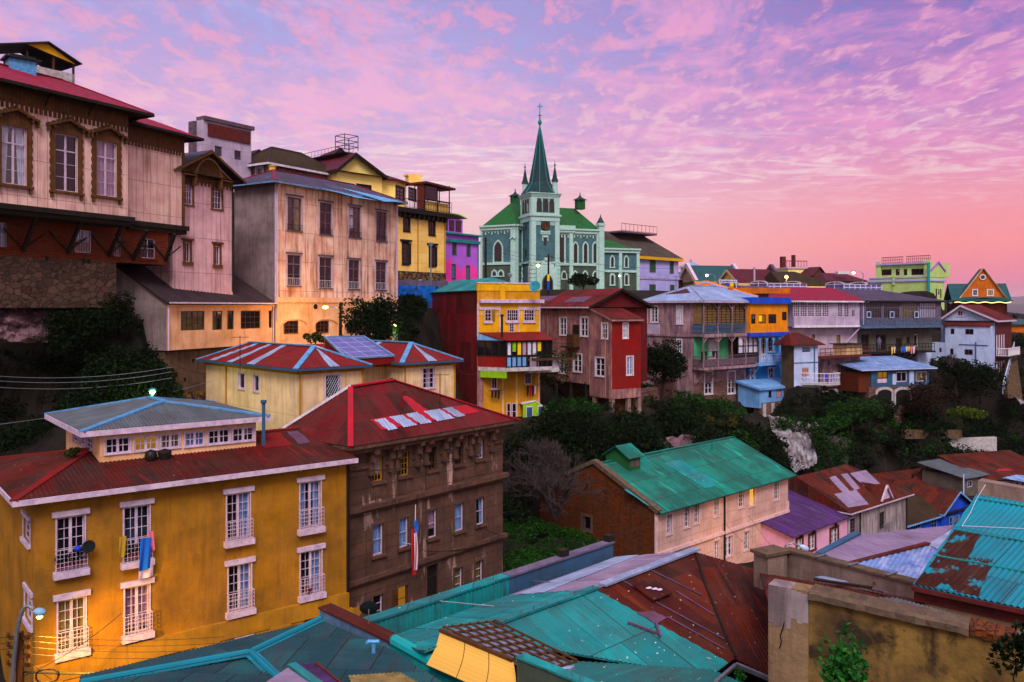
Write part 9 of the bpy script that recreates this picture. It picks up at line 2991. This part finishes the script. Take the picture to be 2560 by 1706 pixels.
WHERE=((1445,1065,79,'below the crimson end wall'),(1560,1085,78,'right below the crimson end wall'),(1620,1060,83,'under the garden wall'),(1745,1075,84,'below the balcony house'),(1820,1085,85,'left of the block wall below the blue annex'),(1850,1140,80,'left edge of the pale rock face'),(2085,1075,90,'right above the mossy block wall'),(2165,1120,92,'down slope below the lawn'),(2240,1130,98,'under the terrace edge'),(2310,1150,103,'left of the peeling white wall'),(2510,1060,116,'right of the peeling white wall'),(2540,1130,112,'at the right edge above the shacks'),(1480,1130,72,'behind the dormer of the teal roof'),(2420,1140,108,'in front of the peeling white wall'))
for i,(x,y,d,wh)in enumerate(WHERE):
 m_,nm=SHR[(i*3+i//4)%4]
 btree('shrub',nm+' shrub on the ravine slope '+wh,x,y,d,y-22,1.5+.25*(i%4),1.2+.2*(i%3),9,150,.26,m_,60+i,.07,group='shrubs on the ravine slope',cat='shrub')
 # bare trees
def bare_tree(name,label,base,top,spread,seed,r0=.14,depth=6,mat='twig'):
 rs_=random.Random(seed)
 t_=thing(name,label,'bare tree',base)
 mb=MB()
 def grow(p,d,ln,r,lv):
  q_=p+d*ln
  m_=p.lerp(q_,.5)+V((rs_.uniform(-1,1),rs_.uniform(-1,1),rs_.uniform(-1,1)))*ln*.07
  mb.tube([p,m_,q_],[r,r*.85,r*.7],5 if lv>3 else 3,False)
  if lv<=0:return
  for _ in range(3 if lv>1 else 4):
   nd=(d+V((rs_.uniform(-1,1),rs_.uniform(-1,1),rs_.uniform(-.55,.75)))*spread).normalized()
   grow(q_ if rs_.random()<.6 else m_,nd,ln*rs_.uniform(.62,.86),max(r*.66,.009),lv-1)
 d=(top-base)
 for _ in range(4):
  grow(base,(d.normalized()+V((rs_.uniform(-.6,.6),rs_.uniform(-.6,.6),0))).normalized(),d.length*.3,r0,depth)
 mb.build('branches',mat,t_)
bare_tree('bare_tree','large leafless grey tree in the hollow beside the brown stone house',P(1392,1300,60),P(1352,1085,60),.95,3,.14,6)
bare_tree('bare_tree','small leafless tree in front of the low pale block',P(2380,920,112),P(2375,880,112),.8,6,.1,4)
def point(loc,e_,col,r=.12):
 l=bpy.data.objects.new('lamp_light',bpy.data.lights.new('lamp_light','POINT'))
 l.data.energy=e_;l.data.color=col;l.data.shadow_soft_size=r
 COL.objects.link(l);l.location=loc
 return l
AMB=(1.0,.52,.12)
def lamp(name,label,x,y,d,base_y,arm,e_,col,em,r=.16,px=None,shell='grey_metal',group=None):
 """street lamp: head at photo x,y; pole foot below base_y; arm = sideways reach of the head from the pole"""
 hd=P(x,y,d)
 pole=hd+V((arm,0,0))
 zb_=zat(base_y,d)
 t_=thing(name,label,'street lamp',V((pole.x,pole.y,zb_)),'street lamps along the lanes')
 mb=MB();mb.tube([V((pole.x,pole.y,zb_-.3)),V((pole.x,pole.y,hd.z-.1))],.07,8)
 if abs(arm)>.05:
  mb.tube([V((pole.x,pole.y,hd.z-.5)),V((pole.x-arm*.15,pole.y,hd.z+.1)),V((pole.x-arm*.5,pole.y,hd.z+.28)),hd+V((arm*.1,0,.12))],.04,6)
 mb.build('lamp_pole',shell,t_)
 mb=MB();mb.sm=True;mb.lathe(hd,[(.02,-r*.9),(r*.7,-r*.5),(r,0),(r*.6,r*.5),(.02,r*.6)],10);mb.build('lamp_bulb',em,t_)
 mb=MB();mb.lathe(hd+Z3*r*.62,[(r*1.5,0),(r*.9,r*.5),(.02,r*.8)],10);mb.build('lamp_hood',shell,t_)
 if e_:point(hd+V((0,-.35,-.25)),e_,col).parent=None
 return t_
lamp('street_lamp','lit amber street lamp in front of the church porch',1345,664,138,728,-1.6,260,AMB,'lamp_amber',.3,shell='grey_metal')
lamp('street_lamp','lit amber lamp beside the violet house above the rust-clad roof',1127,713,96,745,0,220,AMB,'lamp_amber',.3)
lamp('street_lamp','dim lit lamp on the low annex of the church',1549,690,150,725,0,60,AMB,'lamp_white',.2)
lamp('street_lamp','lit white lamp on curved arm in front of the teal roofed house',1767,689,150,722,1.5,40,(1,.8,.5),'lamp_white',.25)
lamp('street_lamp','lit amber lamp among the hilltop roofs by the mossy roof',1966,693,150,720,0,200,AMB,'lamp_amber',.32)
lamp('street_lamp','lit lamp on curved arm left of the lime building',2134,682,160,720,1.8,60,AMB,'lamp_white',.3)
lamp('street_lamp','glowing green white lantern on a teal post beside the leafy tree',988,815,60,880,0,150,(.75,1.0,.25),'lamp_green',.17,shell='teal_metal')
lamp('street_lamp','glowing lantern above the grey penthouse roof against the ivy',381,980,46.5,1030,0,180,(.85,1.0,.2),'lamp_green',.16,shell='teal_metal')
lamp('street_lamp','unlit white lantern on a pole in front of the yellow corner house',1077,613,86,705,0,0,AMB,'lamp_shell',.22,shell='grey_metal')
lamp('street_lamp','small unlit cone topped lamp left of the white gabled house',2376,757,125,800,0,0,AMB,'lamp_shell',.3,shell='black_iron')
lamp('street_lamp','small white lamp post between violet house and church',1275,690,125,725,0,0,AMB,'lamp_shell',.3)
# pole with amber lamp in front of the arches
def pole(name,label,x,ytop,ybase,d,r=.13,mat='dark_wood',cross=()):
 b,tp=P(x,ybase,d),P(x,ytop,d)
 t_=thing(name,label,'utility pole',V((b.x,b.y,b.z)),'utility poles')
 mb=MB();mb.tube([b-Z3*.5,tp],[r*1.15,r*.9],8);mb.build('pole',mat,t_)
 mb=MB()
 for z_0,w_ in cross:
  q_=tp-Z3*z_0
  if w_>.3:mb.bar(q_-V((w_,0,0)),q_+V((w_,0,0)),.1,.1)
  mb.lathe(q_+V((w_ if w_>.3 else .18,-.08,.05)),[(.04,0),(.06,.08),(.03,.16)],6)
  mb.lathe(q_+V((-w_ if w_>.3 else .18,-.08,.05)),[(.04,0),(.06,.08),(.03,.16)],6)
 if mb.f:mb.build('insulator','brown_wood',t_)
 return t_,tp
t_,tp=pole('utility_pole','dark utility pole with amber lamp in front of the arched basement',851,756,880,62,.12,cross=((.6,.0),(.9,.0),(1.2,.0),(2.6,.0),(2.9,.0)))
hd=P(813,768,62)
mb=MB();mb.tube([tp-Z3*.75,tp+V((-.35,0,-.35)),hd+V((.2,0,.04))],.035,6);mb.build('lamp_arm','grey_metal',t_)
mb=MB();mb.sm=True;mb.lathe(hd,[(.02,-.14),(.2,-.08),(.22,0),(.12,.08),(.02,.1)],10);mb.build('lamp_head','lamp_amber',t_)
point(hd+V((.0,.3,-.3)),900,AMB,.2)
t2,tp2=pole('utility_pole','utility pole with blue and yellow painted band in front of the church porch',1371,636,726,136,.16,cross=((.4,.6),(1.2,.5)))
mb=MB();q_=P(1371,686,136);mb.lathe(q_,[(.2,-2),(.2,0)],8);mb.build('yellow_band','cloth_yellow',t2)
mb=MB();q_=P(1371,703,136);mb.lathe(q_,[(.205,-1.4),(.205,0)],8);mb.build('blue_band','cobalt_wall',t2)
t3,tp3=pole('utility_pole','tall thin pole at the left corner of the church transept',1214,594,728,140,.2,cross=((.5,.5),))
# big foreground lamp at lower left: shell seen from above, lit from below
t4=thing('street_lamp','large curved street lamp with pale blue head on the crowded pole at lower left','street lamp',P(40,1700,27.5)-Z3*3)
mb=MB()
pts=[P(26,1760,27.5),P(36,1640,27.5),P(42,1580,27.5),P(52,1537,27.5),P(62,1518,27.5),P(72,1514,27.5),P(84,1522,27.5)]
mb.tube(pts,.07,8);mb.build('lamp_pole','grey_metal',t4)
mb=MB();mb.sm=True
hd=P(99,1530,27.5)
ax=V((.97,0,-.16));
prof=[(-.2,.03),(-.17,.09),(-.06,.16),(.06,.17),(.15,.12),(.2,.03)]
idx=[]
for a,r_ in prof:
 idx.append(len(mb.v))
 mb.v+=[hd+ax*a+V((0,math.cos(k_/12*6.2832)*r_,math.sin(k_/12*6.2832)*r_*.75))for k_ in range(12)]
for i in range(len(prof)-1):
 for k_ in range(12):
  k2=(k_+1)%12
  mb.f.append((idx[i]+k_,idx[i+1]+k_,idx[i+1]+k2,idx[i]+k2));mb.uv+=[(0,0)]*4
mb.build('lamp_head','lamp_shell',t4)
mb=MB();mb.lathe(hd-Z3*.17,[(.1,0),(.06,-.05),(.01,-.06)],8);mb.build('lamp_bulb','lamp_amber',t4)
sp=bpy.data.objects.new('lamp_light',bpy.data.lights.new('lamp_light','SPOT'));COL.objects.link(sp)
sp.data.energy=2800;sp.data.color=(1,.55,.05);sp.data.spot_size=R(140);sp.data.spot_blend=.9;sp.data.shadow_soft_size=.12
sp.location=hd+V((.05,.0,-.30));sp.rotation_euler=(V((.6,.6,-.85))).to_track_quat('-Z','Y').to_euler()
t5,tp5=pole('utility_pole','crowded utility pole with insulators at the lower left corner',50,1580,1800,27.8,.13,'brown_wood',cross=((.2,.35),(.5,.35),(.8,.35),(1.1,.35)))
# lamp on the street below the pink house
t6=thing('street_lamp','curved white street lamp rising behind the concrete parapet','street lamp',P(1957,1480,52))
hd=P(2008,1370,52)
mb=MB();mb.tube([P(1956,1500,52),P(1957,1380,52),P(1966,1362,52),P(1982,1358,52),P(2000,1366,52)],.06,8);mb.build('lamp_pole','grey_metal',t6)
mb=MB();mb.sm=True;mb.tube([P(1998,1364,52),P(2006,1368,52),P(2018,1374,52),P(2021,1376,52)],[.05,.17,.17,.03],10);mb.build('lamp_head','white_blue',t6)
mb=MB();mb.lathe(hd-Z3*.2,[(.02,-.06),(.1,-.03),(.12,.02)],8);mb.build('lamp_bulb','lamp_amber',t6)
sp=bpy.data.objects.new('lamp_light',bpy.data.lights.new('lamp_light','SPOT'));COL.objects.link(sp)
sp.data.energy=2600;sp.data.color=(1,.5,.1);sp.data.spot_size=R(70);sp.data.spot_blend=.8;sp.data.shadow_soft_size=.15
sp.location=hd-Z3*.32;sp.rotation_euler=V((-.06,1.0,-.36)).to_track_quat('-Z','Y').to_euler()
def wire(label,a,b,sag=.3,r=.012,mat='black_iron',name='power_line',k_=14,group=None):
 a,b=V(a),V(b)
 mb=MB()
 mb.tube([a.lerp(b,i/k_)-Z3*sag*4*(i/k_)*(1-i/k_)for i in range(k_+1)],r,4,False)
 return solo(mb,name,mat,label,'cable',group)
for i,(y0,y1)in enumerate(((1588,1592),(1602,1607),(1617,1622),(1634,1638))):
 wire(['highest','second','third','lowest'][i]+' of the thin wires running right from the crowded lower left pole',P(58,y0,27.8),P(560,y1,29),.15,.008,group='wires from the lower left pole')
for i,(y0,y1)in enumerate(((1588,1586),(1602,1602),(1617,1617))):
 wire(['top','middle','bottom'][i]+' wire leaving the lower left pole toward the photo edge',P(46,y0,27.8),P(-60,y1,25),.1,.008)
wire('thick black cable crossing the foot of the ochre house',P(50,1680,27.8),P(420,1672,26.5),.1,.035)
wire('cable rising from the lower left pole to the second window rail',P(60,1690,27.8),P(304,1533,31.2),.2,.014)
wire('thin cable from the pole toward the foot of the ochre wall',P(60,1640,27.8),P(130,1700,28),.05,.012)
mb=MB();q_=P(118,1690,27);mb.tube([q_+V((math.cos(i/18*6.2832)*.38,.05*math.sin(i),math.sin(i/18*6.2832)*.22))for i in range(40)],.022,5,False);solo(mb,'cable_coil','black_iron','coil of thick black cable hanging at the lower left pole','cable')
for i,(y0,y1)in enumerate(((938,918),(950,930),(966,945))):
 wire(['upper','middle','lower'][i]+' pale wire across the dark ivy slope',P(-40,y0,44),P(430,y1,48),.35,.012,'grey_metal')
wire('pale wire sweeping past the lantern above the penthouse roof',P(-40,1066,40),P(530,952,52),.3,.012,'grey_metal')
for i in range(3):
 wire(['upper','middle','lower'][i]+' wire from the pole with amber lamp to the rust-clad wall',tp-Z3*(.6+i*.35),P(1042,770+i*14,92),.5,.014)
for i in range(3):
 wire(['upper','middle','lower'][i]+' wire across the church front',P(1214,610+i*9,140),P(1371,642+i*10,136),.4,.02)
for i in range(2):
 wire(['upper','lower'][i]+' wire from the church pole past the lavender house',P(1371,642+i*10,136),P(1720,672+i*28,138),.6,.02)
wire('short wire from the pink wall window down to the roof valley',P(1797,1292,64.8),P(1905,1400,55),.1,.014)
wire('wire from the lit pink house down to the street',P(1861,1272,67),P(1935,1375,60),.1,.014)
wire('slack cable along the middle of the brown house',P(1190,1312,45.1),P(1254,1340,46.5),.05,.02)
wire('cable along the lower cornice of the brown house',P(1060,1378,42.2),P(1254,1345,46.5),.25,.02)
# television aerials on the roofs
for i,(x,y,d,hh,lb)in enumerate(((1415,735,84,2.2,'thin aerial on the red gable house roof'),(1560,725,82,1.8,'thin aerial near the gable peak of the red house'),(1690,742,97,2.4,'thin aerial on the silver roof of the balcony house'),(2050,720,118,2.6,'thin aerial on the bright red gallery roof'),(2230,735,120,2.4,'thin aerial on the grey gallery roof'),(1090,726,84,2.0,'thin aerial on the green roof of the rust-clad house'),(600,905,48,1.5,'thin aerial on the left end of the striped roof'),(1100,1000,44,1.4,'thin aerial on the red patched roof'),(1780,1112,70,1.8,'thin aerial on the ridge of the wide teal roof'),(2075,1200,74,1.6,'thin aerial on the rust and grey patched roof'))):
 b=P(x,y,d)
 mb=MB();mb.tube([b-Z3*.5,b+Z3*hh],.022,5);mb.tube([b+V((-.45,0,hh-.1)),b+V((.45,.2,hh-.1))],.014,4)
 for k_ in range(5):mb.tube([b+V((-.4+k_*.2,-.25,hh-.1)),b+V((-.4+k_*.2,.35,hh-.1))],.01,4)
 solo(mb,'tv_aerial','black_iron',lb,'aerial','aerials on the roofs')
for i,(a,b,sg,lb)in enumerate(((P(1350,780,77),P(1606,790,96),.8,'slack wire from the yellow front past the red house'),(P(1606,830,96),P(1350,855,77),.6,'lower slack wire between yellow front and balcony house'),(P(1733,842,92),P(1350,842,80),.5,'straight wire across the worn pink wall to the balcony house'),(P(1888,745,98),P(2330,752,116),.6,'wire running along the gallery eaves'),(P(1700,715,135),P(2170,700,160),.8,'wire over the hilltop roofs toward the lime building'),(P(866,1180,38),P(1257,1125,47),.25,'wire under the bracketed cornice of the brown house'),(P(1637,1300,57.4),P(1257,1330,47),.9,'slack wire over the grassy hollow from brown house to brick gable'),(P(1137,915,52),P(1193,930,75.5),.4,'short wire from the cream house to the yellow front'),(P(527,935,53),P(424,905,53),.2,'short wire from cream house to annex base'))):
 wire(lb,a,b,sg,.016)
 # people by the church steps
def person(x,y,d,hgt,name,label,shirt,legs):
 b=P(x,y,d)
 t_=thing('person',label,'person',b)
 s_=hgt/1.7
 bmh=bpy.data.meshes.new('body')
 J=[(0,0,.9),(0,.01,1.15),(0,.01,1.4),(0,0,1.5),(0,-.02,1.6),(0,-.02,1.7),(.1,0,.88),(.12,0,.48),(.12,.02,.06),(.13,-.1,.03),(-.1,0,.88),(-.13,0,.48),(-.14,.02,.06),(-.14,-.1,.03),(.2,.01,1.38),(.25,.02,1.1),(.22,-.1,.88),(-.2,.01,1.38),(-.25,.02,1.1),(-.22,-.1,.88)]
 E=[(0,1),(1,2),(2,3),(3,4),(4,5),(0,6),(6,7),(7,8),(8,9),(0,10),(10,11),(11,12),(12,13),(2,14),(14,15),(15,16),(2,17),(17,18),(18,19)]
 rad=[.15,.14,.15,.06,.1,.08,.09,.065,.05,.04,.09,.065,.05,.04,.065,.05,.035,.065,.05,.035]
 bmh.from_pydata([V(j)*s_ for j in J],E,[])
 bmh.materials.append(MATS[shirt])
 o=bpy.data.objects.new('body',bmh);COL.objects.link(o);o.parent=t_
 sk_=o.modifiers.new('skin','SKIN');o.modifiers.new('sub','SUBSURF').levels=1
 for i,r_ in enumerate(rad):bmh.skin_vertices[0].data[i].radius=(r_*s_,r_*s_)
 bmh.skin_vertices[0].data[0].use_root=True
person(1219,722,142,1.75,'person','dark clothed person standing at the left foot of the church','cloth_dark','cloth_dark')
person(1228,724,142,1.6,'person','second dark clothed person beside the church, right of the taller one','cloth_dark','cloth_dark')
person(2198,874,112.5,1.7,'person','person in grey standing in the dark doorway over the laundry balcony','grey_violet','cloth_dark')
# evening haze: one even box of air round everything
hm=bpy.data.materials.new('haze');hm.use_nodes=True
t=NT(hm.node_tree)
vp=t.n('ShaderNodeVolumePrincipled',{'Color':hexc('efd6e6'),'Density':5e-5,'Anisotropy':.1})
t.n('ShaderNodeOutputMaterial',{'Volume':vp.outputs[0]})
mb=MB();mb.box((-21000,-21000,-78),(42000,0,0),(0,42000,0),(0,0,470))
tag(mb.build('haze',hm),kind='stuff')
